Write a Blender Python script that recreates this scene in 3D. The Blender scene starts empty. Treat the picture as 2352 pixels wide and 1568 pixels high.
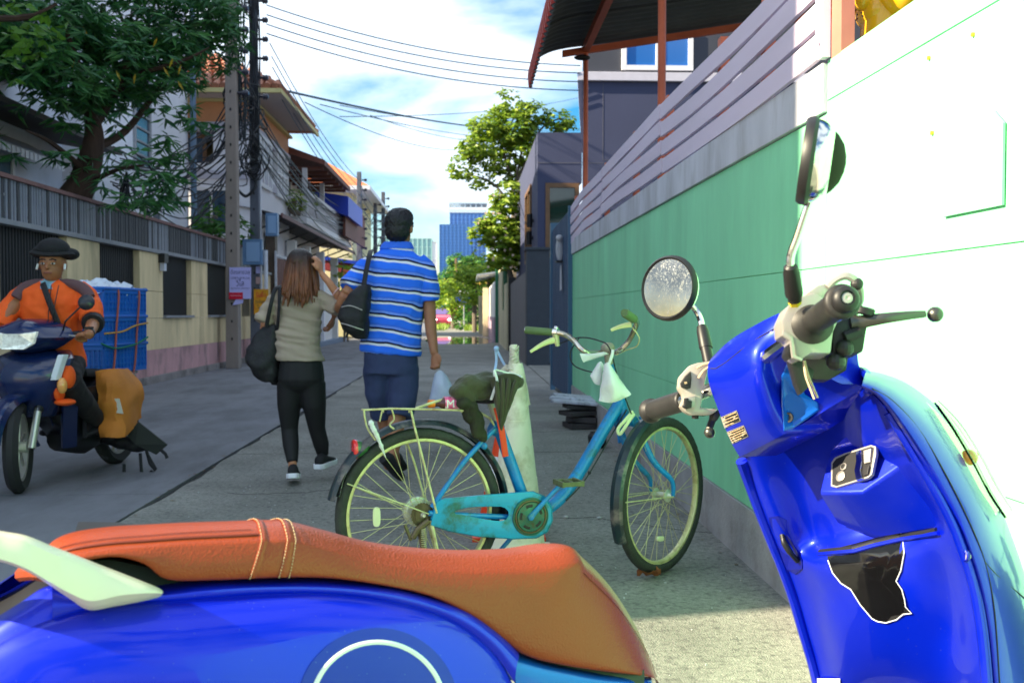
import bpy, bmesh, math, random
from math import sin, cos, pi, radians, sqrt, atan2
from mathutils import Vector, Matrix, noise

random.seed(7)
scene = bpy.context.scene
COL = scene.collection

# ---------------------------------------------------------------- camera
CAM_H = 1.12
FP = 2287.0                     # focal length in reference picture units (2352 wide)
YAW = math.atan(101 / FP)
PITCH = math.atan(66 / FP)
cam_data = bpy.data.cameras.new('camera')
cam = bpy.data.objects.new('camera', cam_data)
COL.objects.link(cam)
cam.location = (0, 0, CAM_H)
cam.rotation_mode = 'XYZ'
cam.rotation_euler = (pi / 2 - PITCH, 0, -YAW)
cam_data.sensor_width = 36.0
cam_data.lens = 36.0 * FP / 2352
cam_data.clip_start = 0.05
cam_data.clip_end = 4000
cam_data.dof.use_dof = True
cam_data.dof.focus_distance = 2.3
cam_data.dof.aperture_fstop = 9.0
scene.camera = cam

# ---------------------------------------------------------------- world and sun
SUN_EL = radians(29)
SUN_AZ = (-cos(radians(11)), -sin(radians(11)))       # where the sun stands, seen from above
world = bpy.data.worlds.new('World')
scene.world = world
world.use_nodes = True
wn, wl = world.node_tree.nodes, world.node_tree.links
wn.clear()
w_out = wn.new('ShaderNodeOutputWorld')
w_bg = wn.new('ShaderNodeBackground')
w_sky = wn.new('ShaderNodeTexSky')
w_sky.sky_type = 'NISHITA'
w_sky.sun_disc = False
w_sky.sun_elevation = SUN_EL
w_sky.sun_rotation = atan2(SUN_AZ[0], SUN_AZ[1])
w_sky.air_density = 1.0
w_sky.dust_density = 0.6
w_sky.ozone_density = 1.6
w_bg.inputs['Strength'].default_value = 0.075
w_tc = wn.new('ShaderNodeTexCoord')
w_map = wn.new('ShaderNodeMapping')
w_map.inputs['Scale'].default_value = (1.0, 1.0, 3.2)
w_map.inputs['Location'].default_value = (0.35, 0.1, 0.0)
w_noise = wn.new('ShaderNodeTexNoise')
w_noise.inputs['Scale'].default_value = 2.1
w_noise.inputs['Detail'].default_value = 7
w_noise.inputs['Roughness'].default_value = 0.5
w_noise.inputs['Distortion'].default_value = 0.35
w_ramp = wn.new('ShaderNodeValToRGB')
w_ramp.color_ramp.elements[0].position = 0.42
w_ramp.color_ramp.elements[0].color = (0, 0, 0, 1)
w_ramp.color_ramp.elements[1].position = 0.54
w_ramp.color_ramp.elements[1].color = (1, 1, 1, 1)
w_mix = wn.new('ShaderNodeMix')
w_mix.data_type = 'RGBA'
w_mix.inputs['B'].default_value = (5.2, 6.0, 6.9, 1)
w_hs = wn.new('ShaderNodeHueSaturation')
w_hs.inputs['Saturation'].default_value = 1.7
w_hs.inputs['Value'].default_value = 0.9
wl.new(w_tc.outputs['Generated'], w_map.inputs['Vector'])
wl.new(w_map.outputs['Vector'], w_noise.inputs['Vector'])
wl.new(w_noise.outputs['Fac'], w_ramp.inputs['Fac'])
wl.new(w_ramp.outputs['Color'], w_mix.inputs['Factor'])
wl.new(w_sky.outputs['Color'], w_hs.inputs['Color'])
wl.new(w_hs.outputs['Color'], w_mix.inputs['A'])
wl.new(w_mix.outputs['Result'], w_bg.inputs['Color'])
wl.new(w_bg.outputs['Background'], w_out.inputs['Surface'])

sun_data = bpy.data.lights.new('sun', 'SUN')
sun_data.energy = 5.0
sun_data.angle = radians(0.55)
sun_data.color = (1.0, 0.86, 0.60)
sun = bpy.data.objects.new('sun', sun_data)
COL.objects.link(sun)
sdir = Vector((SUN_AZ[0] * cos(SUN_EL), SUN_AZ[1] * cos(SUN_EL), sin(SUN_EL)))
sun.rotation_euler = sdir.to_track_quat('Z', 'Y').to_euler()
sun.location = sdir * 40

vs = scene.view_settings
scene.display_settings.display_device = 'sRGB'
vs.view_transform = 'Standard'
vs.look = 'None'
vs.gamma = 1.0
vs.use_curve_mapping = False
vs.exposure = 1.7
scene.render.engine = 'CYCLES'
scene.cycles.max_bounces = 8
scene.cycles.transparent_max_bounces = 12
scene.cycles.use_denoising = True
scene.cycles.use_adaptive_sampling = True

# ---------------------------------------------------------------- reference picture -> world
_Rc = cam.rotation_euler.to_matrix()
def W(px, py, d):
    """point seen at (px, py) of the 2352 x 1568 picture, d metres in front of the lens"""
    v = Vector(((px - 1176) / FP * d, -(py - 784) / FP * d, -d))
    return _Rc @ v + Vector((0, 0, CAM_H))
def WD(v):
    """camera-frame direction (right, up, forward) -> world direction"""
    return _Rc @ Vector((v[0], v[1], -v[2]))
def GP(px, py, z=0.0):
    a = W(px, py, 1) - Vector((0, 0, CAM_H))
    t = (z - CAM_H) / a.z
    return Vector((0, 0, CAM_H)) + a * t
def PX(px, py, X):
    a = W(px, py, 1) - Vector((0, 0, CAM_H))
    return Vector((0, 0, CAM_H)) + a * (X / a.x)
def PY(px, py, Y):
    a = W(px, py, 1) - Vector((0, 0, CAM_H))
    return Vector((0, 0, CAM_H)) + a * (Y / a.y)

# ---------------------------------------------------------------- materials
MATS = {}
def mat(name, color, rough=0.6, metal=0.0, var=0.0, vscale=6.0, bump=0.0, bscale=40.0, coat=0.0,
        trans=0.0, alpha=1.0, dirt=None, dscale=3.0, damt=0.5, emit=None, estr=0.0, sheen=0.0, sub=0.0,
        spec=0.5, stretch=(1, 1, 1), ior=1.45, rvar=0.0, detail=6.0, big=0.0, bigs=0.6):
    if name in MATS:
        return MATS[name]
    m = bpy.data.materials.new(name)
    m.use_nodes = True
    n, l = m.node_tree.nodes, m.node_tree.links
    b = n['Principled BSDF']
    b.inputs['Base Color'].default_value = (*color, 1)
    b.inputs['Roughness'].default_value = rough
    b.inputs['Metallic'].default_value = metal
    b.inputs['Coat Weight'].default_value = coat
    b.inputs['Coat Roughness'].default_value = 0.04
    b.inputs['Transmission Weight'].default_value = trans
    b.inputs['Alpha'].default_value = alpha
    b.inputs['IOR'].default_value = ior
    b.inputs['Specular IOR Level'].default_value = spec
    b.inputs['Sheen Weight'].default_value = sheen
    if sub:
        b.inputs['Subsurface Weight'].default_value = sub
        b.inputs['Subsurface Radius'].default_value = (0.01, 0.004, 0.002)
    if emit:
        b.inputs['Emission Color'].default_value = (*emit, 1)
        b.inputs['Emission Strength'].default_value = estr
    tc = n.new('ShaderNodeTexCoord')
    mp = n.new('ShaderNodeMapping')
    mp.inputs['Scale'].default_value = stretch
    l.new(tc.outputs['Object'], mp.inputs['Vector'])
    col_sock = None
    if var > 0:
        t = n.new('ShaderNodeTexNoise')
        t.inputs['Scale'].default_value = vscale
        t.inputs['Detail'].default_value = detail
        t.inputs['Roughness'].default_value = 0.6
        l.new(mp.outputs['Vector'], t.inputs['Vector'])
        r = n.new('ShaderNodeMapRange')
        r.inputs['From Min'].default_value = 0.3
        r.inputs['From Max'].default_value = 0.7
        r.inputs['To Min'].default_value = 1 - var
        r.inputs['To Max'].default_value = 1 + var
        l.new(t.outputs['Fac'], r.inputs['Value'])
        mx = n.new('ShaderNodeVectorMath')
        mx.operation = 'SCALE'
        mx.inputs[0].default_value = color
        l.new(r.outputs['Result'], mx.inputs['Scale'])
        col_sock = mx.outputs['Vector']
        if rvar:
            rr = n.new('ShaderNodeMapRange')
            rr.inputs['To Min'].default_value = max(0, rough - rvar)
            rr.inputs['To Max'].default_value = min(1, rough + rvar)
            rr.inputs['From Min'].default_value = 0.3
            rr.inputs['From Max'].default_value = 0.7
            l.new(t.outputs['Fac'], rr.inputs['Value'])
            l.new(rr.outputs['Result'], b.inputs['Roughness'])
    if dirt is not None:
        t2 = n.new('ShaderNodeTexNoise')
        t2.inputs['Scale'].default_value = dscale
        t2.inputs['Detail'].default_value = 8
        t2.inputs['Roughness'].default_value = 0.65
        l.new(mp.outputs['Vector'], t2.inputs['Vector'])
        cr = n.new('ShaderNodeValToRGB')
        cr.color_ramp.elements[0].position = 0.50
        cr.color_ramp.elements[1].position = 0.66
        cr.color_ramp.elements[0].color = (0, 0, 0, 1)
        cr.color_ramp.elements[1].color = (damt, damt, damt, 1)
        l.new(t2.outputs['Fac'], cr.inputs['Fac'])
        mm = n.new('ShaderNodeMix')
        mm.data_type = 'RGBA'
        if col_sock:
            l.new(col_sock, mm.inputs['A'])
        else:
            mm.inputs['A'].default_value = (*color, 1)
        mm.inputs['B'].default_value = (*dirt, 1)
        l.new(cr.outputs['Color'], mm.inputs['Factor'])
        col_sock = mm.outputs['Result']
    if big:
        t4 = n.new('ShaderNodeTexNoise')
        t4.inputs['Scale'].default_value = bigs
        t4.inputs['Detail'].default_value = 9
        t4.inputs['Roughness'].default_value = 0.7
        l.new(mp.outputs['Vector'], t4.inputs['Vector'])
        r4 = n.new('ShaderNodeMapRange')
        r4.inputs['From Min'].default_value = 0.35
        r4.inputs['From Max'].default_value = 0.65
        r4.inputs['To Min'].default_value = 1 - big
        r4.inputs['To Max'].default_value = 1 + big * 0.6
        l.new(t4.outputs['Fac'], r4.inputs['Value'])
        m4 = n.new('ShaderNodeVectorMath')
        m4.operation = 'SCALE'
        if col_sock:
            l.new(col_sock, m4.inputs[0])
        else:
            m4.inputs[0].default_value = color
        l.new(r4.outputs['Result'], m4.inputs['Scale'])
        col_sock = m4.outputs['Vector']
    if col_sock:
        l.new(col_sock, b.inputs['Base Color'])
    if bump > 0:
        t3 = n.new('ShaderNodeTexNoise')
        t3.inputs['Scale'].default_value = bscale
        t3.inputs['Detail'].default_value = 5
        l.new(mp.outputs['Vector'], t3.inputs['Vector'])
        bp = n.new('ShaderNodeBump')
        bp.inputs['Strength'].default_value = bump
        bp.inputs['Distance'].default_value = 0.01
        l.new(t3.outputs['Fac'], bp.inputs['Height'])
        l.new(bp.outputs['Normal'], b.inputs['Normal'])
    MATS[name] = m
    return m

# ---------------------------------------------------------------- mesh builder
class MB:
    def __init__(s):
        s.v, s.f = [], []
    def add(s, vs_, fs_):
        o = len(s.v)
        s.v += [Vector(p) for p in vs_]
        s.f += [tuple(i + o for i in f) for f in fs_]
        return s
    def box(s, c, size, rot=None):
        hx, hy, hz = size[0] / 2, size[1] / 2, size[2] / 2
        P = [Vector((x, y, z)) for x in (-hx, hx) for y in (-hy, hy) for z in (-hz, hz)]
        if rot is not None:
            P = [rot @ p for p in P]
        P = [p + Vector(c) for p in P]
        return s.add(P, [(0, 1, 3, 2), (4, 6, 7, 5), (0, 4, 5, 1), (2, 3, 7, 6), (0, 2, 6, 4), (1, 5, 7, 3)])
    def bb(s, x0, x1, y0, y1, z0, z1):
        return s.box(((x0 + x1) / 2, (y0 + y1) / 2, (z0 + z1) / 2), (abs(x1 - x0), abs(y1 - y0), abs(z1 - z0)))
    def hexa(s, p):
        """8 corner points: bottom ring of 4, top ring of 4"""
        return s.add(p, [(3, 2, 1, 0), (4, 5, 6, 7), (0, 1, 5, 4), (1, 2, 6, 5), (2, 3, 7, 6), (3, 0, 4, 7)])
    def rings(s, R, cap=True, closed=False):
        n = len(R[0])
        vs_, fs_ = [], []
        for r in R:
            vs_ += list(r)
        m = len(R)
        for i in range(m if closed else m - 1):
            a, b = i * n, ((i + 1) % m) * n
            for k in range(n):
                k2 = (k + 1) % n
                fs_.append((a + k, a + k2, b + k2, b + k))
        if cap and not closed:
            fs_.append(tuple(range(n))[::-1])
            fs_.append(tuple((m - 1) * n + k for k in range(n)))
        return s.add(vs_, fs_)
    def tube(s, pts, r, n=10, cap=True, closed=False, flat=None):
        pts = [Vector(p) for p in pts]
        m = len(pts)
        rr = r if isinstance(r, (list, tuple)) else [r] * m
        T = []
        for i in range(m):
            if closed:
                t = pts[(i + 1) % m] - pts[i - 1]
            else:
                t = pts[min(i + 1, m - 1)] - pts[max(i - 1, 0)]
            T.append(t.normalized() if t.length > 1e-9 else Vector((0, 0, 1)))
        up = Vector((0, 0, 1)) if abs(T[0].z) < 0.9 else Vector((1, 0, 0))
        if flat is not None:
            up = Vector(flat[0])
        N = (up - T[0] * up.dot(T[0])).normalized()
        R = []
        for i in range(m):
            N = (N - T[i] * N.dot(T[i]))
            N = N.normalized() if N.length > 1e-6 else Vector((1, 0, 0))
            B = T[i].cross(N)
            fx, fy = (1, 1) if flat is None else (flat[1], flat[2])
            R.append([pts[i] + (N * cos(a) * fx + B * sin(a) * fy) * rr[i]
                      for a in [2 * pi * (k + 0.5) / n for k in range(n)]])
        return s.rings(R, cap, closed)
    def cyl(s, a, b, r, n=16, r2=None):
        return s.tube([a, b], [r, r if r2 is None else r2], n)
    def lathe(s, c, axis, prof, n=24, arc=None):
        """prof: list of (radius, height along axis)"""
        axis = Vector(axis).normalized()
        up = Vector((0, 0, 1)) if abs(axis.z) < 0.9 else Vector((1, 0, 0))
        N = (up - axis * up.dot(axis)).normalized()
        B = axis.cross(N)
        R = []
        for r, h in prof:
            R.append([Vector(c) + axis * h + (N * cos(2 * pi * k / n) + B * sin(2 * pi * k / n)) * max(r, 1e-4) for k in range(n)])
        return s.rings(R)
    def ball(s, c, r, n=12, sc=(1, 1, 1)):
        R = []
        for i in range(1, n):
            ph = pi * i / n
            R.append([Vector(c) + Vector((sc[0] * r * sin(ph) * cos(2 * pi * k / (2 * n)), sc[1] * r * sin(ph) * sin(2 * pi * k / (2 * n)), sc[2] * r * cos(ph))) for k in range(2 * n)])
        return s.rings(R)
    def poly(s, pts, thick=0.0, nrm=None):
        pts = [Vector(p) for p in pts]
        n = len(pts)
        if thick == 0:
            return s.add(pts, [tuple(range(n))])
        nv = Vector(nrm).normalized() if nrm is not None else (pts[1] - pts[0]).cross(pts[2] - pts[0]).normalized()
        q = [p + nv * thick for p in pts]
        return s.add(pts + q, [tuple(range(n))[::-1], tuple(range(n, 2 * n))] + [(i, (i + 1) % n, n + (i + 1) % n, n + i) for i in range(n)])
    def grid(s, G, thick=0.0, nrm=None):
        """G: rows of points; optional thickness along nrm (callable or vector) or local normals"""
        h, w = len(G), len(G[0])
        vs_ = [p for r in G for p in r]
        fs_ = [(i * w + j, i * w + j + 1, (i + 1) * w + j + 1, (i + 1) * w + j) for i in range(h - 1) for j in range(w - 1)]
        if thick:
            off = []
            for i in range(h):
                for j in range(w):
                    du = Vector(G[min(i + 1, h - 1)][j]) - Vector(G[max(i - 1, 0)][j])
                    dv = Vector(G[i][min(j + 1, w - 1)]) - Vector(G[i][max(j - 1, 0)])
                    nn = du.cross(dv)
                    nn = nn.normalized() if nn.length > 1e-12 else Vector((0, 0, 1))
                    if nrm is not None:
                        nn = Vector(nrm)
                    off.append(Vector(G[i][j]) + nn * thick)
            o = h * w
            vs_ = vs_ + off
            fs_ = fs_ + [tuple(o + k for k in f[::-1]) for f in fs_]
            bd = [(0, j) for j in range(w)] + [(i, w - 1) for i in range(1, h)] + [(h - 1, j) for j in range(w - 2, -1, -1)] + [(i, 0) for i in range(h - 2, 0, -1)]
            idx = [i * w + j for i, j in bd]
            for k in range(len(idx)):
                a, b = idx[k], idx[(k + 1) % len(idx)]
                fs_.append((b, a, o + a, o + b))
        return s.add(vs_, fs_)
    def fix(s, me):
        bm = bmesh.new()
        bm.from_mesh(me)
        bmesh.ops.recalc_face_normals(bm, faces=bm.faces)
        bm.to_mesh(me)
        bm.free()

def cr(p, t):
    """catmull-rom through a list of vectors, t in 0..len-1"""
    n = len(p)
    i = min(int(t), n - 2)
    u = t - i
    p0, p1, p2, p3 = p[max(i - 1, 0)], p[i], p[i + 1], p[min(i + 2, n - 1)]
    return 0.5 * ((2 * p1) + (p2 - p0) * u + (2 * p0 - 5 * p1 + 4 * p2 - p3) * u * u + (3 * p1 - p0 - 3 * p2 + p3) * u ** 3)
def curve(pts, k=6):
    pts = [Vector(p) for p in pts]
    if len(pts) < 3:
        return pts
    n = (len(pts) - 1) * k
    return [cr(pts, i * (len(pts) - 1) / n) for i in range(n + 1)]
def smooth_grid(C, ku=5, kv=5):
    rows = [curve(r, kv) for r in C]
    cols = [curve([rows[i][j] for i in range(len(rows))], ku) for j in range(len(rows[0]))]
    return [[cols[j][i] for j in range(len(cols))] for i in range(len(cols[0]))]

def wmat(o):
    m = Matrix.LocRotScale(o.location, o.rotation_euler.to_matrix(), o.scale)
    if o.parent:
        return wmat(o.parent) @ o.matrix_parent_inverse @ m
    return m
def tag(o, label=None, cat=None, group=None, kind=None):
    if label: o['label'] = label
    if cat: o['category'] = cat
    if group: o['group'] = group
    if kind: o['kind'] = kind
    return o
def obj(name, mb, m, parent=None, smooth=False, bevel=0.0, sub=0, fix=True, local=False, angle=35, merge=0.0, label=None, kind=None):
    me = bpy.data.meshes.new(name)
    if isinstance(mb, bpy.types.Mesh):
        me = mb
    else:
        me.from_pydata([tuple(v) for v in mb.v], [], mb.f)
        bm = bmesh.new()
        bm.from_mesh(me)
        if merge:
            bmesh.ops.remove_doubles(bm, verts=bm.verts, dist=merge)
        if fix:
            bmesh.ops.recalc_face_normals(bm, faces=bm.faces)
        if bevel:
            es = [e for e in bm.edges if len(e.link_faces) == 2 and e.calc_face_angle(0) > radians(30)]
            bmesh.ops.bevel(bm, geom=es, offset=bevel, segments=2, affect='EDGES', profile=0.6, clamp_overlap=True)
        if smooth:
            for f in bm.faces:
                f.smooth = True
            for e in bm.edges:
                if len(e.link_faces) == 2 and e.calc_face_angle(0) > radians(angle):
                    e.smooth = False
        bm.to_mesh(me)
        bm.free()
    if m is not None:
        for mm in (m if isinstance(m, list) else [m]):
            me.materials.append(mm)
    o = bpy.data.objects.new(name, me)
    COL.objects.link(o)
    if parent is not None:
        o.parent = parent
        if not local:
            o.matrix_parent_inverse = wmat(parent).inverted()
    if sub:
        md = o.modifiers.new('subsurf', 'SUBSURF')
        md.levels = md.render_levels = sub
    if label: o['label'] = label
    if kind: o['kind'] = kind
    return o
def thing(name, label, cat, loc=(0, 0, 0), rz=0.0, group=None, kind=None):
    o = bpy.data.objects.new(name, None)
    COL.objects.link(o)
    o.empty_display_size = 0.1
    o.location = loc
    o.rotation_euler = (0, 0, rz)
    return tag(o, label, cat, group, kind)
def copy_tree(o, parent=None):
    c = o.copy()
    COL.objects.link(c)
    if parent is not None:
        c.parent = parent
    for ch in list(o.children):
        copy_tree(ch, c)
    return c
def inst(name, me, parent, M, label=None):
    """another object on shared mesh data at a world matrix"""
    o = bpy.data.objects.new(name, me)
    COL.objects.link(o)
    o.parent = parent
    if parent is not None:
        o.matrix_parent_inverse = wmat(parent).inverted()
    o.matrix_basis = M
    return o
def boxmesh(name, size, m, bevel=0.0):
    mb = MB().box((0, 0, 0), size)
    me = bpy.data.meshes.new(name)
    me.from_pydata([tuple(v) for v in mb.v], [], mb.f)
    if bevel:
        bm = bmesh.new(); bm.from_mesh(me)
        bmesh.ops.bevel(bm, geom=bm.edges[:], offset=bevel, segments=1, affect='EDGES')
        bm.to_mesh(me); bm.free()
    me.materials.append(m)
    return me
def TR(x, y, z):
    return Matrix.Translation((x, y, z))
def text_mesh(txt, size, m, ext=0.0005):
    cu = bpy.data.curves.new('lettering', 'FONT')
    cu.body = txt
    cu.size = size
    cu.extrude = ext
    cu.align_x = 'CENTER'
    cu.align_y = 'CENTER'
    to = bpy.data.objects.new('lettering', cu)
    COL.objects.link(to)
    bpy.context.view_layer.update()
    dg = bpy.context.evaluated_depsgraph_get()
    me = bpy.data.meshes.new_from_object(to.evaluated_get(dg))
    bpy.data.objects.remove(to)
    bpy.data.curves.remove(cu)
    me.materials.clear()
    me.materials.append(m)
    return me
# ================================================================= ground, road, pavement
M_conc = mat('rough_concrete', (0.26, 0.255, 0.225), 0.85, var=0.28, vscale=55, bump=0.9, bscale=150, dirt=(0.09, 0.09, 0.085), dscale=30, damt=0.75, big=0.30, bigs=1.1)
M_road = mat('smooth_road_concrete', (0.165, 0.17, 0.188), 0.75, var=0.12, vscale=2.2, bump=0.25, bscale=220, dirt=(0.115, 0.12, 0.135), dscale=1.1, damt=0.5, stretch=(1, 0.35, 1), big=0.38, bigs=1.1)
M_earth = mat('dark_joint_earth', (0.03, 0.03, 0.027), 0.95)
M_land = mat('dusty_ground', (0.16, 0.14, 0.10), 0.95, var=0.25, vscale=0.6)
g = obj('ground', MB().add([(-900, -60, -0.06), (900, -60, -0.06), (900, 2500, -0.06), (-900, 2500, -0.06)], [(0, 1, 2, 3)]), M_land)
g['kind'] = 'structure'
bed = obj('ground_bed', MB().add([(-9, -8, -0.02), (6, -8, -0.02), (6, 130, -0.02), (-9, 130, -0.02)], [(0, 1, 2, 3)]), M_earth)
bed['kind'] = 'structure'
def slab(x0, x1, y0, y1, z=0.0, jit=0.0):
    """a cast slab with slightly ragged long edges"""
    mb = MB()
    n = max(2, int((y1 - y0) / 0.12)) if jit else 2
    G = []
    for i in range(n):
        y = y0 + (y1 - y0) * i / (n - 1)
        a = noise.noise(Vector((x0 * 3, y * 3.1, 1))) * jit
        G.append([Vector((x0 + a, y, z)), Vector((x0 + 0.03 + a, y, z)), Vector((x1, y, z))])
    return mb.grid(G, thick=-0.03, nrm=(0, 0, 1))
pav = thing('pavement', None, None, kind='structure')
for i, (y0, y1) in enumerate([(-4, 2.9), (2.9, 7.96), (7.975, 13.4), (13.415, 19), (19.015, 26), (26.015, 34), (34.015, 46), (46.015, 120)]):
    obj('slab', slab(-1.845, 1.26, y0 + (0.008 if i != 1 else 0.0), y1, jit=0.05), M_conc, pav)
road = thing('road', None, None, kind='structure')
for ci, (x, y, L) in enumerate([(-1.2, 3.2, 1.6), (0.2, 5.2, 2.2), (-0.4, 9.5, 2.0), (-1.5, 6.3, 1.2)]):
    pts = []
    for k in range(24):
        pts.append(Vector((x + L * k / 23 + 0.05 * noise.noise(Vector((k * .5, ci, 0))), y + 0.35 * noise.noise(Vector((k * .13, ci * 3.1, 5))) + 0.04 * noise.noise(Vector((k * .9, ci, 2))), 0.001)))
    obj('crack', MB().tube(pts, 0.003, 4, flat=((0, 0, 1), 0.3, 1)), M_earth, pav)
for (y0, y1) in [(-4, 6.2), (6.21, 14), (14.01, 22), (22.01, 32), (32.01, 44), (44.01, 120)]:
    obj('slab', MB().bb(-5.0, -1.885, y0, y1, -0.03, 0.002), M_road, road)
# driveway in front of the blue gate recess
dw = obj('driveway', MB().bb(1.265, 4.0, 14.6, 21.0, -0.03, 0.01), M_conc); dw['kind'] = 'structure'

# puddle far down the lane
M_water = mat('still_water', (0.02, 0.025, 0.02), 0.03, spec=0.8)
rng = random.Random(3)
pd = []
for k in range(40):
    a = 2 * pi * k / 40
    r = 1 + 0.25 * noise.noise(Vector((cos(a) * 1.7, sin(a) * 1.7, 4)))
    pd.append((-0.35 + 1.45 * cos(a) * r, 40.5 + 5.5 * sin(a) * r, 0.008))
pud = obj('puddle', MB().add([(p[0], p[1], 0.006) for p in pd], [tuple(range(40))]), M_water)
pud['kind'] = 'structure'

# ================================================================= green boundary wall, right
M_green = mat('green_wall_paint', (0.27, 0.76, 0.43), 0.55, var=0.07, vscale=1.6, bump=0.1, bscale=30, dirt=(0.17, 0.58, 0.30), dscale=0.9, damt=0.5, stretch=(1, 1, 0.25), big=0.10, bigs=2.5)
M_greend = mat('green_joint_paint', (0.20, 0.64, 0.32), 0.7)
M_beam = mat('weathered_grey_beam', (0.56, 0.57, 0.63), 0.75, var=0.12, vscale=4, dirt=(0.30, 0.30, 0.31), dscale=2.5, damt=0.6, bump=0.3, bscale=40, stretch=(1, 1, 0.3))
M_plinth = mat('grey_plinth', (0.36, 0.35, 0.35), 0.8, var=0.15, vscale=5, dirt=(0.17, 0.15, 0.13), dscale=2.0, damt=0.7, bump=0.35, bscale=50)
WXF = 1.25
bw = thing('boundary_wall', 'green painted panel wall with grey plinth along the right side of the lane', 'wall', (WXF + 0.07, 5, 0))
obj('core', MB().bb(WXF + 0.012, WXF + 0.14, -3, 11.88, 0, 1.99), M_greend, bw)
obj('plinth', MB().bb(WXF - 0.012, WXF + 0.01, -3, 11.9, -0.02, 0.25), M_plinth, bw)
yj = [-3, 1.9, 3.44, 6.4, 9.3, 11.9]
zj = [0.252, 0.69, 1.28, 1.815]
for a, b in zip(yj, yj[1:]):
    for c, d in zip(zj, zj[1:]):
        d = 1.855 if (d > 1.8 and b < 3.5) else d
        t = 0.0013
        obj('panel', MB().bb(WXF, WXF + 0.02, a + t, b - t, c + t, d - t), M_green, bw, bevel=0.0025)
for a, b in [(-3, 1.9), (1.9, 3.44)]:
    obj('panel', MB().bb(WXF, WXF + 0.02, a + 0.003, b - 0.003, 1.857, 1.995), M_green, bw, bevel=0.0025)
obj('beam', MB().bb(WXF - 0.015, WXF + 0.12, 3.445, 11.9, 1.818, 1.99), M_beam, bw, bevel=0.004)
hm = MB().poly([(WXF - 0.004, 2.27, 1.37), (WXF - 0.004, 2.27, 1.56), (WXF - 0.004, 2.32, 1.60), (WXF - 0.004, 2.52, 1.60), (WXF - 0.004, 2.56, 1.56), (WXF - 0.004, 2.56, 1.37)], 0.006, (-1, 0, 0))
obj('cover_plate', hm, M_green, bw)
M_yel = mat('yellow_plug', (0.8, 0.62, 0.03), 0.5)
for px, py in [(2378 - 1, 85), (2275, 142), (2270, 142), (2283, 325)]:
    pass
for px, py in [(2270, 142), (2378 - 0, 85), (2278, 325)]:
    p = PX(px * 0.9408 if px > 2352 else px * 0.9408, py * 0.9408, WXF)
    obj('plug', MB().lathe((WXF - 0.006, p.y, p.z), (1, 0, 0), [(0.001, -0.001), (0.0055, 0), (0.0055, 0.006)], 10), M_yel, bw)

# slatted fence on the wall
M_slat = mat('lavender_grey_slat', (0.70, 0.60, 0.74), 0.55, var=0.05, vscale=2.5, dirt=(0.55, 0.48, 0.58), dscale=1.5, damt=0.4, stretch=(1, 0.25, 1.5))
M_rust = mat('rust_orange_steel', (0.55, 0.12, 0.05), 0.5, var=0.12, vscale=5)
sf = thing('slat_fence', 'pinkish grey slat fence with orange posts on top of the green wall', 'fence', (WXF, 7.6, 2.0))
rng = random.Random(11)
spans = [(3.455, 6.33), (6.355, 9.2), (9.22, 11.92)]
for si, (a, b) in enumerate(spans):
    for k in range(4):
        z0 = 2.010 + k * 0.114 + (0.012 if si == 1 else 0)
        G = []
        ph = rng.random() * 6
        for i in range(15):
            y = a + (b - a) * i / 14
            zz = z0 + 0.005 * sin(y * 2.1 + ph) - (0.05 if si == 2 else 0.0) * max(0, (y - 10.6)) - (0.02 * sin(pi * (y - a) / (b - a)) if si == 0 else 0)
            xx = WXF - 0.02 + 0.008 * sin(y * 1.3 + k)
            G.append([Vector((xx, y, zz)), Vector((xx, y, zz + 0.089))])
        obj('slat', MB().grid(G, thick=0.018, nrm=(1, 0, 0)), M_slat, sf, smooth=True)
for y in (4.25, 5.0, 6.34, 7.6, 9.2, 10.5, 11.8):
    obj('post', MB().bb(WXF + 0.015, WXF + 0.06, y - 0.03, y + 0.03, 1.99, 2.50), M_rust, sf)
obj('post', MB().bb(WXF + 0.0, WXF + 0.045, 3.31, 3.40, 1.992, 2.75), mat('salmon_post_paint', (0.50, 0.17, 0.12), 0.6, var=0.1), sf, label='salmon painted end post')
obj('bracket', MB().bb(WXF - 0.03, WXF - 0.002, 3.405, 3.45, 2.0, 2.34).bb(WXF - 0.045, WXF - 0.031, 3.42, 3.435, 2.05, 2.2), M_slat, sf, label='peeling pale end bracket')

# yellow toy on the wall top
M_toy = mat('glossy_yellow_vinyl', (0.85, 0.42, 0.01), 0.25, coat=0.4)
M_blk = mat('black_plastic', (0.012, 0.012, 0.013), 0.45)
ty = thing('animal_toy', 'glossy yellow spotted animal toy peeping over the wall beside the salmon post', 'toy', (1.45, 3.5, 2.0))
tb = MB().ball((1.42, 3.46, 2.17), 0.075, 12, (0.8, 1.0, 0.85)).ball((1.50, 3.40, 2.24), 0.12, 12, (0.8, 1, 1)).ball((1.37, 3.43, 2.20), 0.035, 8).ball((1.375, 3.5, 2.205), 0.035, 8)
tb.tube([(1.45, 3.45, 1.85), (1.45, 3.45, 2.2)], [0.09, 0.07], 14)
obj('body', tb, M_toy, ty, smooth=True, angle=60)
sp = MB()
for k in range(14):
    a, b = rng.uniform(-0.9, 0.9), rng.uniform(-0.7, 0.9)
    d = Vector((-1, a * 0.8, b * 0.6)).normalized()
    sp.ball(Vector((1.42, 3.46, 2.17)) + Vector((d.x * 0.06, d.y * 0.075, d.z * 0.064)), 0.0035, 4)
obj('spots', sp, M_blk, ty)

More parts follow.
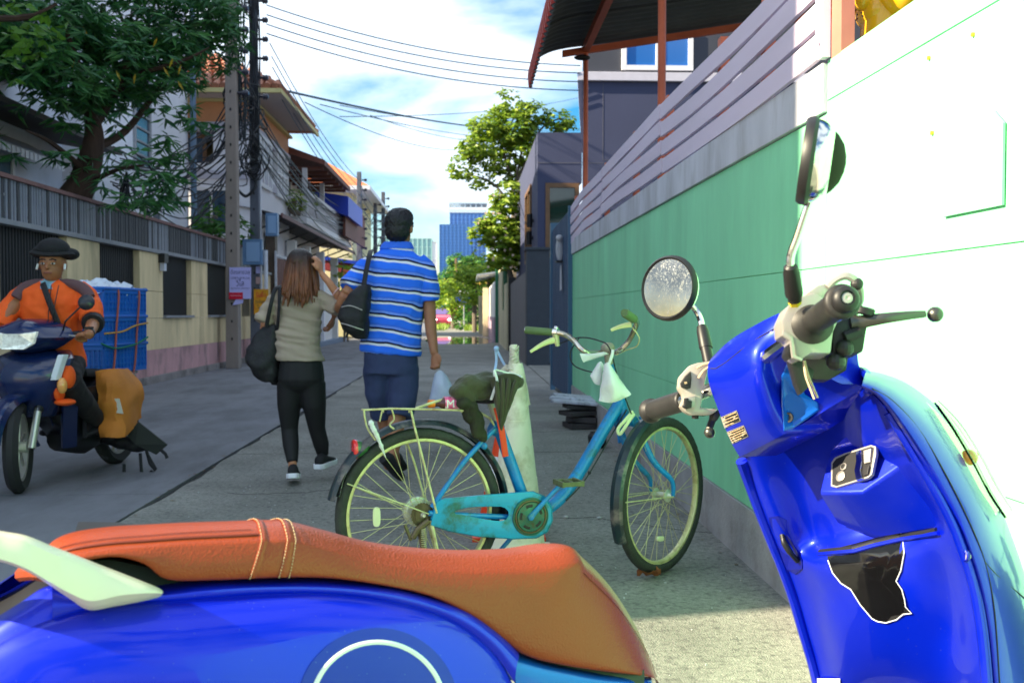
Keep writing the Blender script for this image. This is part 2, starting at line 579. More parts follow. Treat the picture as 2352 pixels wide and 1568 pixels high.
# ================================================================= canopy behind the slat fence
M_redroof = mat('red_corrugated_sheet', (0.42, 0.045, 0.03), 0.5, var=0.1, vscale=3)
M_under = mat('dark_roof_underside', (0.075, 0.085, 0.09), 0.6, var=0.2, vscale=2)
cn = thing('canopy', 'curved red corrugated canopy on rust orange steel posts behind the green wall', 'canopy', (2.5, 9.5, 0))
prof = [(0.80, 4.02), (0.79, 4.20), (0.85, 4.36), (1.0, 4.47), (1.25, 4.54), (1.7, 4.60), (2.6, 4.74), (4.0, 4.98), (5.2, 5.2)]
prof = [Vector((a, 0, b)) for a, b in prof]
pf = curve(prof, 5)
G = []
nY = 160
for i in range(nY + 1):
    y = 5.2 + (12.9 - 5.2) * i / nY
    row = []
    for j, p in enumerate(pf):
        t = (pf[min(j + 1, len(pf) - 1)] - pf[max(j - 1, 0)]).normalized()
        n_ = Vector((-t.z, 0, t.x))
        row.append(Vector((p.x, y, p.z)) + n_ * (0.016 * (1 if (i % 4) in (0, 1) else -1)))
    G.append(row)
obj('roof_sheet', MB().grid(G, thick=0.006), M_redroof, cn, smooth=False, label='red corrugated sheet with curled eave')
G2 = [[q + Vector((0.012, 0, -0.014)) for q in r] for r in G]
obj('roof_underside', MB().grid(G2), M_under, cn)
for y in (7.7, 12.7):
    obj('post', MB().cyl((1.5, y, 0), (1.5, y, 4.42), 0.031, 14), M_rust, cn, smooth=True)
obj('eave_beam', MB().bb(1.46, 1.54, 5.2, 12.8, 4.42, 4.52), M_rust, cn)
for y in (5.4, 9.0, 12.70):
    obj('cross_beam', MB().hexa([Vector(p) for p in [(1.2, y - .03, 4.36), (5.2, y - .03, 5.0), (5.2, y + .03, 5.0), (1.2, y + .03, 4.36), (1.2, y - .03, 4.44), (5.2, y - .03, 5.09), (5.2, y + .03, 5.09), (1.2, y + .03, 4.44)]]), M_rust, cn)
for y in (6.6, 7.8, 10.2, 11.4):
    obj('purlin', MB().tube([Vector((p.x + 0.03, y, p.z - 0.04)) for p in pf[8:]], 0.014, 6), M_under, cn)
# bird-of-prey like rag hung by the post
obj('lamp', MB().ball((1.44, 12.6, 4.33), 0.07, 8, (1.5, 0.8, 0.5)), M_blk, cn, label='small black rag hung by the post')

# ================================================================= dark grey house, right
M_slate = mat('slate_violet_render', (0.042, 0.050, 0.105), 0.8, var=0.06, vscale=1.5, bump=0.2, bscale=40)
M_slate2 = mat('charcoal_render', (0.045, 0.05, 0.07), 0.8, var=0.06, vscale=1.5)
M_trim = mat('pale_lilac_trim', (0.50, 0.49, 0.58), 0.7, var=0.05)
M_wht = mat('white_frame_paint', (0.72, 0.72, 0.76), 0.5, var=0.04)
M_blueglass = mat('blue_window_glass', (0.02, 0.12, 0.42), 0.08, spec=0.9)
M_wood = mat('brown_wood_frame', (0.14, 0.07, 0.03), 0.5, var=0.2, vscale=8)
M_dkglass = mat('dark_green_glass', (0.01, 0.035, 0.025), 0.05, spec=1.0)
YH = 22.9
hs = thing('grey_house', 'slate grey two storey house with wooden framed windows behind the blue gate', 'house', (4, 25, 0))
def skew(x0, x1, y0, y1, z0, z1):
    xb = x0 * y1 / y0 + 0.15
    return MB().hexa([Vector(p) for p in [(x0, y0, z0), (x1, y0, z0), (x1 + 3, y1, z0), (xb, y1, z0), (x0, y0, z1), (x1, y0, z1), (x1 + 3, y1, z1), (xb, y1, z1)]])
obj('wall', skew(2.63, 14, YH, 33, 0, 6.42), M_slate, hs)
obj('upper_wall', skew(2.63, 14, YH, 33, 6.62, 10.5), M_slate2, hs)
obj('trim_band', skew(2.50, 14.2, YH - 0.10, 33.1, 6.42, 6.62), M_trim, hs, bevel=0.01)
obj('annex_wall', MB().bb(1.6, 2.62, YH + 0.01, 23.6, 4.1, 5.25).bb(1.6, 1.78, YH + 0.01, 23.6, 2.2, 4.1).bb(1.6, 2.62, YH + 0.01, 23.6, 0, 2.2)
    .bb(1.6, 1.9, 23.6, 33, 4.3, 5.25).bb(1.6, 1.9, 23.6, 25.0, 0, 4.3).bb(1.6, 1.9, 27.5, 33, 0, 4.3).bb(1.6, 1.9, 25.0, 27.5, 0, 2.4).bb(1.9, 2.62, 23.6, 33, 5.15, 5.24), M_slate, hs)
def window(parent, c, w, h, nrm, fm, gm, fw=0.08, mull=1, depth=0.06, rail=0, name='window'):
    """framed window with a pane of its own; nrm is the outward direction (axis aligned)"""
    c = Vector(c); n_ = Vector(nrm)
    side = Vector((0, 0, 1)).cross(n_)
    R = Matrix((side, n_, Vector((0, 0, 1)))).transposed()
    mb = MB()
    def b(x, z, sx, sz, d=depth):
        mb.box(c + R @ Vector((x, 0, z)), (sx, d, sz), R)
    b(-w / 2 + fw / 2, 0, fw, h); b(w / 2 - fw / 2, 0, fw, h)
    b(0, h / 2 - fw / 2, w - 2 * fw, fw, depth * .98); b(0, -h / 2 + fw / 2, w - 2 * fw, fw, depth * .98)
    for k in range(mull):
        x = -w / 2 + w * (k + 1) / (mull + 1)
        b(x, 0, fw * 0.7, h - 2 * fw, depth * .9)
    for k in range(rail):
        z = -h / 2 + h * (k + 1) / (rail + 1)
        b(0, z, w - 2 * fw, fw * 0.5, depth * .86)
    f = obj(name, mb, fm, parent)
    obj('pane', MB().box(c, (w - fw, 0.012, h - fw), R), gm, f)
    return f
window(hs, (4.35, YH - 0.02, 7.15), 1.65, 0.95, (0, -1, 0), M_wht, M_blueglass, 0.11, 1, 0.1)
window(hs, (2.17, YH + 0.05, 3.12), 0.78, 1.95, (0, -1, 0), M_wood, M_dkglass, 0.10, 0, 0.12)
window(hs, (1.62, 26.25, 3.4), 2.4, 1.9, (-1, 0, 0), M_wood, M_dkglass, 0.10, 1, 0.12)
for z in (4.55,):
    obj('groove', MB().bb(1.59, 9.4, YH - 0.004, YH, z, z + 0.012), mat('groove_grey', (0.1, 0.1, 0.13), 0.9), hs)  # thin grey strips set on the wall face
obj('groove', MB().bb(3.1, 9.4, YH - 0.006, YH, 4.62, 4.632).bb(3.1, 3.112, YH - 0.006, YH, 4.64, 6.4), MATS['groove_grey'], hs)
for z, y in [(3.35, 24.2), (2.95, 24.5)]:
    obj('wall_lamp', MB().cyl((1.5, y, z - 0.16), (1.5, y, z + 0.16), 0.07, 12).bb(1.5, 1.6, y - .03, y + .03, z - .04, z + .04), M_blk, hs, smooth=True)

# blue steel gate and its pillars
M_gate = mat('blue_grey_steel', (0.055, 0.095, 0.17), 0.5, var=0.12, vscale=3, stretch=(1, 1, 0.3))
M_gate2 = mat('blue_gate_frame', (0.06, 0.15, 0.25), 0.45)
M_gate3 = mat('dark_navy_pillar', (0.035, 0.045, 0.06), 0.7, var=0.1)
M_rgrey = mat('rough_grey_render', (0.16, 0.15, 0.16), 0.85, var=0.12)
gt = thing('steel_gate', 'blue grey corrugated steel gate leaf at the end of the green wall', 'gate', (1.22, 13.2, 0))
mbg = MB()
G = []
for i in range(80):
    y = 11.96 + 2.5 * i / 79
    x = 1.235 + (0.012 if (i % 6) < 3 else -0.012)
    G.append([Vector((x, y, 0.08)), Vector((x, y, 2.36 - 0.02 * (y - 12)))])
obj('sheet', MB().grid(G, thick=0.004, nrm=(1, 0, 0)), M_gate, gt)
obj('frame', MB().bb(1.20, 1.27, 14.44, 14.52, 0, 2.42).bb(1.20, 1.27, 11.91, 11.95, 0, 2.4).bb(1.26, 1.9, 14.44, 14.50, 2.36, 2.42).bb(1.262, 1.30, 11.96, 14.43, 0.9, 0.96).bb(1.262, 1.30, 11.96, 14.43, 1.8, 1.86), M_gate2, gt)
# pale parrot-shaped ornament and paper on the gate
M_pale = mat('pale_grey_plastic', (0.55, 0.55, 0.6), 0.6, var=0.1)
orn = thing('ornament', 'pale bird shaped ornament on a small shelf at the gate', 'ornament', (1.19, 12.9, 1.9))
obj('body', MB().tube([(1.19, 12.9, 1.80), (1.19, 12.9, 1.9), (1.185, 12.87, 2.0), (1.18, 12.85, 2.06)], [0.03, 0.055, 0.05, 0.035], 10).ball((1.175, 12.82, 2.08), 0.045, 8), M_pale, orn, smooth=True)
obj('shelf', MB().bb(1.14, 1.22, 12.8, 13.0, 1.77, 1.79), M_blk, orn)
tag(obj('paper_strip', MB().poly([(1.20, 12.75, 1.42), (1.19, 12.9, 1.40), (1.195, 12.93, 1.72), (1.20, 12.8, 1.74)], 0.002, (1, 0, 0)), M_pale), 'crumpled pale paper strip hanging on the blue gate under the bird ornament', 'paper')
pl = thing('gate_pillar', 'dark navy square pillar on the far side of the driveway', 'pillar', (1.45, 21.3, 0))
obj('shaft', MB().bb(1.24, 1.72, 21.0, 21.5, 0, 2.44), M_gate3, pl, bevel=0.01)
obj('cap', MB().bb(1.21, 1.75, 20.97, 21.53, 2.44, 2.50), M_gate3, pl, bevel=0.01)
obj('side_leaf', MB().bb(1.74, 3.6, 21.2, 21.25, 0.05, 2.3), M_gate2, pl)
lw = thing('low_wall', 'grey rendered wall with a sloping top beyond the navy pillar', 'wall', (1.3, 25, 0))
obj('wall', MB().hexa([Vector(p) for p in [(1.24, 21.51, 0), (1.24, 29, 0), (1.38, 29, 0), (1.38, 21.51, 0), (1.24, 21.51, 2.0), (1.24, 29, 1.95), (1.38, 29, 1.95), (1.38, 21.51, 2.0)]]), M_rgrey, lw)
obj('end_post', MB().bb(1.18, 1.40, 29.01, 29.35, 0, 2.15), M_blk, lw)

# far walls on the right side of the lane, sunlit
M_cream = mat('cream_render', (0.62, 0.55, 0.36), 0.8, var=0.1, vscale=2, dirt=(0.38, 0.33, 0.22), dscale=1.4, damt=0.6, stretch=(1, 1, 0.3))
M_offw = mat('off_white_render', (0.78, 0.76, 0.74), 0.8, var=0.06, vscale=2)
M_mauve = mat('mauve_dado_paint', (0.36, 0.25, 0.33), 0.8, var=0.1)
M_pink = mat('faded_pink_dado', (0.48, 0.26, 0.26), 0.85, var=0.2, vscale=2.5, dirt=(0.12, 0.10, 0.10), dscale=2.2, damt=0.75, stretch=(1, 1, 0.5))
M_dgreen = mat('dark_green_steel', (0.02, 0.16, 0.09), 0.5)
M_tin = mat('pale_tin_roof', (0.45, 0.5, 0.56), 0.4, metal=0.3)
cw = thing('cream_wall', 'cream wall with a green barred opening, sunlit beyond the grey wall', 'wall', (1.2, 33, 0))
obj('wall', MB().bb(1.14, 1.36, 29.4, 31.6, 0, 2.0).bb(1.14, 1.36, 31.6, 33.4, 0, 1.2).bb(1.14, 1.36, 33.4, 37, 0, 2.7), M_cream, cw)
gb = obj('barred_frame', MB().bb(1.18, 1.24, 31.6, 31.68, 1.2, 2.7).bb(1.18, 1.24, 33.32, 33.4, 1.2, 2.7).bb(1.18, 1.24, 31.68, 33.32, 2.62, 2.7).bb(1.18, 1.24, 31.68, 33.32, 1.2, 1.28), M_dgreen, cw)
for k in range(7):
    obj('bar', MB().bb(1.2, 1.22, 31.85 + k * 0.21, 31.88 + k * 0.21, 1.28, 2.62), M_dgreen, gb)
obj('corner_post', MB().bb(1.02, 1.12, 37.0, 37.2, 0, 2.9), M_dgreen, cw)
mw = thing('mauve_wall', 'off white wall with a mauve dado and small tin roof down the lane', 'wall', (0.8, 44, 0))
obj('wall', MB().bb(1.0, 1.2, 37.3, 58, 0.95, 2.3), M_offw, mw)
obj('dado', MB().bb(0.98, 1.2, 37.3, 58, 0, 0.95), M_mauve, mw)
obj('tin_roof', MB().hexa([Vector(p) for p in [(0.4, 44, 2.75), (2.2, 44, 3.0), (2.2, 52, 3.0), (0.4, 52, 2.75), (0.4, 44, 2.82), (2.2, 44, 3.08), (2.2, 52, 3.08), (0.4, 52, 2.82)]]), M_tin, mw)
obj('gate_post', MB().bb(0.7, 0.95, 47, 47.5, 0, 2.3).bb(0.55, 0.8, 52, 52.5, 0, 2.0), M_cream, mw)
for k, (x, y, h) in enumerate([(0.15, 66, 1.9), (-0.4, 80, 2.2), (-1.0, 96, 2.0)]):
    w_ = thing('far_wall', ['pale yellow wall stub with grass at its foot, nearest of the far verge walls', 'white gate wall half way along the far verge', 'small pale wall farthest down the lane'][k], 'wall', (x, y, 0))
    obj('wall', MB().bb(x, x + 4, y, y + 6, 0, h), [M_cream, M_offw, M_offw][k], w_)
    obj('coping', MB().bb(x - 0.05, x + 4, y - 0.05, y + 6, h, h + 0.1), M_trim, w_)

# street sign far right
M_sign = mat('blue_sign_plate', (0.02, 0.06, 0.5), 0.4)
M_steel = mat('dull_galvanised_steel', (0.38, 0.4, 0.42), 0.45, metal=0.7, var=0.1)
ss = thing('street_sign', 'small blue and white street sign far down the lane', 'sign', (-0.2, 62, 0))
obj('post', MB().cyl((-0.25, 62, 0), (-0.25, 62, 2.0), 0.04, 8), M_steel, ss)
obj('plate', MB().bb(-0.75, 0.15, 61.9, 61.94, 1.75, 2.15), M_sign, ss)
obj('plate', MB().bb(-0.70, 0.10, 61.88, 61.9, 2.2, 2.5), M_wht, ss)

# ================================================================= left boundary wall
M_ocre = mat('yellowish_wall_render', (0.72, 0.55, 0.31), 0.85, var=0.1, vscale=2.2, dirt=(0.42, 0.32, 0.18), dscale=1.6, damt=0.75, bump=0.2, bscale=30, stretch=(1, 1, 0.22), big=0.15, bigs=1.5)
M_black = mat('black_louvre_panel', (0.012, 0.012, 0.012), 0.6)
M_ledge = mat('grey_ledge', (0.24, 0.24, 0.25), 0.7, var=0.1)
M_kerb = mat('dirty_kerb', (0.22, 0.19, 0.18), 0.9, var=0.2, vscale=4, dirt=(0.07, 0.06, 0.05), dscale=3, damt=0.8)
LX = -5.0
lwall = thing('street_wall', 'cream pier wall with black slatted openings and faded pink base', 'wall', (LX, 16, 0))
ops = [(8.0, 9.8), (10.9, 12.7), (13.8, 15.45), (16.6, 18.3), (19.4, 21.2), (22.3, 24.0)]
obj('kerb', MB().bb(LX - 0.1, LX + 0.04, 6, 26, -0.03, 0.12), M_kerb, lwall, bevel=0.01)
obj('pink_base', MB().bb(LX - 0.2, LX + 0.0, 6, 25.5, 0.12, 0.53), M_pink, lwall)
obj('lower_wall', MB().bb(LX - 0.2, LX - 0.005, 6, 25.5, 0.532, 1.03), M_ocre, lwall)
prev = 6.0
for a, b in ops + [(25.5, 25.5)]:
    zs = [1.032, 1.46, 2.07] if a < 25 else [1.032, 2.07]
    for z0, z1 in zip(zs, zs[1:]):
        obj('pier_panel', MB().bb(LX - 0.2, LX - 0.002, prev, a - 0.002, z0 + 0.003, z1 - 0.003), M_ocre, lwall, bevel=0.004)
    prev = b
slm = boxmesh('slat', (0.02, 0.05, 1.0), M_black)
for a, b in ops[:5]:
    obj('sill', MB().bb(LX - 0.16, LX + 0.05, a, b, 1.035, 1.075), M_ledge, lwall)
    obj('opening_back', MB().bb(LX - 0.19, LX - 0.15, a, b, 1.076, 2.065), M_black, lwall)
    n = int((b - a) / 0.075)
    for k in range(n):
        inst('slat', slm, lwall, TR(LX - 0.09, a + 0.045 + k * (b - a - 0.05) / n, 1.575))
obj('top_ledge', MB().bb(LX - 0.24, LX + 0.04, 6, 25.5, 2.072, 2.13), M_ledge, lwall, bevel=0.005)
M_fence = mat('grey_metal_paling', (0.20, 0.21, 0.24), 0.5, metal=0.2, var=0.25, vscale=1.2)
M_fence2 = mat('dark_metal_paling', (0.05, 0.05, 0.055), 0.55, var=0.25, vscale=1.2)
M_rail = mat('rusty_top_rail', (0.17, 0.085, 0.075), 0.7, var=0.2, vscale=4)
lf = thing('paling_fence', 'grey metal paling fence with rusty rail on top of the cream wall', 'fence', (LX - .1, 16, 2.13))
pal = boxmesh('paling', (0.014, 0.05, 0.47), M_fence)
pal2 = boxmesh('paling', (0.014, 0.05, 0.47), M_fence2)
y = 8.5
rng = random.Random(5)
while y < 25.4:
    s_ = noise.noise(Vector((y * 0.7, 2.2, 0)))
    dark = s_ > 0.12 or rng.random() < 0.35
    inst('paling', pal2 if dark else pal, lf, TR(LX - 0.1 + rng.uniform(-.004, .004), y, 2.365 + rng.uniform(-0.004, 0.004)))
    y += 0.073
obj('rail', MB().bb(LX - 0.13, LX - 0.06, 7.5, 25.5, 2.602, 2.65), M_rail, lf)
obj('rail', MB().bb(LX - 0.125, LX - 0.112, 7.5, 25.5, 2.2, 2.24), M_rail, lf)
for y in (9.95, 13.1, 16.0, 19.0, 22.0, 25.4):
    obj('post', MB().bb(LX - 0.16, LX - 0.12, y - .03, y + .03, 2.13, 2.66), M_fence2, lf)
wb = thing('wall_lamp', 'small dark wall lamp high on the cream pier', 'lamp', (LX + .05, 17.0, 1.95))
wp = PX(368, 600, LX)
wb.location = (LX + .05, wp.y, wp.z)
wy = wp.y
obj('housing', MB().bb(LX, LX + 0.1, wy - 0.10, wy + 0.12, 1.93, 2.08), M_blk, wb)
obj('glass', MB().bb(LX + 0.01, LX + 0.08, wy - 0.05, wy + 0.07, 1.80, 1.93), M_pale, wb)
# ================================================================= white house behind the tree
M_hwhite = mat('blueish_white_render', (0.58, 0.61, 0.70), 0.8, var=0.06, vscale=1.0, dirt=(0.36, 0.37, 0.41), dscale=1.0, damt=0.5)
M_hlav = mat('lavender_white_render', (0.80, 0.80, 0.86), 0.8, var=0.05, vscale=1.0)
M_curtain = mat('dim_blue_pane', (0.03, 0.06, 0.10), 0.12, spec=0.8)
M_brown = mat('brown_shutter', (0.10, 0.07, 0.05), 0.6, var=0.2)
M_eave = mat('dark_eave_board', (0.06, 0.055, 0.05), 0.7)
M_strip = mat('grey_awning_cloth', (0.32, 0.33, 0.36), 0.7, var=0.1)
wh = thing('white_house', 'tall bluish white house behind the dark leaved tree', 'house', (-8, 14, 0))
HX = -7.0
obj('wall', MB().bb(HX - 5, HX, 2.1, 23.4, 0, 8.6), M_hwhite, wh)
obj('bay', MB().bb(HX + .001, HX + 0.55, 17.6, 23.4, 0, 8.4), M_hlav, wh)
obj('roof', MB().hexa([Vector(p) for p in [(HX - 5.6, 1.9, 8.6), (HX + 0.9, 1.9, 8.6), (HX + 0.9, 23.9, 8.6), (HX - 5.6, 23.9, 8.6), (HX - 3.6, 3.9, 10.2), (HX - 1.6, 3.9, 10.2), (HX - 1.6, 21.9, 10.2), (HX - 3.6, 21.9, 10.2)]]), mat('dark_brown_roof', (0.09, 0.05, 0.04), 0.8, var=0.2), wh)
obj('balcony', MB().bb(HX + 0.002, HX + 0.9, 9, 15.6, 4.6, 4.75).bb(HX + 0.82, HX + 0.9, 9, 15.6, 4.75, 5.7), M_strip, wh)
obj('eave_shade', MB().hexa([Vector(p) for p in [(HX, 9, 4.0), (HX + 1.1, 9, 3.8), (HX + 1.1, 17.4, 3.8), (HX, 17.4, 4.0), (HX, 9, 4.1), (HX + 1.1, 9, 3.88), (HX + 1.1, 17.4, 3.88), (HX, 17.4, 4.1)]]), M_eave, wh)
for (y, z, w, h) in [(12.6, 2.9, 1.3, 1.3), (15.0, 2.9, 1.4, 1.2), (12.6, 5.9, 1.3, 1.4), (16.4, 6.3, 1.2, 1.3), (16.6, 2.4, 1.0, 1.6)]:
    window(wh, (HX + 0.01, y, z), w, h, (1, 0, 0), M_wht if z < 4 else M_brown, M_curtain, 0.07, 1, 0.08, rail=1)
window(wh, (HX + 0.56, 20.1, 5.0), 1.0, 2.1, (1, 0, 0), M_strip, M_curtain, 0.08, 0, 0.08, rail=7)
window(wh, (HX + 0.56, 20.6, 2.6), 1.3, 1.3, (1, 0, 0), M_wht, M_curtain, 0.08, 1, 0.08, rail=1)
aw = obj('striped_awning', MB().hexa([Vector(p) for p in [(HX + 0.03, 13.9, 3.75), (HX + 0.6, 13.9, 3.45), (HX + 0.6, 16.2, 3.45), (HX + 0.03, 16.2, 3.75), (HX + 0.03, 13.9, 3.79), (HX + 0.6, 13.9, 3.49), (HX + 0.6, 16.2, 3.49), (HX + 0.03, 16.2, 3.79)]]), M_strip, wh)
for k in range(16):
    obj('valance', MB().bb(HX + 0.6, HX + 0.61, 13.92 + k * 0.143, 13.92 + k * 0.143 + 0.10, 3.36, 3.47), M_wht, wh)
obj('downpipe', MB().cyl((HX + 0.7, 23.3, 0), (HX + 0.7, 23.3, 8.4), 0.07, 8), mat('blue_grey_pipe', (0.12, 0.19, 0.28), 0.5), wh)
ac = thing('air_conditioner', 'pale air conditioner box hung on the white house above its awning', 'air conditioner', (HX + .2, 10.7, 5.4))
obj('housing', MB().bb(HX + 0.9, HX + 1.25, 10.4, 11.3, 4.9, 5.7), M_strip, ac, bevel=0.02)
obj('fan_grille', MB().lathe((HX + 1.251, 10.85, 5.3), (1, 0, 0), [(0.3, 0), (0.3, 0.012), (0.27, 0.014), (0.05, 0.01)], 16), M_fence2, ac)

# ================================================================= cream house with tiled hip roof
M_tile = mat('terracotta_roof_tile', (0.42, 0.17, 0.10), 0.75, var=0.28, vscale=9)
M_orange = mat('orange_band_paint', (0.62, 0.28, 0.13), 0.75, var=0.05)
M_softw = mat('pale_soffit', (0.45, 0.40, 0.40), 0.7)
M_yell = mat('pale_yellow_trim', (0.62, 0.55, 0.25), 0.7)
M_olive = mat('olive_dim_wall', (0.22, 0.17, 0.07), 0.8, var=0.1)
ch = thing('tiled_house', 'pale house with terracotta hip roof and orange band behind the utility poles', 'house', (-7, 27, 0))
ex, ey0, ey1, ez = -4.42, 23.75, 28.6, 6.38
bx = -5.25
obj('side_wall', MB().bb(-10, bx, 24.5, 29.6, 2.5, 4.75).bb(-10, bx, 24.5, 29.6, 0, 0.6).bb(-10, bx - 0.8, 24.5, 29.6, 0.6, 2.5).bb(-10, bx, 27.6, 29.6, 4.75, 5.5).bb(bx - 0.9, bx, 24.5, 25.0, 4.75, 5.5), M_hlav, ch)
obj('core_wall', MB().bb(-9.99, bx - 0.35, 25.6, 29.5, 4.75, 5.5).bb(-9.98, bx - 1.2, 24.72, 25.59, 4.7501, 5.4), M_olive, ch)
obj('orange_band', MB().bb(-10, bx, 24.49, 29.6, 5.72, 6.2), M_orange, ch)
obj('white_band', MB().bb(-10.05, bx + 0.05, 24.44, 29.65, 5.5, 5.72).bb(-10.05, bx + 0.05, 24.43, 29.65, 4.35, 4.55), M_trim, ch)
obj('soffit', MB().bb(-10.6, ex + 0.05, ey0 + .05, ey1, 6.26, 6.36), M_softw, ch)
obj('yellow_cornice', MB().bb(-10.1, bx + 0.12, 24.35, 29.6, 6.2, 6.262), M_yell, ch)
for y, w in [(26.0, 1.5), (28.3, 1.6)]:
    window(ch, (bx + 0.02, y, 5.1 if y < 0 else 4.95), w, 1.3, (1, 0, 0), M_wht, mat('white_curtained_pane', (0.55, 0.57, 0.6), 0.2), 0.1, 2, 0.12, rail=1)
window(ch, (-7.3, 24.68, 5.0), 1.9, 0.9, (0, -1, 0), M_wood, M_curtain, 0.09, 1, 0.08)
window(ch, (-6.2, 24.48, 3.55), 0.0001 + 0.9, 1.2, (0, -1, 0), M_wht, M_curtain, 0.08, 1, 0.08)
# hip roof with courses of barrel tiles
roof = obj('roof', MB().hexa([Vector(p) for p in [(-10.7, ey0, 6.362), (ex, ey0, 6.362), (ex, ey1 + 1, 6.362), (-10.7, ey1 + 1, 6.362), (-8.6, 26.6, 7.9), (-7.0, 26.6, 7.9), (-7.0, 27.2, 7.9), (-8.6, 27.2, 7.9)]]), M_tile, ch)
tm = MB().tube([(0, 0, 0), (0, 0.36, 0)], [0.095, 0.075], 8)
tme = bpy.data.meshes.new('roof_tile'); tme.from_pydata([tuple(v) for v in tm.v], [], tm.f); tme.materials.append(M_tile)
sl = math.atan2(7.9 - 6.36, 26.6 - ey0)
cnt = 0
nrow = 9
for r in range(nrow):
    y = ey0 + 0.0 + r * 0.31
    zz = 6.38 + (y - ey0) * math.tan(sl)
    x1 = ex - (y - ey0) * (2.58 / 2.85) + 0.02
    x = x1 - 0.1
    while x > -9.2 and x > -10.7 + (y - ey0) * 0.74:
        inst('roof_tile', tme, roof, TR(x, y - 0.03, zz + 0.03) @ Matrix.Rotation(sl, 4, 'X'))
        cnt += 1
        x -= 0.2
slx = math.atan2(7.9 - 6.36, 2.58)
y = ey0 + 0.1
while y < 29.0:
    for r in range(2):
        x = ex - r * 0.31
        if y - ey0 > r * 0.33:
            inst('roof_tile', tme, roof, TR(x + 0.04, y, 6.40 + r * 0.31 * math.tan(slx)) @ Matrix.Rotation(pi / 2, 4, 'Z') @ Matrix.Rotation(slx, 4, 'X'))
    y += 0.2
hip = MB()
for (a, b) in [((ex, ey0, 6.40), (-7.0, 26.6, 7.94)), ((ex, ey1 + 1, 6.4), (-7, 27.2, 7.94))]:
    hip.tube([a, b], 0.09, 8)
obj('hip_ridge', hip, M_tile, roof)
obj('gutter', MB().bb(-10.7, ex + 0.03, ey0 - 0.06, ey0 - 0.0, 6.27, 6.37).bb(ex, ex + 0.06, ey0 - 0.06, ey1 + 1, 6.27, 6.37), M_yell, ch)

# ================================================================= next houses down the left side
M_cloth = mat('blue_tarpaulin', (0.02, 0.06, 0.55), 0.5)
M_balus = mat('white_balustrade', (0.62, 0.62, 0.68), 0.7, var=0.06)
M_wroof = mat('brown_timber_eave', (0.16, 0.06, 0.045), 0.7, var=0.2)
h2 = thing('balcony_house', 'house with brown sloping eave, white balustrade balcony and blue tarpaulin', 'house', (-6, 33, 0))
obj('wall', MB().bb(-10, -5.9, 29.7, 40, 0, 6.0), M_offw, h2)
obj('balcony_floor', MB().bb(-5.9, -4.75, 29.7, 41, 3.75, 3.95), M_hlav, h2)
obj('eave', MB().hexa([Vector(p) for p in [(-6.2, 29.6, 6.1), (-4.2, 29.6, 5.45), (-4.2, 36, 5.45), (-6.2, 36, 6.1), (-6.2, 29.6, 6.35), (-4.2, 29.6, 5.6), (-4.2, 36, 5.6), (-6.2, 36, 6.35)]]), M_wroof, h2)
for k in range(7):
    obj('rafter', MB().bb(-5.85, -4.3, 30.0 + k * 0.9, 30.08 + k * 0.9, 5.36, 5.46), M_wroof, h2)
obj('tarpaulin', MB().hexa([Vector(p) for p in [(-5.6, 36.2, 5.0), (-4.3, 36.2, 4.6), (-4.3, 41, 4.6), (-5.6, 41, 5.0), (-5.6, 36.2, 5.5), (-4.3, 36.2, 5.3), (-4.3, 41, 5.3), (-5.6, 41, 5.5)]]), M_cloth, h2)
obj('timber_screen', MB().bb(-4.6, -4.5, 37, 44, 3.95, 5.3), M_wroof, h2)
bal = MB()
for k in range(36):
    y = 30.0 + k * 0.3
    obj('baluster', MB().lathe((-4.82, y, 3.95), (0, 0, 1), [(0.05, 0), (0.05, 0.08), (0.03, 0.15), (0.065, 0.35), (0.03, 0.6), (0.05, 0.7)], 6), M_balus, h2)
obj('handrail', MB().bb(-4.9, -4.74, 29.8, 40.9, 4.65, 4.77), M_balus, h2)
for y in (29.9, 33.4, 37.0, 40.8):
    obj('column', MB().bb(-4.9, -4.76, y - .07, y + .07, 3.95, 5.4), M_balus, h2)
window(h2, (-5.88, 32.4, 4.9), 1.6, 1.4, (1, 0, 0), M_strip, M_curtain, 0.1, 2, 0.1)
h3 = thing('yellow_house', 'pale yellow house with a bright orange tiled roof farther down the left side', 'house', (-7, 50, 0))
obj('wall', MB().bb(-9, -5.4, 47, 56, 0, 6.9), mat('pale_yellow_render', (0.66, 0.60, 0.34), 0.8, var=0.05), h3)
obj('roof', MB().hexa([Vector(p) for p in [(-9.6, 45.8, 6.9), (-4.5, 45.8, 6.9), (-4.5, 57, 6.9), (-9.6, 57, 6.9), (-7.9, 49, 8.4), (-6.8, 49, 8.4), (-6.8, 55, 8.4), (-7.9, 55, 8.4)]]), mat('bright_orange_tile', (0.62, 0.17, 0.06), 0.7, var=0.2, vscale=5), h3)
obj('eave_board', MB().bb(-9.65, -4.45, 45.75, 57, 6.72, 6.9), M_wht, h3)
window(h3, (-7.2, 46.97, 5.6), 1.2, 1.3, (0, -1, 0), M_wht, M_curtain, 0.1, 1, 0.1)
window(h3, (-5.38, 50, 5.4), 1.4, 1.3, (1, 0, 0), M_wht, M_curtain, 0.1, 1, 0.1)

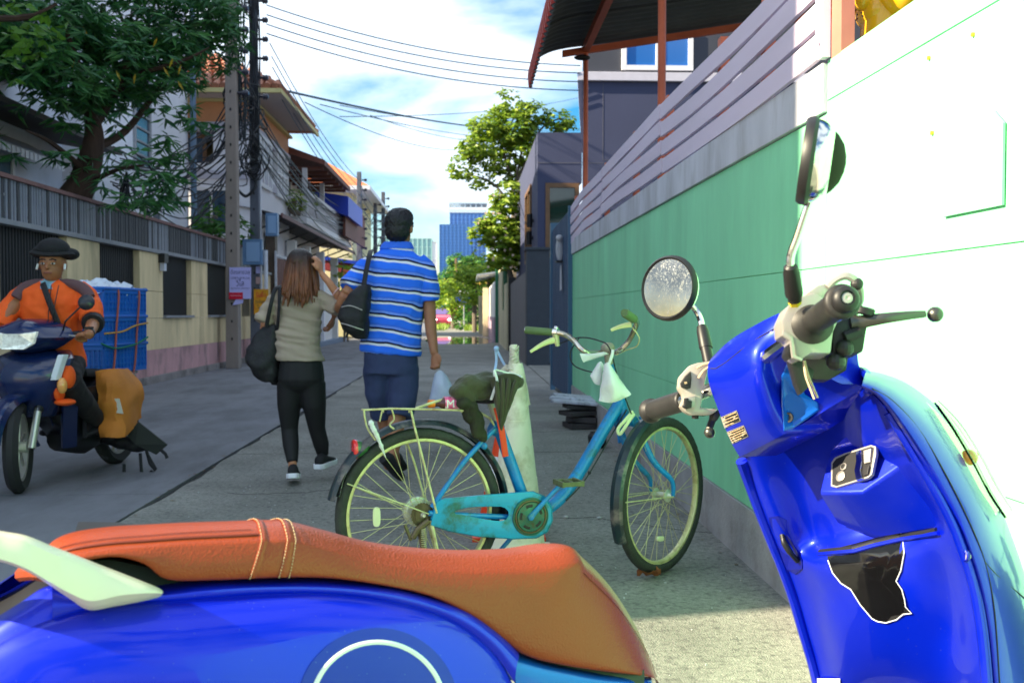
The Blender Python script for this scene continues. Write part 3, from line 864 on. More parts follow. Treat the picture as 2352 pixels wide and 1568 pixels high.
# shop front with dark awning
M_aw = mat('sooty_awning_sheet', (0.035, 0.03, 0.03), 0.7, var=0.3, vscale=2)
M_awe = mat('red_brown_awning_edge', (0.12, 0.04, 0.04), 0.6)
M_pinkd = mat('pinkish_door_panel', (0.45, 0.30, 0.30), 0.6, var=0.1)
sh = thing('shop_front', 'open shop front with brown columns below the long sooty awning', 'shop', (-5.4, 31, 0))
obj('back_wall', MB().bb(-6.1, -6.0, 25.6, 41, 0, 3.3), mat('dim_beige_wall', (0.34, 0.28, 0.18), 0.8, var=0.25, vscale=0.8), sh)
for k, y in enumerate((25.9, 28.9, 31.5, 34.5, 38.0)):
    obj('column', MB().bb(-5.2, -4.95, y, y + 0.3, 0, 3.2), [M_brown, M_offw, M_offw, M_hlav, M_offw][k], sh)
obj('door_panel', MB().bb(-5.12, -5.06, 29.3, 31.4, 0.15, 2.1), M_pinkd, sh)
obj('door_panel', MB().bb(-5.12, -5.06, 31.9, 33.4, 0.15, 2.1), M_pinkd, sh)
obj('door_panel', MB().bb(-5.12, -5.06, 35.1, 37.4, 0.15, 2.3), M_offw, sh)
obj('step', MB().bb(-5.3, -4.85, 28.8, 40, 0, 0.15), mat('blue_grey_step', (0.2, 0.26, 0.36), 0.8), sh)
aw2 = thing('long_awning', 'long sooty corrugated awning with red brown edge over the shop front', 'awning', (-5, 31, 3.3))
G = []
for i in range(60):
    y = 24.4 + 15.6 * i / 59
    G.append([Vector((-6.0 + 1.5 * j / 5, y, 3.75 - 0.28 * (j / 5) ** 1.6 + 0.02 * (i % 2) + 0.015 * noise.noise(Vector((y, j, 0))))) for j in range(6)])
obj('sheet', MB().grid(G, 0.01), M_aw, aw2)
obj('edge_strip', MB().bb(-4.52, -4.48, 24.4, 40, 3.43, 3.53), M_awe, aw2)
for k in range(8):
    obj('strut', MB().tube([(-5.95, 25 + k * 2, 2.9), (-4.6, 25 + k * 2, 3.42)], 0.025, 5), M_eave, aw2)
aw3 = thing('red_awning', 'dark red awning with a blue top strip just beyond the sooty awning', 'awning', (-4.8, 44, 3))
obj('canvas', MB().hexa([Vector(p) for p in [(-6, 41.5, 2.9), (-3.9, 41.5, 2.6), (-3.9, 50, 2.6), (-6, 50, 2.9), (-6, 41.5, 3.3), (-3.9, 41.5, 3.0), (-3.9, 50, 3.0), (-6, 50, 3.3)]]), mat('dark_red_canvas', (0.25, 0.03, 0.04), 0.7), aw3)
obj('top_strip', MB().hexa([Vector(p) for p in [(-6, 41.4, 3.31), (-3.85, 41.4, 3.01), (-3.85, 50, 3.01), (-6, 50, 3.31), (-6, 41.4, 3.45), (-3.85, 41.4, 3.15), (-3.85, 50, 3.15), (-6, 50, 3.45)]]), M_sign, aw3)
for y in (41.6, 45, 49.5):
    obj('post', MB().cyl((-4.0, y, 0), (-4.0, y, 2.7), 0.04, 6), M_steel, aw3)
fg = thing('folding_gate', 'half open brown slatted gate with pale frame behind the woman', 'gate', (-4.9, 26.6, 0))
obj('frame', MB().bb(-4.93, -4.88, 25.7, 25.76, 0, 2.7).bb(-4.93, -4.88, 25.76, 28.6, 2.55, 2.62).bb(-4.93, -4.88, 25.76, 28.6, 1.55, 1.62).bb(-4.93, -4.88, 28.6, 28.66, 0, 2.6), M_pale, fg)
for k in range(9):
    obj('slat', MB().bb(-4.92, -4.9, 25.85 + k * 0.3, 26.10 + k * 0.3, 1.64, 2.53), M_wroof, fg)

# ================================================================= skyline
M_tow = mat('hazy_blue_tower_glass', (0.07, 0.20, 0.52), 0.25, spec=0.8, var=0.06, vscale=0.05)  # distance haze is put into the blue of glass and frame
M_tow2 = mat('hazy_blue_tower_frame', (0.11, 0.27, 0.60), 0.5)
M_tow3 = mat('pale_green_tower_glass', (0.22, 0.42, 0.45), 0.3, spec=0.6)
def tower(name, label, px0, px1, py_top, Y, m1, m2, py_base=640, rows=26, cols=9, crownh=0):
    a = PY(px0, py_base, Y); b = PY(px1, py_top, Y)
    w = b.x - a.x
    t = thing(name, label, 'tower', ((a.x + b.x) / 2, Y, 0))
    obj('body', MB().bb(a.x, b.x, Y, Y + w, -5, b.z), m1, t)
    mb = MB()
    for i in range(cols + 1):
        x = a.x + w * i / cols
        mb.bb(x - w * 0.008, x + w * 0.008, Y - 0.5, Y - .001, -4, b.z)
    for i in range(rows + 1):
        z = b.z * i / rows
        mb.bb(a.x, b.x, Y - 0.3, Y - .002, z - 0.18, z + 0.18)
    o = obj('facade_mullions', mb, m2, t); o['kind'] = 'stuff'
    if crownh:
        mb = MB()
        for i in range(8):
            x = a.x - w * .03 + w * 1.06 * i / 7
            mb.bb(x - w * 0.012, x + w * 0.012, Y - 0.5, Y, b.z, b.z + crownh)
        mb.bb(a.x - w * .03, b.x + w * .03, Y - 1, Y + w, b.z + crownh, b.z + crownh + 1.2)
        mb.bb(a.x - w * .02, b.x + w * .02, Y - 0.8, Y + w, b.z - 2.5, b.z + 0.2)
        obj('roof_crown', mb, mat('pale_tower_crown', (0.5, 0.6, 0.72), 0.5), t)
    return t
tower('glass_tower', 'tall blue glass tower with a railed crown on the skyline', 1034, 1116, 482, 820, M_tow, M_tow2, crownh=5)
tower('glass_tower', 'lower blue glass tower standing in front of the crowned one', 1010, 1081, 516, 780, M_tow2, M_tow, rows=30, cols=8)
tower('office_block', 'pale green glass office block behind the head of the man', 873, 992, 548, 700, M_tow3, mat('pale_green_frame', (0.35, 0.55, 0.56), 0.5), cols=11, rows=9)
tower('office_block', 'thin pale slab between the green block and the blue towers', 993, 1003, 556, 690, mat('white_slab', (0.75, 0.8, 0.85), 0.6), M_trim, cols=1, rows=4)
ov = thing('overpass', 'yellow topped overpass crossing the end of the lane', 'bridge', (0, 300, 8))
obj('deck', MB().bb(-60, 60, 300, 308, 9.5, 11.6), mat('yellow_deck_edge', (0.62, 0.42, 0.08), 0.7), ov)
obj('girder', MB().bb(-60, 60, 301, 307, 6.5, 9.49), mat('grey_girder', (0.25, 0.26, 0.3), 0.8), ov)
for k in range(-3, 4):
    obj('pier', MB().bb(k * 16 - 1, k * 16 + 1, 302, 306, -1, 6.49), MATS['grey_girder'], ov)

# ================================================================= utility poles
M_pole = mat('weathered_concrete_pole', (0.23, 0.19, 0.165), 0.85, var=0.15, vscale=3, dirt=(0.19, 0.16, 0.14), dscale=2.5, damt=0.7, stretch=(1, 1, 0.3), bump=0.2, bscale=30)
M_pole2 = mat('dark_concrete_pole', (0.10, 0.11, 0.14), 0.8, var=0.15, vscale=3)
M_cable = mat('black_cable', (0.012, 0.014, 0.018), 0.5)
M_wire = mat('overhead_wire', (0.02, 0.07, 0.13), 0.5)
M_insul = mat('dark_insulator', (0.03, 0.03, 0.05), 0.3)
def pole(x, y, w, h, m, label, ins=True, group=None):
    t = thing('utility_pole', label, 'pole', (x, y, 0), group=group)
    a, b = w / 2, w * 0.36
    mb = MB().hexa([Vector(p) for p in [(x - a, y - a, 0), (x + a, y - a, 0), (x + a, y + a, 0), (x - a, y + a, 0), (x - b, y - b, h), (x + b, y - b, h), (x + b, y + b, h), (x - b, y + b, h)]])
    obj('shaft', mb, m, t, bevel=0.02)
    if w > 0.18:
        s_ = MB()
        for k in range(int((h - 1.2) / 0.35)):
            s_.box((x, y - a + (a - b) * (0.6 + k * 0.35) / h - 0.002, 0.6 + k * 0.35), (0.03, 0.02, 0.05))
        obj('step_holes', s_, M_blk, t, kind='stuff')
    if ins:
        for k in range(9):
            z = h - 0.35 - k * 0.42
            obj('insulator', MB().lathe((x + a + 0.09, y, z), (1, 0, 0), [(0.03, -0.1), (0.03, 0), (0.07, 0.01), (0.05, 0.06), (0.075, 0.07), (0.04, 0.12)], 8), M_insul, t)
    return t
P1 = (-4.72, 20.2)
P2 = (-4.72, 22.4)
pole(P1[0] + 0.02, P1[1], 0.26, 9.2, M_pole, 'weathered square concrete pole carrying the purple paper sign')
pole(P2[0], P2[1], 0.21, 9.6, M_pole2, 'dark concrete pole with blue meter boxes and stacked insulators')
pole(-4.7, 43.5, 0.26, 7.2, M_pole2, 'lone concrete pole beyond the yellow roofed house', True)
pole(-4.75, 51.5, 0.24, 7.0, M_pole2, 'thin dark pole, left one of the close far pair', True)
pole(-4.55, 54.0, 0.26, 7.6, M_pole2, 'taller pole, right one of the close far pair', True)
pole(-0.9, 75, 0.22, 5.2, mat('brown_timber_pole', (0.2, 0.12, 0.07), 0.8), 'brown timber pole among the far sunlit trees', False)

rc = random.Random(21)
def wire(a, b, sag, r, name='overhead_wire', label='', m=None, n=26, parent=None, cat='wire'):
    a, b = Vector(a), Vector(b)
    pts = []
    for i in range(n + 1):
        t = i / n
        p = a.lerp(b, t)
        p.z -= sag * 4 * t * (1 - t)
        pts.append(p)
    o = obj(name, MB().tube(pts, r, 5), m or M_wire, parent)
    if parent is None:
        tag(o, label, cat)
    return o
names = ['topmost', 'second', 'third', 'lowest']
for k, (py0, px1, py1) in enumerate([(12, 1333, 151), (34, 1333, 168), (56, 1331, 188), (77, 1331, 208)]):
    a = PY(612, py0, 22.3); b = PY(px1, py1, 22.8)
    wire(a, b, 0.28, 0.014, label=names[k] + ' of the four wires from the dark pole to the grey house')
wire(PY(640, 205, 24), PY(1100, 292, 46), 0.1, 0.030, label='thick black cable bundle crossing the sky below the four wires')
for k, (p0, p1) in enumerate([((700, 235, 26), (1045, 345, 46)), ((780, 242, 30), (1330, 300, 60)), ((780, 268, 30), (1340, 222, 60)), ((735, 240, 27), (1200, 316, 60)), ((850, 265, 34), (1130, 322, 60))]):
    wire(PY(*p0), PY(*p1), 0.3, 0.013, label=['thin wire dropping to the treetop under the bundle', 'thin wire leaving the bundle for the far treetop', 'faint wire rising to the canopy side across the sky', 'thin wire in the middle of the fan below the bundle', 'lowest thin wire of the fan below the bundle'][k])
wset = [(620, 100, 22.3, 832, 420, 43.4), (624, 130, 22.3, 834, 436, 43.4), (626, 155, 22.3, 836, 452, 43.4), (640, 200, 24, 834, 470, 43.4), (640, 215, 24, 838, 490, 43.4)]
for k, (x0, y0, d0, x1, y1, d1) in enumerate(wset):
    wire(PY(x0, y0, d0), PY(x1, y1, d1), 0.35, 0.012, label=['highest', 'second highest', 'middle', 'fourth', 'lowest'][k] + ' of the wires running down the lane from the dark pole')
for k in range(4):
    wire((-4.6, 43.5, 6.6 - k * 0.42), (-4.5, 54, 6.4 - k * 0.4), 0.3, 0.014, label=['first', 'second', 'third', 'fourth'][k] + ' wire from the top between the lone pole and the far pair')
# tangles of communication cable
cb = MB()
def loose(a, b, sag, r=0.012, jit=0.2, n=14):
    a, b = Vector(a), Vector(b)
    pts = []
    o_ = [Vector((rc.uniform(-jit, jit), rc.uniform(-jit, jit), rc.uniform(-jit, jit))) for _ in range(4)]
    for i in range(n + 1):
        t = i / n
        p = a.lerp(b, t); p.z -= sag * 4 * t * (1 - t)
        q = cr([Vector((0, 0, 0))] + o_[:3] + [Vector((0, 0, 0))], t * 4)
        pts.append(p + q)
    return pts
for k in range(26):
    a = (P1[0] - 0.1 + rc.uniform(-.1, .1), P1[1] + 0.3, rc.uniform(3.6, 5.6))
    b = (rc.uniform(-5.6, -6.2), 17.6 + rc.uniform(-.6, .6), rc.uniform(2.9, 4.0))
    cb.tube(loose(a, b, rc.uniform(0.1, 0.7)), 0.014, 4)
for k in range(22):
    a = (P1[0] + rc.uniform(-.1, .15), P1[1] + 0.15, rc.uniform(3.8, 6.8))
    b = (P2[0] + rc.uniform(-.1, .1), P2[1] - 0.15, rc.uniform(3.8, 6.8))
    cb.tube(loose(a, b, rc.uniform(0.1, 0.6), jit=0.35), 0.014, 4)
for k in range(14):
    x = P2[0] + rc.uniform(-0.1, 0.14); y = P2[1] - 0.14
    cb.tube(loose((x, y, 9.5), (x + rc.uniform(-.06, .06), y, 4.6), 0, jit=0.05), 0.014, 4)
    x = P1[0] + 0.02 + rc.uniform(0, 0.2); y = P1[1] + 0.2
    cb.tube(loose((x, y, 9.0), (x + rc.uniform(-.06, .1), y, 4.6), 0, jit=0.1), 0.013, 4)
for k in range(20):
    z = rc.uniform(5.4, 9.4)
    cb.tube(loose((P1[0] + .12, P1[1] + .3, z), (P2[0] - .1, P2[1] - .1, z + rc.uniform(-.4, .2)), 0.15, jit=0.12), 0.012, 4)
for k in range(14):
    c = Vector((P2[0] + rc.uniform(-.15, .15), P2[1] - 0.2, 4.55 + rc.uniform(-.35, .3)))
    rr = rc.uniform(0.1, 0.26)
    cb.tube([c + Vector((rr * cos(t), rc.uniform(-.03, .03), rr * sin(t) * 1.2)) for t in [2 * pi * i / 12 for i in range(12)]], 0.014, 4, closed=True)
for k in range(10):
    cb.tube(loose((-5.9, 17.6, 3.4 + rc.uniform(-.2, .2)), (-5.85 + rc.uniform(-.1, .1), 17.6, 1.9), 0, jit=0.12), 0.02, 4)
o = obj('cable_tangle', cb, M_cable); tag(o, 'dense tangle of black cables between the two near poles', 'cables', kind='stuff')
cb2 = MB()
for k in range(8):
    a = (-4.9 + rc.uniform(-.3, .4), rc.uniform(30, 41), rc.uniform(3.4, 4.8))
    b = (-4.7 + rc.uniform(-.1, .2), 43.4, rc.uniform(3.0, 5.6))
    cb2.tube(loose(a, b, rc.uniform(0.1, 0.7), jit=0.4), 0.014, 4)
    a = (-4.65, 43.6, rc.uniform(3.6, 5.6)); b = (-4.6, 52 + rc.uniform(0, 2), rc.uniform(3.4, 6.5))
    cb2.tube(loose(a, b, rc.uniform(0.1, 0.7), jit=0.4), 0.014, 4)
for k in range(12):
    cb2.tube(loose((P2[0] + .1, P2[1], rc.uniform(4.6, 5.8)), (-4.6, 43.3, rc.uniform(4.4, 5.6)), rc.uniform(0.5, 1.2), jit=0.15), 0.013, 4)
o = obj('cable_tangle', cb2, M_cable); tag(o, 'loose cables drooping past the balcony to the far poles', 'cables', kind='stuff')
# coil hung on the dark pole
tag(obj('cable_coil', MB().tube([Vector((P2[0] - 0.16 + 0.02 * cos(t * 3), P2[1] - 0.16, 3.95)) + Vector((0.2 * cos(t), 0.05 * sin(t * 2), 0.27 * sin(t))) for t in [2 * pi * i / 40 for i in range(40)]], 0.035, 6, closed=True), M_cable, smooth=True), 'thick black cable coil hanging on the dark pole', 'cable coil')
# plastic sleeve pipe and boxes on pole 2
M_box = mat('blue_grey_meter_box', (0.10, 0.19, 0.33), 0.45, var=0.15, vscale=5)
for k, (x, z, w, h, lab) in enumerate([(-4.72, 2.45, 0.42, 0.56, 'blue grey meter box low on the dark pole above the orange notice'), (-4.30, 3.05, 0.26, 0.50, 'smaller blue grey box hung higher on the road side of the dark pole')]):
    b_ = thing('meter_box', lab, 'meter box', (x, P2[1] - 0.2, z))
    obj('case', MB().bb(x - w / 2, x + w / 2, P2[1] - 0.32, P2[1] - 0.12, z - h / 2, z + h / 2), M_box, b_, bevel=0.012)
    obj('door', MB().bb(x - w * .3, x + w * .38, P2[1] - 0.335, P2[1] - 0.322, z - h * .38, z + h * .38), mat('pale_box_door', (0.2, 0.32, 0.5), 0.4), b_, bevel=0.003)
cd = thing('conduit', 'white conduit pipe strapped to the dark pole', 'pipe', (-4.56, P2[1] - .15, 0))
obj('pipe', MB().cyl((-4.56, P2[1] - 0.15, 0.5), (-4.56, P2[1] - 0.15, 4.4), 0.02, 8).cyl((-4.46, P2[1] - 0.15, 1.2), (-4.46, P2[1] - 0.15, 2.5), 0.045, 8), M_pale, cd, smooth=True)

# paper sign on pole 1
M_ppaper = mat('purplish_white_paper', (0.45, 0.43, 0.78), 0.7, var=0.04)
M_ink = mat('dark_blue_ink', (0.02, 0.02, 0.12), 0.7)
M_redp = mat('crimson_paper', (0.55, 0.0, 0.03), 0.6)
M_pinkp = mat('pale_pink_ink', (0.75, 0.35, 0.45), 0.6)
y1 = P1[1] - 0.15
a = PY(527, 614, y1); b = PY(577, 686, y1)
sg = thing('paper_sign', 'purplish paper sign with thai lettering and red strip tied to the concrete pole', 'sign', ((a.x + b.x) / 2, y1, a.z))
obj('sheet', MB().bb(a.x, b.x, y1 - 0.012, y1, b.z, a.z), M_ppaper, sg)
cx = (a.x + b.x) / 2
Wd = b.x - a.x
RX = Matrix.Rotation(pi / 2, 4, 'X')
def put_text(parent, txt, size, m, loc, sx=1.0, rot=None, name='lettering', width=None):
    me = text_mesh(txt, size, m)
    if width:
        xs = [v.co.x for v in me.vertices]
        if xs:
            sx = width / (max(xs) - min(xs))
    M = Matrix.Translation(loc) @ (rot if rot is not None else RX) @ Matrix.Scale(sx, 4, (1, 0, 0))
    o = inst(name, me, parent, M)
    return o
H = a.z - b.z
put_text(sg, 'ต้องลายฉลุ', 0.11, M_ink, (cx, y1 - 0.014, a.z - H * 0.16), width=Wd * 0.88)
put_text(sg, 'เฉพาะลายฉลุ', 0.07, M_ink, (cx, y1 - 0.014, a.z - H * 0.34), width=Wd * 0.86)
put_text(sg, 'วิโส', 0.16, M_ink, (cx, y1 - 0.014, a.z - H * 0.52), width=Wd * 0.38)
put_text(sg, 'สอบถาม ราคาถูก', 0.05, M_ink, (cx, y1 - 0.014, a.z - H * 0.67), width=Wd * 0.86)
obj('red_strip', MB().bb(a.x - 0.01, a.x + Wd * 0.62, y1 - 0.018, y1 - 0.013, b.z - 0.01, b.z + H * 0.2), M_redp, sg)
put_text(sg, 'ติดต่อสอบถาม', 0.05, M_pinkp, (a.x + Wd * 0.3, y1 - 0.020, b.z + H * 0.1), width=Wd * 0.5)
obj('torn_paper', MB().poly([(a.x + 0.05, y1, b.z - 0.13), (a.x + 0.26, y1, b.z - 0.09), (a.x + 0.27, y1, b.z - 0.012), (a.x + 0.12, y1, b.z - 0.012)], 0.004, (0, -1, 0)), M_ppaper, sg)
y2 = P2[1] - 0.2
a = PY(583, 664, y2); b = PY(617, 722, y2)
so = thing('paper_notice', 'orange and yellow notice low on the dark pole', 'notice', ((a.x + b.x) / 2, y2, a.z))
obj('sheet', MB().bb(a.x, b.x, y2 - 0.01, y2, b.z, a.z), mat('orange_yellow_print', (0.62, 0.28, 0.01), 0.6, var=0.2, vscale=9, dirt=(0.5, 0.08, 0.01), dscale=6, damt=0.7), so)
cx = (a.x + b.x) / 2
put_text(so, 'รับซื้อ', 0.14, M_redp, (cx, y2 - 0.012, a.z - 0.13), width=(b.x - a.x) * .7)
put_text(so, 'รถมือสอง', 0.1, M_eave, (cx, y2 - 0.012, a.z - 0.28), width=(b.x - a.x) * .75)
put_text(so, 'โทร', 0.1, M_eave, (cx, y2 - 0.012, a.z - 0.40), width=(b.x - a.x) * .5)
for (x0, y0_, x1, y1_, lab, m) in [(588, 612, 602, 628, 'small mauve sticker on the dark pole', M_ppaper), (588, 636, 602, 652, 'small faded red sticker on the dark pole', M_pinkd)]:
    a = PY(x0, y0_, P2[1] - .115); b = PY(x1, y1_, P2[1] - .115)
    tag(obj('sticker', MB().bb(a.x, b.x, P2[1] - .125, P2[1] - .115, b.z, a.z), m), lab, 'sticker')

# ================================================================= vegetation
def leafmat(name, c, c2, trans=0.25):
    if name in MATS: return MATS[name]
    m = bpy.data.materials.new(name); m.use_nodes = True
    n, l = m.node_tree.nodes, m.node_tree.links
    b = n['Principled BSDF']
    b.inputs['Roughness'].default_value = 0.45
    g_ = n.new('ShaderNodeNewGeometry')
    mx = n.new('ShaderNodeMix'); mx.data_type = 'RGBA'
    mx.inputs['A'].default_value = (*c, 1); mx.inputs['B'].default_value = (*c2, 1)
    l.new(g_.outputs['Random Per Island'], mx.inputs['Factor'])
    l.new(mx.outputs['Result'], b.inputs['Base Color'])
    tr = n.new('ShaderNodeBsdfTranslucent')
    l.new(mx.outputs['Result'], tr.inputs['Color'])
    ms = n.new('ShaderNodeMixShader'); ms.inputs['Fac'].default_value = trans
    l.new(b.outputs['BSDF'], ms.inputs[1]); l.new(tr.outputs['BSDF'], ms.inputs[2])
    l.new(ms.outputs['Shader'], n['Material Output'].inputs['Surface'])
    MATS[name] = m
    return m
def leaf(mb, p, d, L, w, nrm, bend=0.25):
    d = Vector(d).normalized()
    s = d.cross(Vector(nrm))
    s = s.normalized() if s.length > 1e-4 else Vector((1, 0, 0))
    up = s.cross(d)
    p = Vector(p)
    a = p; b = p + d * L * 0.45 - up * L * bend * 0.15; c = p + d * L - up * L * bend
    o = len(mb.v)
    mb.v += [a, b + s * w, c, b - s * w]
    mb.f += [(o, o + 1, o + 2, o + 3)]
def crown(clumps, per, L, w, rnd, style='whorl', droop=0.5):
    """clumps: (centre, radius xyz); many whorls of leaves spread through the volume"""
    mb = MB()
    for (c, r) in clumps:
        n = int(per * r[0] * r[1] * r[2])
        for k in range(n):
            while True:
                q = Vector((rnd.uniform(-1, 1), rnd.uniform(-1, 1), rnd.uniform(-1, 1)))
                if 0.15 < q.length < 1: break
            q *= (q.length ** -0.35)
            if q.length > 1.12: continue
            p = Vector(c) + Vector((q.x * r[0], q.y * r[1], q.z * r[2]))
            if noise.noise(p * 1.9) < -0.16: continue
            axis = Vector((q.x, q.y, q.z + 0.4)).normalized()
            m = rnd.randint(5, 9) if style == 'whorl' else rnd.randint(2, 4)
            for j in range(m):
                a = rnd.uniform(0, 2 * pi)
                t = Vector((cos(a), sin(a), 0))
                t = (t - axis * t.dot(axis) * 0.5).normalized()
                d = t + axis * rnd.uniform(-0.1, 0.9) - Vector((0, 0, droop * rnd.random()))
                leaf(mb, p, d, L * rnd.uniform(0.6, 1.15), w * rnd.uniform(0.7, 1.2), axis + Vector((rnd.uniform(-.4, .4), rnd.uniform(-.4, .4), 0.2)))
    return mb
M_bark = mat('brown_bark', (0.045, 0.024, 0.015), 0.9, var=0.35, vscale=9, bump=0.8, bscale=25, stretch=(1, 1, 0.3))
M_bark2 = mat('grey_bark', (0.16, 0.13, 0.10), 0.9, var=0.3, vscale=9, bump=0.5, bscale=25)
M_leafd = leafmat('dark_glossy_leaf', (0.014, 0.085, 0.034), (0.06, 0.20, 0.04), 0.25)
M_leafl = leafmat('sunlit_yellow_green_leaf', (0.14, 0.28, 0.018), (0.36, 0.46, 0.04), 0.4)
M_leafm = leafmat('mid_green_leaf', (0.03, 0.13, 0.02), (0.09, 0.25, 0.03), 0.3)
rv = random.Random(42)
# the big tree: trunk inside the fence
TX, TY = -5.75, 13.9
def T(px, py, dy=0.0):
    return PY(px, py, TY + dy)
tr_ = thing('tree', 'big dark tree with long narrow leaves leaning over the cream wall', 'tree', (T(120, 560).x, TY, 0))
tb = MB()
tb.tube(curve([Vector((T(100, 600).x, TY, 0.0)), T(105, 600), T(140, 500), T(190, 420), T(215, 330), T(212, 270)], 5), [0.34, 0.33, 0.32, 0.31, 0.3, 0.29, 0.28, 0.27, 0.26, 0.25, 0.24, 0.23, 0.22, 0.21, 0.2, 0.19, 0.18, 0.17, 0.16, 0.15, 0.14, 0.13, 0.12, 0.11, 0.10, 0.10], 12)
obj('trunk', tb, M_bark, tr_, smooth=True)
for pts, r0 in [([T(212, 275), T(200, 200, -.4), T(170, 130, -.8), T(150, 60, -1)], 0.09), ([T(212, 290), T(260, 215, .3), T(310, 165, .6), T(340, 60, .8)], 0.1), ([T(215, 340), T(290, 300, .5), T(380, 190, .8), T(480, 120, 1.2)], 0.07),
                ([T(205, 400), T(120, 330, -.6), T(60, 300, -1)], 0.05), ([T(205, 420), T(270, 390, -.4), T(330, 380, -.6)], 0.045), ([T(250, 230), T(300, 120), T(270, 20)], 0.06), ([T(205, 240), T(225, 120, .6), T(235, 10, .8)], 0.08), ([T(320, 170), T(420, 140), T(480, 110)], 0.04), ([T(190, 390), T(230, 340, .5), T(190, 250, 1.0)], 0.08)]:
    c = curve(pts, 5)
    obj('limb', MB().tube(c, [r0 * (1 - 0.75 * i / (len(c) - 1)) for i in range(len(c))], 7), M_bark, tr_, smooth=True)
cl = []
for (px, py, dy, rx, rz) in [(110, 90, -1, 1.0, 0.55), (210, 40, 0, 1.0, 0.6), (330, 60, 0.5, 1.0, 0.65), (440, 70, 0.8, 0.8, 0.7), (120, 170, -.8, 0.75, 0.4), (210, 150, -.3, 0.8, 0.45), (330, 150, .2, 0.85, 0.42), (415, 150, .8, 0.45, 0.36),
                             (500, 70, 1.0, 0.32, 0.35), (45, 320, -.8, 0.3, 0.25), (485, 270, .9, 0.16, 0.15), (330, 345, -.4, 0.5, 0.28), (310, 420, -.5, 0.5, 0.3), (395, 395, -.2, 0.32, 0.24), (360, 455, -.3, 0.36, 0.2), (120, 250, -.5, 0.5, 0.3), (250, 250, 0, 0.5, 0.3), (360, 240, .4, 0.5, 0.22),
                             (160, 350, -.3, 0.25, 0.3), (220, 200, .8, 0.8, 0.4), (60, 40, -1.2, 0.7, 0.45), (450, 270, .9, 0.25, 0.2), (290, 480, -.2, 0.3, 0.12), (470, 20, 1, .6, .4)]:
    cl.append((T(px, py, dy), (rx, 0.8 if rx > 0.5 else 0.4, rz)))
obj('crown', crown(cl, 500, 0.25, 0.022, rv, droop=0.8), M_leafd, tr_, fix=False)
yl = MB()
for k in range(9):
    p = T(rv.uniform(150, 420), rv.uniform(60, 200), -0.9)
    leaf(yl, p, (rv.uniform(-1, 1), 0, -1), 0.14, 0.016, (0, -1, 0))
obj('yellow_leaves', yl, leafmat('yellowed_leaf', (0.35, 0.2, 0.01), (0.4, 0.3, 0.02)), tr_, fix=False)
# nearer brighter sprays at the top left
t2 = thing('vine_tree', 'brighter broad leaved branch hanging in at the upper left corner', 'tree', PY(-60, 40, 9.5))
cl = [(PY(30, 60, 9.4), (0.42, 0.4, 0.28)), (PY(100, 20, 9.6), (0.38, 0.3, 0.2)), (PY(-5, 140, 9.5), (0.15, 0.2, 0.3)), (PY(-50, 20, 9.5), (0.4, 0.3, 0.4)), (PY(5, 215, 9.4), (0.08, 0.08, 0.04))]
obj('crown', crown(cl, 900, 0.13, 0.035, rv, style='x'), leafmat('bright_shade_leaf', (0.05, 0.14, 0.01), (0.10, 0.24, 0.015), 0.35), t2, fix=False)
obj('limb', MB().tube(curve([PY(-200, 200, 9.6), PY(-60, 60, 9.5), PY(60, 40, 9.5), PY(130, 10, 9.6)], 5), [0.05] * 6 + [0.03] * 5 + [0.015] * 5, 6), M_bark, t2)
# shrub behind fence by the pole
def bush(name, label, cat, centers, per, L, w, m, style='whorl', stems=3, droop=0.2, base=0.0):
    c0 = centers[0][0]
    t = thing(name, label, cat, (c0.x, c0.y, base))
    obj('foliage', crown(centers, per, L, w, rv, style=style, droop=droop), m, t, fix=False)
    for k in range(stems):
        c = centers[k % len(centers)][0]
        obj('stem', MB().tube(curve([Vector((c0.x + rv.uniform(-.1, .1), c0.y, base)), (c0 + c) / 2 + Vector((rv.uniform(-.2, .2), 0, -.3)), c], 4), 0.035 if name == 'shrub' else 0.06, 5), M_bark2, t)
    return t
bush('shrub', 'lush green shrub rising behind the fence left of the concrete pole', 'shrub', [(PY(500, 500, 22.2), (0.5, 0.4, 0.42)), (PY(520, 535, 22.2), (0.5, 0.4, 0.35)), (PY(470, 535, 22.2), (0.4, 0.4, 0.35))], 330, 0.30, 0.032, M_leafm, base=0)
bush('balcony_plant', 'bright green potted plants behind the white balcony rail', 'plant', [(PX(680, 455, -5.0), (0.3, 0.9, 0.35)), (PX(705, 460, -5.0), (0.25, 0.8, 0.3))], 260, 0.28, 0.03, M_leafl, base=3.96)
bush('shrub', 'small green bush between the sooty awning and the red awning', 'shrub', [(PX(795, 650, -4.7), (0.5, 1.2, 0.7)), (PX(790, 605, -4.7), (0.4, 0.8, 0.35))], 120, 0.25, 0.05, M_leafl)
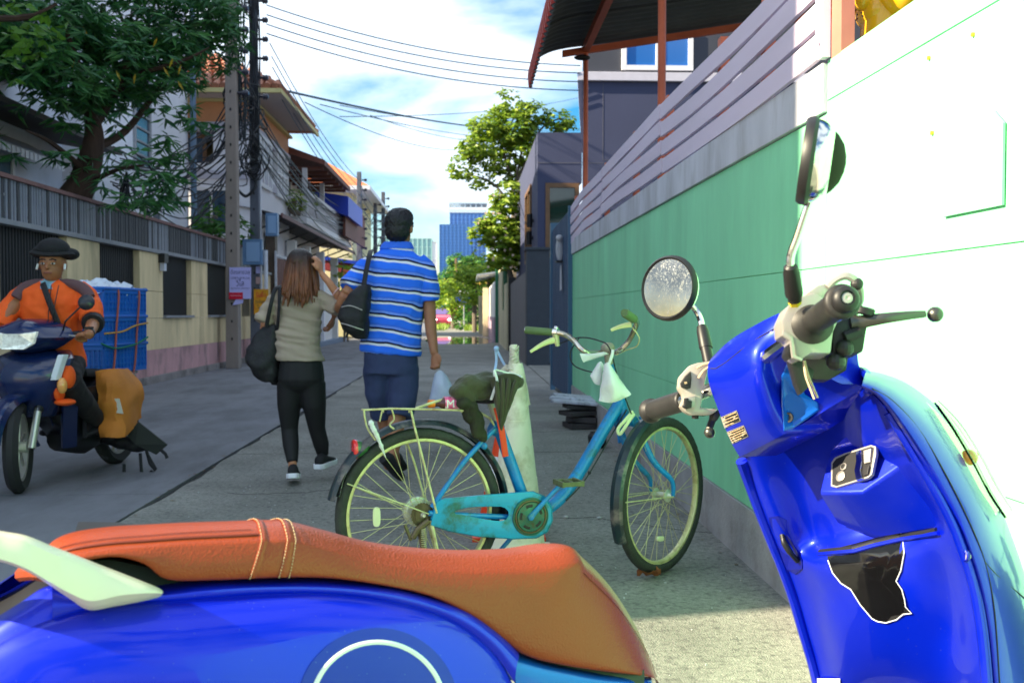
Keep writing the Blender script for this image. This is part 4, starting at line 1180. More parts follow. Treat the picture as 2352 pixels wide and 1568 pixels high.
# right trees
t3 = thing('tree', 'sunlit loose tree rising above the annex roof of the grey house', 'tree', (2.6, 38, 0))
def R(px, py, Y=38): return PY(px, py, Y)
obj('trunk', MB().tube(curve([Vector((2.3, 38, 0)), R(1183, 640), R(1180, 500), R(1178, 420)], 5), [0.16] * 6 + [0.12] * 5 + [0.08] * 5, 8), M_bark2, t3, smooth=True)
for pts in [[R(1180, 480), R(1130, 420), R(1070, 400)], [R(1178, 430), R(1150, 330), R(1120, 280)], [R(1180, 430), R(1200, 330), R(1190, 240)], [R(1180, 470), R(1230, 380), R(1290, 280)], [R(1180, 440), R(1240, 300), R(1300, 270)]]:
    obj('limb', MB().tube(curve(pts, 5), [0.07 - 0.005 * i for i in range(11)], 6), M_bark2, t3)
cl = [(R(*c), r) for c, r in [((1120, 290), (0.65, .8, .5)), ((1165, 235), (0.5, .6, .45)), ((1100, 340), (0.7, .8, .45)), ((1060, 385), (0.5, .6, .4)), ((1180, 300), (0.8, .8, .6)), ((1220, 260), (0.6, .6, .4)), ((1210, 340), (0.7, .7, .5)),
                              ((1280, 275), (0.55, .5, .35)), ((1300, 300), (0.4, .4, .3)), ((1150, 370), (0.7, .7, .4)), ((1200, 400), (0.5, .5, .4)), ((1100, 415), (0.4, .5, .3)), ((1150, 410), (.4, .4, .3))]]
cl = [(c_, tuple(q * 1.18 for q in r_)) for c_, r_ in cl]
obj('crown', crown(cl, 1100, 0.21, 0.06, rv, style='x'), leafmat('sunlit_tree_leaf', (0.10, 0.22, 0.014), (0.30, 0.40, 0.03), 0.4), t3, fix=False)
t4 = thing('frangipani_tree', 'bright yellow green frangipani tree with pale blossoms leaning over the grey wall', 'tree', (1.6, 31, 0))
def F(px, py): return PY(px, py, 31)
obj('trunk', MB().tube(curve([Vector((1.6, 31, 0)), F(1185, 700), F(1170, 620), F(1150, 560)], 5), [0.12] * 6 + [0.09] * 5 + [0.06] * 5, 8), M_bark2, t4, smooth=True)
for pts in [[F(1160, 600), F(1130, 550), F(1100, 530)], [F(1160, 590), F(1165, 520), F(1150, 450)], [F(1165, 600), F(1190, 540), F(1180, 480)]]:
    obj('limb', MB().tube(curve(pts, 4), [0.05 - 0.004 * i for i in range(9)], 6), M_bark2, t4)
cl = [(F(*c), r) for c, r in [((1160, 465), (.4, .4, .3)), ((1140, 520), (.45, .5, .35)), ((1110, 535), (.35, .4, .3)), ((1165, 550), (.5, .5, .4)), ((1190, 580), (.35, .4, .4)), ((1150, 590), (.4, .4, .3)), ((1195, 530), (.3, .4, .4)), ((1180, 430), (.3, .3, .2))]]
cl = [(c_, tuple(q * 1.3 for q in r_)) for c_, r_ in cl]
obj('crown', crown(cl, 900, 0.24, 0.055, rv, droop=0.3), M_leafl, t4, fix=False)
fl = MB()
for k in range(70):
    c, r = cl[k % len(cl)]
    p = Vector(c) + Vector((rv.uniform(-1, 1) * r[0], -r[1] * rv.random(), rv.uniform(-1, 1) * r[2]))
    for j in range(5):
        a = 2 * pi * j / 5
        leaf(fl, p, (cos(a), -0.3, sin(a)), 0.05, 0.018, (0, -1, 0))
obj('blossoms', fl, mat('pale_pink_blossom', (0.8, 0.6, 0.45), 0.6), t4, fix=False)
specs = [(1040, 690, 70, 1.4, 1.5, 'sunlit bushy tree left of the brown timber pole', M_leafl), (1090, 650, 58, 1.3, 1.3, 'sunlit bushy tree just right of the brown timber pole', M_leafl), (1015, 730, 85, 1.1, 1.0, 'low bright shrub tree near the red car', M_leafm),
         (1125, 640, 50, 0.9, 1.2, 'sunlit tree leaning over the tin roof', M_leafl), (1060, 625, 95, 2.0, 1.6, 'farthest feathery green tree below the blue towers', M_leafm), (1080, 700, 64, 0.9, 1.4, 'darker sunlit tree rising behind the far street sign', M_leafm), (955, 700, 110, 3, 2.5, 'far green tree seen behind the hip of the man', M_leafm), (800, 690, 62, 1.0, 1.8, 'green tree beyond the red awning', M_leafl)]
for (px, py, Y, rx, rz, lab, m) in specs:
    c = PY(px, py, Y)
    t = thing('tree', lab, 'tree', (c.x, Y, 0))
    cl = [(c + Vector((rv.uniform(-.8, .8) * rx, rv.uniform(-.5, .5), rv.uniform(-.7, .7) * rz)), (rx * rv.uniform(.4, .7), rx * .6, rz * rv.uniform(.3, .6))) for _ in range(9)]
    obj('crown', crown(cl, 420 * (50 / Y) ** 1.2, 0.22 * Y / 50, 0.06 * Y / 50, rv, style='x'), m, t, fix=False)
    obj('trunk', MB().cyl((c.x, Y, 0), (c.x, Y, c.z), 0.14, 7), M_bark2, t)
# far wood closing the lane
cl = [(Vector((-30 + 7 * k + rv.uniform(-2, 2), 150 + rv.uniform(-12, 12), 2.2)), (5, 4, rv.uniform(2.5, 4.2))) for k in range(11)]
o = obj('far_wood', crown(cl, 3.0, 1.0, 0.35, rv, style='x'), M_leafm, fix=False); tag(o, 'hazy green wood closing the far end of the lane', 'trees', kind='stuff')
# roadside grass
gm = MB()
for (x0, x1, y0, y1, n) in [(-0.2, 1.2, 60, 72, 900), (-2.2, -1.4, 62, 80, 500), (-0.5, 0.6, 74, 90, 400)]:
    for k in range(n):
        leaf(gm, (rv.uniform(x0, x1), rv.uniform(y0, y1), 0), (rv.uniform(-.4, .4), rv.uniform(-.4, .4), 1), rv.uniform(.15, .45), 0.04, (0, -1, 0))
o = obj('roadside_grass', gm, M_leafl, fix=False); tag(o, 'bright grass tufts along the far verge', 'grass', kind='stuff')

lt = MB()
for k in range(260):
    side = rv.random()
    if side < .45: x, y = -1.86 + rv.gauss(0, .05), rv.uniform(4, 20)
    elif side < .75: x, y = 1.2 - abs(rv.gauss(0, .06)), rv.uniform(3.9, 14)
    elif side < .9: x, y = -4.9 + abs(rv.gauss(0, .15)), rv.uniform(9, 24)
    else: x, y = rv.uniform(-4.8, 1.2), rv.uniform(4, 18)
    a = rv.uniform(0, 6.28)
    leaf(lt, (x, y, 0.004), (cos(a), sin(a), .15), rv.uniform(.012, .05), rv.uniform(.003, .010), (0, 0, 1))
o = obj('leaf_litter', lt, leafmat('dry_litter', (0.10, 0.05, 0.02), (0.22, 0.16, 0.06), 0.1), fix=False); tag(o, 'small dry leaf bits along the joint and the foot of the walls', 'litter', kind='stuff')

# ================================================================= far car
M_carp = mat('pinkish_red_car_paint', (0.45, 0.05, 0.10), 0.25, coat=0.6)
M_lamp = mat('lit_headlamp', (0.9, 0.9, 0.9), 0.2, emit=(1, 1, 0.95), estr=3.0)
M_tyre = mat('black_tyre', (0.02, 0.02, 0.02), 0.8)
c = GP(1016, 753)
cx, cy = c.x, c.y
car = thing('car', 'pinkish red car with lit headlamps approaching far down the lane', 'car', (cx, cy, 0))
body = MB()
R_ = []
for y, zb, zt, wt, wb in [(0, 0.35, 0.62, 0.75, 0.8), (0.15, 0.25, 0.80, 0.8, 0.85), (1.1, 0.22, 0.95, 0.82, 0.87), (1.7, 0.22, 1.38, 0.60, 0.87), (3.0, 0.22, 1.42, 0.60, 0.87), (3.8, 0.25, 1.0, 0.75, 0.85), (4.2, 0.35, 0.95, 0.72, 0.8)]:
    R_.append([Vector((cx + s, cy + y, z)) for s, z in [(-wb, zb), (-wb * 1.0, 0.7 if zt > .7 else zt - .05), (-wt, zt), (wt, zt), (wb, 0.7 if zt > .7 else zt - .05), (wb, zb)]])
obj('body', body.rings(R_), M_carp, car, bevel=0.03, smooth=True)
obj('windscreen', MB().add([(cx - .72, cy + 1.12, 1.0), (cx + .72, cy + 1.12, 1.0), (cx + .56, cy + 1.66, 1.38), (cx - .56, cy + 1.66, 1.38)], [(0, 1, 2, 3)]), mat('violet_windscreen', (0.15, 0.12, 0.3), 0.1), car)
for s in (-1, 1):
    obj('headlamp', MB().ball((cx + s * 0.55, cy - 0.02, 0.62), 0.12, 8, (1.3, 0.5, 0.8)), M_lamp, car)
    for y in (0.75, 3.4):
        obj('wheel', MB().cyl((cx + s * 0.72, cy + y, 0.31), (cx + s * 0.9, cy + y, 0.31), 0.31, 14), M_tyre, car)
# ================================================================= foreground scooter
class Plane:
    """vertical middle plane of a two-wheeler: camera-frame point (x, depth) and heading angle away from the lens"""
    def __init__(s, x, d, ang):
        s.x, s.d, s.c, s.s = x, d, cos(ang), sin(ang)
        s.h = WD((s.c, 0, s.s)); s.h.z = 0; s.h.normalize()      # heading
        s.n = WD((s.s, 0, -s.c)); s.n.z = 0; s.n.normalize()     # towards the near side
    def __call__(s, px, py, w=0.0, dd=0.0):
        a = (px - 1176) / FP
        t = (w + s.x * s.s - s.d * s.c) / (a * s.s - s.c)
        return W(px, py, t + dd)
    def mirror(s, p):
        o = W(1176, 784, 0) 
        p0 = WD((s.x, 0, s.d)) + Vector((0, 0, CAM_H))
        return p - s.n * (2 * (p - p0).dot(s.n))
def surf_t(grid, pxs):
    """nearest-depth lookup over a list of (px, py, point)"""
    def f(px, py):
        best = sorted(((a - px) ** 2 + (b - py) ** 2 + 0.01, (c - Vector((0, 0, CAM_H))).length) for a, b, c in pxs)[:4]
        w_ = sum(1 / q[0] for q in best)
        return sum(q[1] / q[0] for q in best) / w_
    return f
def project(p):
    v = _Rc.inverted() @ (Vector(p) - Vector((0, 0, CAM_H)))
    return 1176 + FP * v.x / -v.z, 784 - FP * v.y / -v.z
def on_ray(px, py, dist):
    a = (W(px, py, 1) - Vector((0, 0, CAM_H))).normalized()
    return Vector((0, 0, CAM_H)) + a * dist
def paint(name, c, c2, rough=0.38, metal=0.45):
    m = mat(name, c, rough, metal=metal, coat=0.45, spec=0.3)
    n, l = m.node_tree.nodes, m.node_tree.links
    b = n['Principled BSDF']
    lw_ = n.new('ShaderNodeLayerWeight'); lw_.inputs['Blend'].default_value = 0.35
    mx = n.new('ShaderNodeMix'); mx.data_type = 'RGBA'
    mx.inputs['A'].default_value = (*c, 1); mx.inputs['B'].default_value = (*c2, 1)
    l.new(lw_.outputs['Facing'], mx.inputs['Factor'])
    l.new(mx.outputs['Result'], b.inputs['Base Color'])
    vd = n.new('ShaderNodeTexVoronoi'); vd.inputs['Scale'].default_value = 95; vd.inputs['Randomness'].default_value = 1.0
    rd_ = n.new('ShaderNodeMapRange'); rd_.inputs['From Min'].default_value = 0.035; rd_.inputs['From Max'].default_value = 0.075
    rd_.inputs['To Min'].default_value = 0.35; rd_.inputs['To Max'].default_value = 0.0
    tcd = n.new('ShaderNodeTexCoord'); l.new(tcd.outputs['Object'], vd.inputs['Vector']); l.new(vd.outputs['Distance'], rd_.inputs['Value'])
    md = n.new('ShaderNodeMix'); md.data_type = 'RGBA'; md.inputs['B'].default_value = (0.22, 0.26, 0.36, 1)
    l.new(rd_.outputs['Result'], md.inputs['Factor']); l.new(mx.outputs['Result'], md.inputs['A'])
    ns = n.new('ShaderNodeTexNoise'); ns.inputs['Scale'].default_value = 5; ns.inputs['Detail'].default_value = 8; l.new(tcd.outputs['Object'], ns.inputs['Vector'])
    rs = n.new('ShaderNodeMapRange'); rs.inputs['From Min'].default_value = 0.52; rs.inputs['From Max'].default_value = 0.8; rs.inputs['To Max'].default_value = 0.10
    l.new(ns.outputs['Fac'], rs.inputs['Value'])
    m5 = n.new('ShaderNodeMix'); m5.data_type = 'RGBA'; m5.inputs['B'].default_value = (0.20, 0.24, 0.34, 1)
    l.new(rs.outputs['Result'], m5.inputs['Factor']); l.new(md.outputs['Result'], m5.inputs['A'])
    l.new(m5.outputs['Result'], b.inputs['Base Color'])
    # fine dust that dulls the clear coat here and there
    t = n.new('ShaderNodeTexNoise'); t.inputs['Scale'].default_value = 9; t.inputs['Detail'].default_value = 8
    r = n.new('ShaderNodeMapRange'); r.inputs['From Min'].default_value = 0.5; r.inputs['From Max'].default_value = 0.75
    r.inputs['To Min'].default_value = 0.03; r.inputs['To Max'].default_value = 0.22
    l.new(t.outputs['Fac'], r.inputs['Value']); l.new(r.outputs['Result'], b.inputs['Coat Roughness'])
    return m
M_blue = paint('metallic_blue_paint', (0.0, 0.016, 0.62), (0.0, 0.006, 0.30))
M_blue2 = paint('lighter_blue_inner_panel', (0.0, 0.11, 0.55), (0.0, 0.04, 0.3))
M_dkblue = paint('dark_blue_decal_and_shade', (0.0, 0.007, 0.36), (0.0, 0.003, 0.18))
M_seat = mat('orange_tan_leather', (0.25, 0.038, 0.008), 0.36, var=0.10, vscale=3, spec=0.4, rvar=0.06)
# leather grain
n_, l_ = M_seat.node_tree.nodes, M_seat.node_tree.links
vo = n_.new('ShaderNodeTexVoronoi'); vo.inputs['Scale'].default_value = 420; vo.feature = 'SMOOTH_F1'
tcx = n_.new('ShaderNodeTexCoord'); nz = n_.new('ShaderNodeTexNoise'); nz.inputs['Scale'].default_value = 60
ad = n_.new('ShaderNodeVectorMath'); ad.operation = 'MULTIPLY_ADD'; ad.inputs[1].default_value = (0.01, 0.01, 0.01)
l_.new(nz.outputs['Color'], ad.inputs[0]); l_.new(tcx.outputs['Object'], ad.inputs[2]); l_.new(tcx.outputs['Object'], nz.inputs['Vector'])
l_.new(ad.outputs['Vector'], vo.inputs['Vector'])
bp = n_.new('ShaderNodeBump'); bp.inputs['Strength'].default_value = 0.5; bp.inputs['Distance'].default_value = 0.0012
l_.new(vo.outputs['Distance'], bp.inputs['Height']); l_.new(bp.outputs['Normal'], n_['Principled BSDF'].inputs['Normal'])
M_thread = mat('cream_thread', (0.52, 0.38, 0.22), 0.7)
M_dthread = mat('dark_red_seam', (0.16, 0.02, 0.01), 0.7)
M_ivory = mat('ivory_plastic', (0.70, 0.62, 0.49), 0.38, var=0.03, vscale=5, spec=0.5)
M_chrome = mat('chrome', (0.72, 0.72, 0.70), 0.08, metal=1.0)
M_silver = mat('silver_grey_paint', (0.40, 0.37, 0.34), 0.35, metal=0.4, var=0.05)
M_grip = mat('black_rubber_grip', (0.018, 0.018, 0.018), 0.5, var=0.2, vscale=30, dirt=(0.075, 0.062, 0.05), dscale=18, damt=0.35)
M_mirror = mat('mirror_glass', (0.20, 0.21, 0.20), 0.05, metal=1.0, var=0.2, vscale=14, detail=4)
# dusty smears on the mirror
n_, l_ = M_mirror.node_tree.nodes, M_mirror.node_tree.links
t = n_.new('ShaderNodeTexNoise'); t.inputs['Scale'].default_value = 16; t.inputs['Detail'].default_value = 5; t.inputs['Distortion'].default_value = 1.5
r = n_.new('ShaderNodeMapRange'); r.inputs['From Min'].default_value = 0.45; r.inputs['From Max'].default_value = 0.7; r.inputs['To Min'].default_value = 0.08; r.inputs['To Max'].default_value = 0.28
l_.new(t.outputs['Fac'], r.inputs['Value']); l_.new(r.outputs['Result'], n_['Principled BSDF'].inputs['Roughness'])
M_lens = mat('yellowish_clear_lens', (0.92, 0.92, 0.75), 0.04, trans=1.0, ior=1.12)

SP = Plane(0.42, 1.52, radians(20))
sc = thing('motor_scooter', 'glossy blue scooter with orange tan leather seat filling the lower foreground', 'scooter', (SP(1000, 1500).x, SP(1000, 1500).y, 0))

# ---- seat
ST = [((92, 1272), (75, 1325), .05, .07, 0), ((120, 1240), (110, 1312), .105, .112, 0), ((165, 1222), (170, 1292), .125, .125, 0), ((250, 1210), (260, 1276), .13, .13, 0), ((340, 1205), (330, 1293), .132, .133, 0), ((420, 1201), (385, 1330), .132, .135, 0),
      ((520, 1198), (500, 1331), .132, .136, 0), ((610, 1195), (595, 1327), .13, .136, 0), ((665, 1197), (665, 1325), .125, .134, 0), ((750, 1217), (760, 1327), .12, .13, 0), ((850, 1242), (880, 1343), .115, .128, 0),
      ((960, 1256), (990, 1369), .11, .126, 0), ((1080, 1262), (1080, 1414), .108, .125, .0), ((1200, 1259), (1150, 1467), .105, .125, .02), ((1290, 1254), (1218, 1508), .10, .125, .05), ((1345, 1273), (1315, 1530), .09, .122, .08),
      ((1420, 1348), (1405, 1543), .075, .115, .075), ((1480, 1450), (1465, 1549), .06, .10, .06), ((1508, 1538), (1502, 1553), .045, .06, .045)]
LEAN = (SP.n + Vector((0, 0, 0.22))).normalized()
def seat_ring(T_, B_, wT, wB, wS):
    if wS >= 0.045:
        C = SP(T_[0], T_[1], wS) - LEAN * wS + Vector((0, 0, 0.004))
    else:
        p1 = SP(T_[0], T_[1], wT * 0.5)
        C = Vector((p1.x, p1.y, 0)) - SP.n * wT * 0.5
        zz = []
        for l_ in (0.0, 0.35, 0.72):
            v_ = _Rc.inverted() @ (Vector((C.x, C.y, p1.z)) - SP.n * wT * l_ - Vector((0, 0, CAM_H)))
            zz.append(W(1176 + FP * v_.x / -v_.z, T_[1], -v_.z).z + wT * l_ * LEAN.z + (0, 0, .006)[len(zz)])
        C.z = min(zz)
    Bn = SP(B_[0], B_[1], wB)
    up = Vector((0, 0, 1))
    LN = LEAN
    S = C + LN * wT - up * 0.024
    S2 = C + LN * wT * 0.72 - up * 0.006
    S3 = C + LN * wT * 0.35 - up * 0.0005
    hgt = (S - Bn).length
    m1 = Bn.lerp(S, 0.12) + SP.n * 0.008
    m2 = Bn.lerp(S, 0.5) + SP.n * 0.010
    m3 = Bn.lerp(S, 0.86) + SP.n * 0.006
    near = [Bn - SP.n * 0.02, Bn, m1, m2, m3, S, S2, S3, C]
    far = [p - LN * (2 * (p - C).dot(LN)) for p in near[:-1]][::-1]
    return near + far
SR = [seat_ring(*a) for a in ST]
nR = len(SR[0])
cols = [curve([SR[i][j] for i in range(len(SR))], 5) for j in range(nR)]
rings_ = []
for i in range(len(cols[0])):
    ring = [cols[j][i] for j in range(nR)]
    rings_.append(curve(ring, 3))
obj('seat', MB().rings(rings_), M_seat, sc, smooth=True, angle=55)
NV = len(rings_[0])
def seat_at(u, v):
    """u: station 0..18, v: 0..16 around the section"""
    a = cr([Vector((0, 0, 0))] * 2, 0) if False else None
    cc = [cr([SR[i][j] for i in range(len(SR))], u) for j in range(nR)]
    return cr(cc, v)
def seat_n(u, v):
    p = seat_at(u, v); a = seat_at(min(u + .05, 18), v) - p; b = seat_at(u, min(v + .1, 16)) - p
    n__ = a.cross(b)
    n__.normalize()
    if n__.dot(SP.n + Vector((0, 0, 1))) < 0: n__ = -n__
    return n__
def seam(u0, v0, u1, v1, n, r, off, m, name='seam'):
    pts = []
    for i in range(n + 1):
        u = u0 + (u1 - u0) * i / n; v = v0 + (v1 - v0) * i / n
        pts.append(seat_at(u, v) + seat_n(u, v) * off)
    return obj(name, MB().tube(pts, r, 6), m, sc, smooth=True)
def stitches(u0, v0, u1, v1, n, L, r, off, m):
    mb = MB()
    for i in range(n):
        f = (i + 0.2) / n; g_ = (i + 0.2 + L) / n
        a = seat_at(u0 + (u1 - u0) * f, v0 + (v1 - v0) * f) + seat_n(u0 + (u1 - u0) * f, v0 + (v1 - v0) * f) * off
        b = seat_at(u0 + (u1 - u0) * g_, v0 + (v1 - v0) * g_) + seat_n(u0 + (u1 - u0) * g_, v0 + (v1 - v0) * g_) * off
        mb.tube([a, b], r, 5)
    return obj('stitching', mb, m, sc, kind='stuff')
# raised bands across the seat with double cream stitching
for u, ww in ((6.78, 0.10), (7.75, 0.17)):
    pts = [[seat_at(u + k * ww, v) + seat_n(u + k * ww, v) * (0.0006 + 0.0014 * (1 - abs(k) ** 2)) for k in (-1, -.5, 0, .5, 1)] for v in [1.2 + 13.6 * i / 50 for i in range(51)]]
    obj('seam_band', MB().grid(pts), M_seat, sc, smooth=True)
for u in (6.72, 7.62, 7.95):
    stitches(u, 1.3, u, 11, 50, 0.6, 0.0005, 0.0020, M_thread)
seam(1.0, 5.15, 6.65, 5.3, 60, 0.0022, 0.0005, M_dthread)
stitches(1.6, 5.45, 6.5, 5.6, 90, 0.6, 0.0006, 0.001, M_dthread)
# piping of the front edge
seam(15.0, 7.6, 15.0, 7.6, 1, 0.001, 0, M_seat, 'piping')
e_ = [seat_at(u, 4.4) + seat_n(u, 4.4) * 0.0008 for u in [13.6 + 4.2 * i / 40 for i in range(41)]]
stitches(14.6, 4.3, 17.7, 4.0, 70, 0.55, 0.0006, 0.0012, M_dthread)
obj('seat_latch_lip', MB().tube(curve([SP(50, 1318, .06), SP(90, 1315, .1), SP(140, 1328, .11)], 4), 0.008, 8), M_seat, sc, smooth=True)

# ---- black under-seat tub
tub = []
for (x, y) in [(150, 1300), (260, 1300), (380, 1325), (500, 1330), (620, 1330), (760, 1332), (900, 1350), (1000, 1376), (1090, 1420), (1160, 1475), (1220, 1512), (1350, 1540), (1480, 1552)]:
    a = SP(x, y - 14, .10); b = SP(x, y + 60, .115)
    tub.append([b, a, SP.mirror(a), SP.mirror(b)])
obj('storage_tub', MB().rings(tub), M_blk, sc, smooth=True)

# ---- blue strip between seat and side panel
U_ = [(120, 1350), (240, 1368), (380, 1353), (470, 1340), (600, 1335), (750, 1337), (900, 1352), (1000, 1377), (1080, 1408), (1150, 1458), (1192, 1500)]
L_ = [(120, 1422), (240, 1392), (400, 1378), (500, 1370), (620, 1361), (760, 1361), (880, 1375), (995, 1404), (1070, 1440), (1130, 1488), (1182, 1560)]
def both(name, G_, m, th=0.004, **k):
    obj(name, MB().grid(G_, th, nrm=-SP.n), m, sc, smooth=True, **k)
    obj(name, MB().grid([[SP.mirror(p) for p in r] for r in G_], th, nrm=SP.n), m, sc, smooth=True, **k)
rowU = [SP(x, y, .128) for x, y in U_]
rowM = [SP((a[0] + b[0]) / 2, (a[1] + b[1]) / 2, .142) for a, b in zip(U_, L_)]
rowL = [SP(x, y + 6, .140) for x, y in L_]
rowU0 = [p - SP.n * 0.02 for p in rowU]
both('frame_cover', smooth_grid([rowU0, rowU, rowM, rowL], 4, 5), M_blue)
# tail cover behind the grab rail
tl = smooth_grid([[SP(*a) for a in r] for r in [
    [(-260, 1600, .06), (-150, 1505, .08), (-60, 1448, .09), (0, 1413, .10), (50, 1382, .105), (100, 1350, .11), (150, 1344, .112), (260, 1368, .118)],
    [(-250, 1625, .09), (-150, 1525, .115), (-60, 1470, .12), (10, 1430, .125), (60, 1405, .128), (110, 1384, .13), (165, 1372, .132), (270, 1378, .134)],
    [(-240, 1650, .11), (-140, 1560, .13), (-50, 1508, .135), (30, 1460, .138), (80, 1440, .14), (130, 1425, .14), (190, 1408, .14), (280, 1392, .14)]]], 5, 5)
both('tail_cover', tl, M_blue)

# ---- bulging side panel (a closed dome outline)
OUT = [(-260, 1650), (-150, 1560), (-50, 1505), (30, 1458), (110, 1424), (205, 1397), (330, 1382), (430, 1376), (560, 1365), (700, 1360), (820, 1368), (930, 1387), (1030, 1420), (1100, 1464), (1150, 1518), (1184, 1590), (1205, 1700), (1180, 1850), (1040, 1960), (700, 2020), (300, 2010), (-60, 1960), (-280, 1850), (-320, 1740)]
oc = (560, 1740)
OUTc = [(p.x, p.y) for p in curve([Vector((a, b, 0)) for a, b in OUT + [OUT[0]]], 4)][:-1]
def dome_w(s_):
    return 0.138 + 0.052 * max(0, 1 - s_ ** 3.2) ** 0.62
RD = []
for s_ in (1.0, 0.996, 0.988, 0.975, 0.955, 0.93, 0.89, 0.83, 0.75, 0.64, 0.5, 0.34, 0.18, 0.05):
    RD.append([SP(oc[0] + (x - oc[0]) * s_, oc[1] + (y - oc[1]) * s_, dome_w(s_)) for x, y in OUTc])
back = [[p - SP.n * 0.03 for p in RD[0]]]
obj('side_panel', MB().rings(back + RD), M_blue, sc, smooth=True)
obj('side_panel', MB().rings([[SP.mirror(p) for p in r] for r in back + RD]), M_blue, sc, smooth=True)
core = [[p - SP.n * 0.025 for p in RD[3]], [SP.mirror(p - SP.n * 0.025) for p in RD[3]]]
obj('body_core', MB().rings(core), M_blk, sc)
def dome_s(px, py):
    a = atan2(py - oc[1], px - oc[0]); rr = math.hypot(px - oc[0], py - oc[1])
    best = None
    for i in range(len(OUTc)):
        x, y = OUTc[i]; x2, y2 = OUTc[(i + 1) % len(OUTc)]
        a1 = atan2(y - oc[1], x - oc[0]); a2 = atan2(y2 - oc[1], x2 - oc[0])
        d1 = (a - a1 + pi) % (2 * pi) - pi; d2 = (a2 - a1 + pi) % (2 * pi) - pi
        if d2 != 0 and 0 <= d1 / d2 <= 1:
            f = d1 / d2
            R1 = math.hypot(x - oc[0], y - oc[1]); R2 = math.hypot(x2 - oc[0], y2 - oc[1])
            return rr / (R1 + (R2 - R1) * f)
    return 0.5
def emblem_pt(R_, a, off):
    px, py = 868 + R_ * cos(a), 1627 + R_ * sin(a)
    return SP(px, py, dome_w(min(1, dome_s(px, py))) + off)
obj('badge_disc', MB().rings([[emblem_pt(R_, 2 * pi * k / 64, 0.0012) for k in range(64)] for R_ in (186, 150, 110, 70, 30, 4)]), M_dkblue, sc, smooth=True)
obj('badge_ring', MB().grid([[emblem_pt(R_, 2 * pi * k / 64 , o_) for k in range(65)] for R_, o_ in ((159, .0018), (154, .0030), (148, .0018))]), mat('white_badge_paint', (0.72, 0.74, 0.74), 0.35, coat=0.5), sc, smooth=True)

# ---- tunnel cover in front of the seat and floor
M_bl3 = M_blue2
fr = smooth_grid([[SP(*a) for a in r] for r in [
    [(1180, 1490, .10), (1260, 1520, .10), (1370, 1543, .10), (1440, 1551, .09), (1497, 1556, .07)],
    [(1182, 1515, .125), (1260, 1535, .125), (1370, 1556, .12), (1440, 1563, .11), (1497, 1566, .09)],
    [(1184, 1560, .13), (1260, 1575, .13), (1370, 1590, .125), (1440, 1600, .115), (1500, 1600, .10)],
    [(1200, 1720, .13), (1270, 1720, .13), (1370, 1740, .125), (1440, 1760, .115), (1520, 1780, .10)]]], 5, 5)
both('tunnel_cover', fr, M_bl3)
obj('floor_board', MB().rings([[SP(x, y, .19), SP(x, y + 60, .19), SP.mirror(SP(x, y + 60, .19)), SP.mirror(SP(x, y, .19))] for x, y in [(1150, 1980), (1500, 2000), (1900, 1960), (2230, 1860)]]), M_blk, sc, bevel=0.01)

# ---- ivory grab rail
GR = [((-420, 1235), (-420, 1285), 0.0, .5), ((-380, 1215), (-380, 1270), .09, .6), ((-250, 1190), (-255, 1255), .15, .8), ((-120, 1190), (-125, 1262), .165, .9), ((0, 1218), (0, 1289), .165, .92), ((60, 1229), (58, 1310), .165, .92), ((120, 1253), (112, 1342), .165, .92), ((180, 1276), (160, 1374), .165, .88), ((235, 1298), (204, 1400), .164, .80),
      ((290, 1319), (262, 1392), .162, .66), ((338, 1338), (322, 1381), .158, .55), ((366, 1350), (357, 1373), .15, .5), ((375, 1358), (370, 1368), .142, .5)]
R1 = []
for T_, B_, w_, f_ in GR:
    T3, B3 = Vector((T_[0], T_[1], 0)), Vector((B_[0], B_[1], 0))
    def q(f, w2):
        v = T3.lerp(B3, f); return SP(v.x, v.y, w2)
    R1.append([q(0, w_ - .012), q(.06, w_ + .004), q(.2, w_ + .016), q(f_ * .75, w_ + .024), q(f_, w_ + .026), q(f_ + (1 - f_) * .5, w_ + .012), q(1, w_ - .004), q(.9, w_ - .03), q(.5, w_ - .035), q(.12, w_ - .03)])
full = R1
k_ = len(R1[0])
cc_ = [curve([r[j] for r in R1], 4) for j in range(k_)]
RR = [[cc_[j][i] for j in range(k_)] for i in range(len(cc_[0]))]
obj('grab_rail', MB().rings(RR), M_ivory, sc, smooth=True, angle=50)
obj('grab_rail', MB().rings([[SP.mirror(p) - Vector((0, 0, 0.17)) for p in r] for r in RR]), M_ivory, sc, smooth=True, angle=50)

# ---- handlebar cover
def WW(rows):
    return [[W(*a) for a in r] for r in rows]
hcg = WW([
    [(1634, 822, 1.625), (1676, 782, 1.60), (1732, 748, 1.55), (1795, 718, 1.50), (1850, 712, 1.46), (1872, 745, 1.45)],
    [(1626, 842, 1.605), (1666, 828, 1.57), (1730, 800, 1.515), (1785, 790, 1.50), (1845, 790, 1.475), (1878, 790, 1.465)],
    [(1630, 885, 1.60), (1675, 885, 1.56), (1742, 860, 1.505), (1785, 862, 1.515), (1850, 858, 1.495), (1888, 850, 1.48)],
    [(1658, 962, 1.61), (1700, 965, 1.57), (1765, 935, 1.515), (1815, 920, 1.53), (1875, 905, 1.51), (1930, 880, 1.485)],
    [(1682, 1020, 1.615), (1722, 1010, 1.58), (1785, 978, 1.525), (1840, 955, 1.535), (1905, 922, 1.51), (1972, 884, 1.48)],
    [(1700, 1050, 1.62), (1738, 1031, 1.585), (1797, 1000, 1.53), (1850, 969, 1.53), (1915, 931, 1.51), (1980, 893, 1.48)]])
HG = smooth_grid(hcg, 7, 7)
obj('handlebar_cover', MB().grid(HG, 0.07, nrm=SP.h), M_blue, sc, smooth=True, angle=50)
hpx = [(*project(p), p) for r in HG for p in r]
hf = surf_t(None, hpx)
def on_cover(px, py, off=0.0015): return on_ray(px, py, hf(px, py) - off)
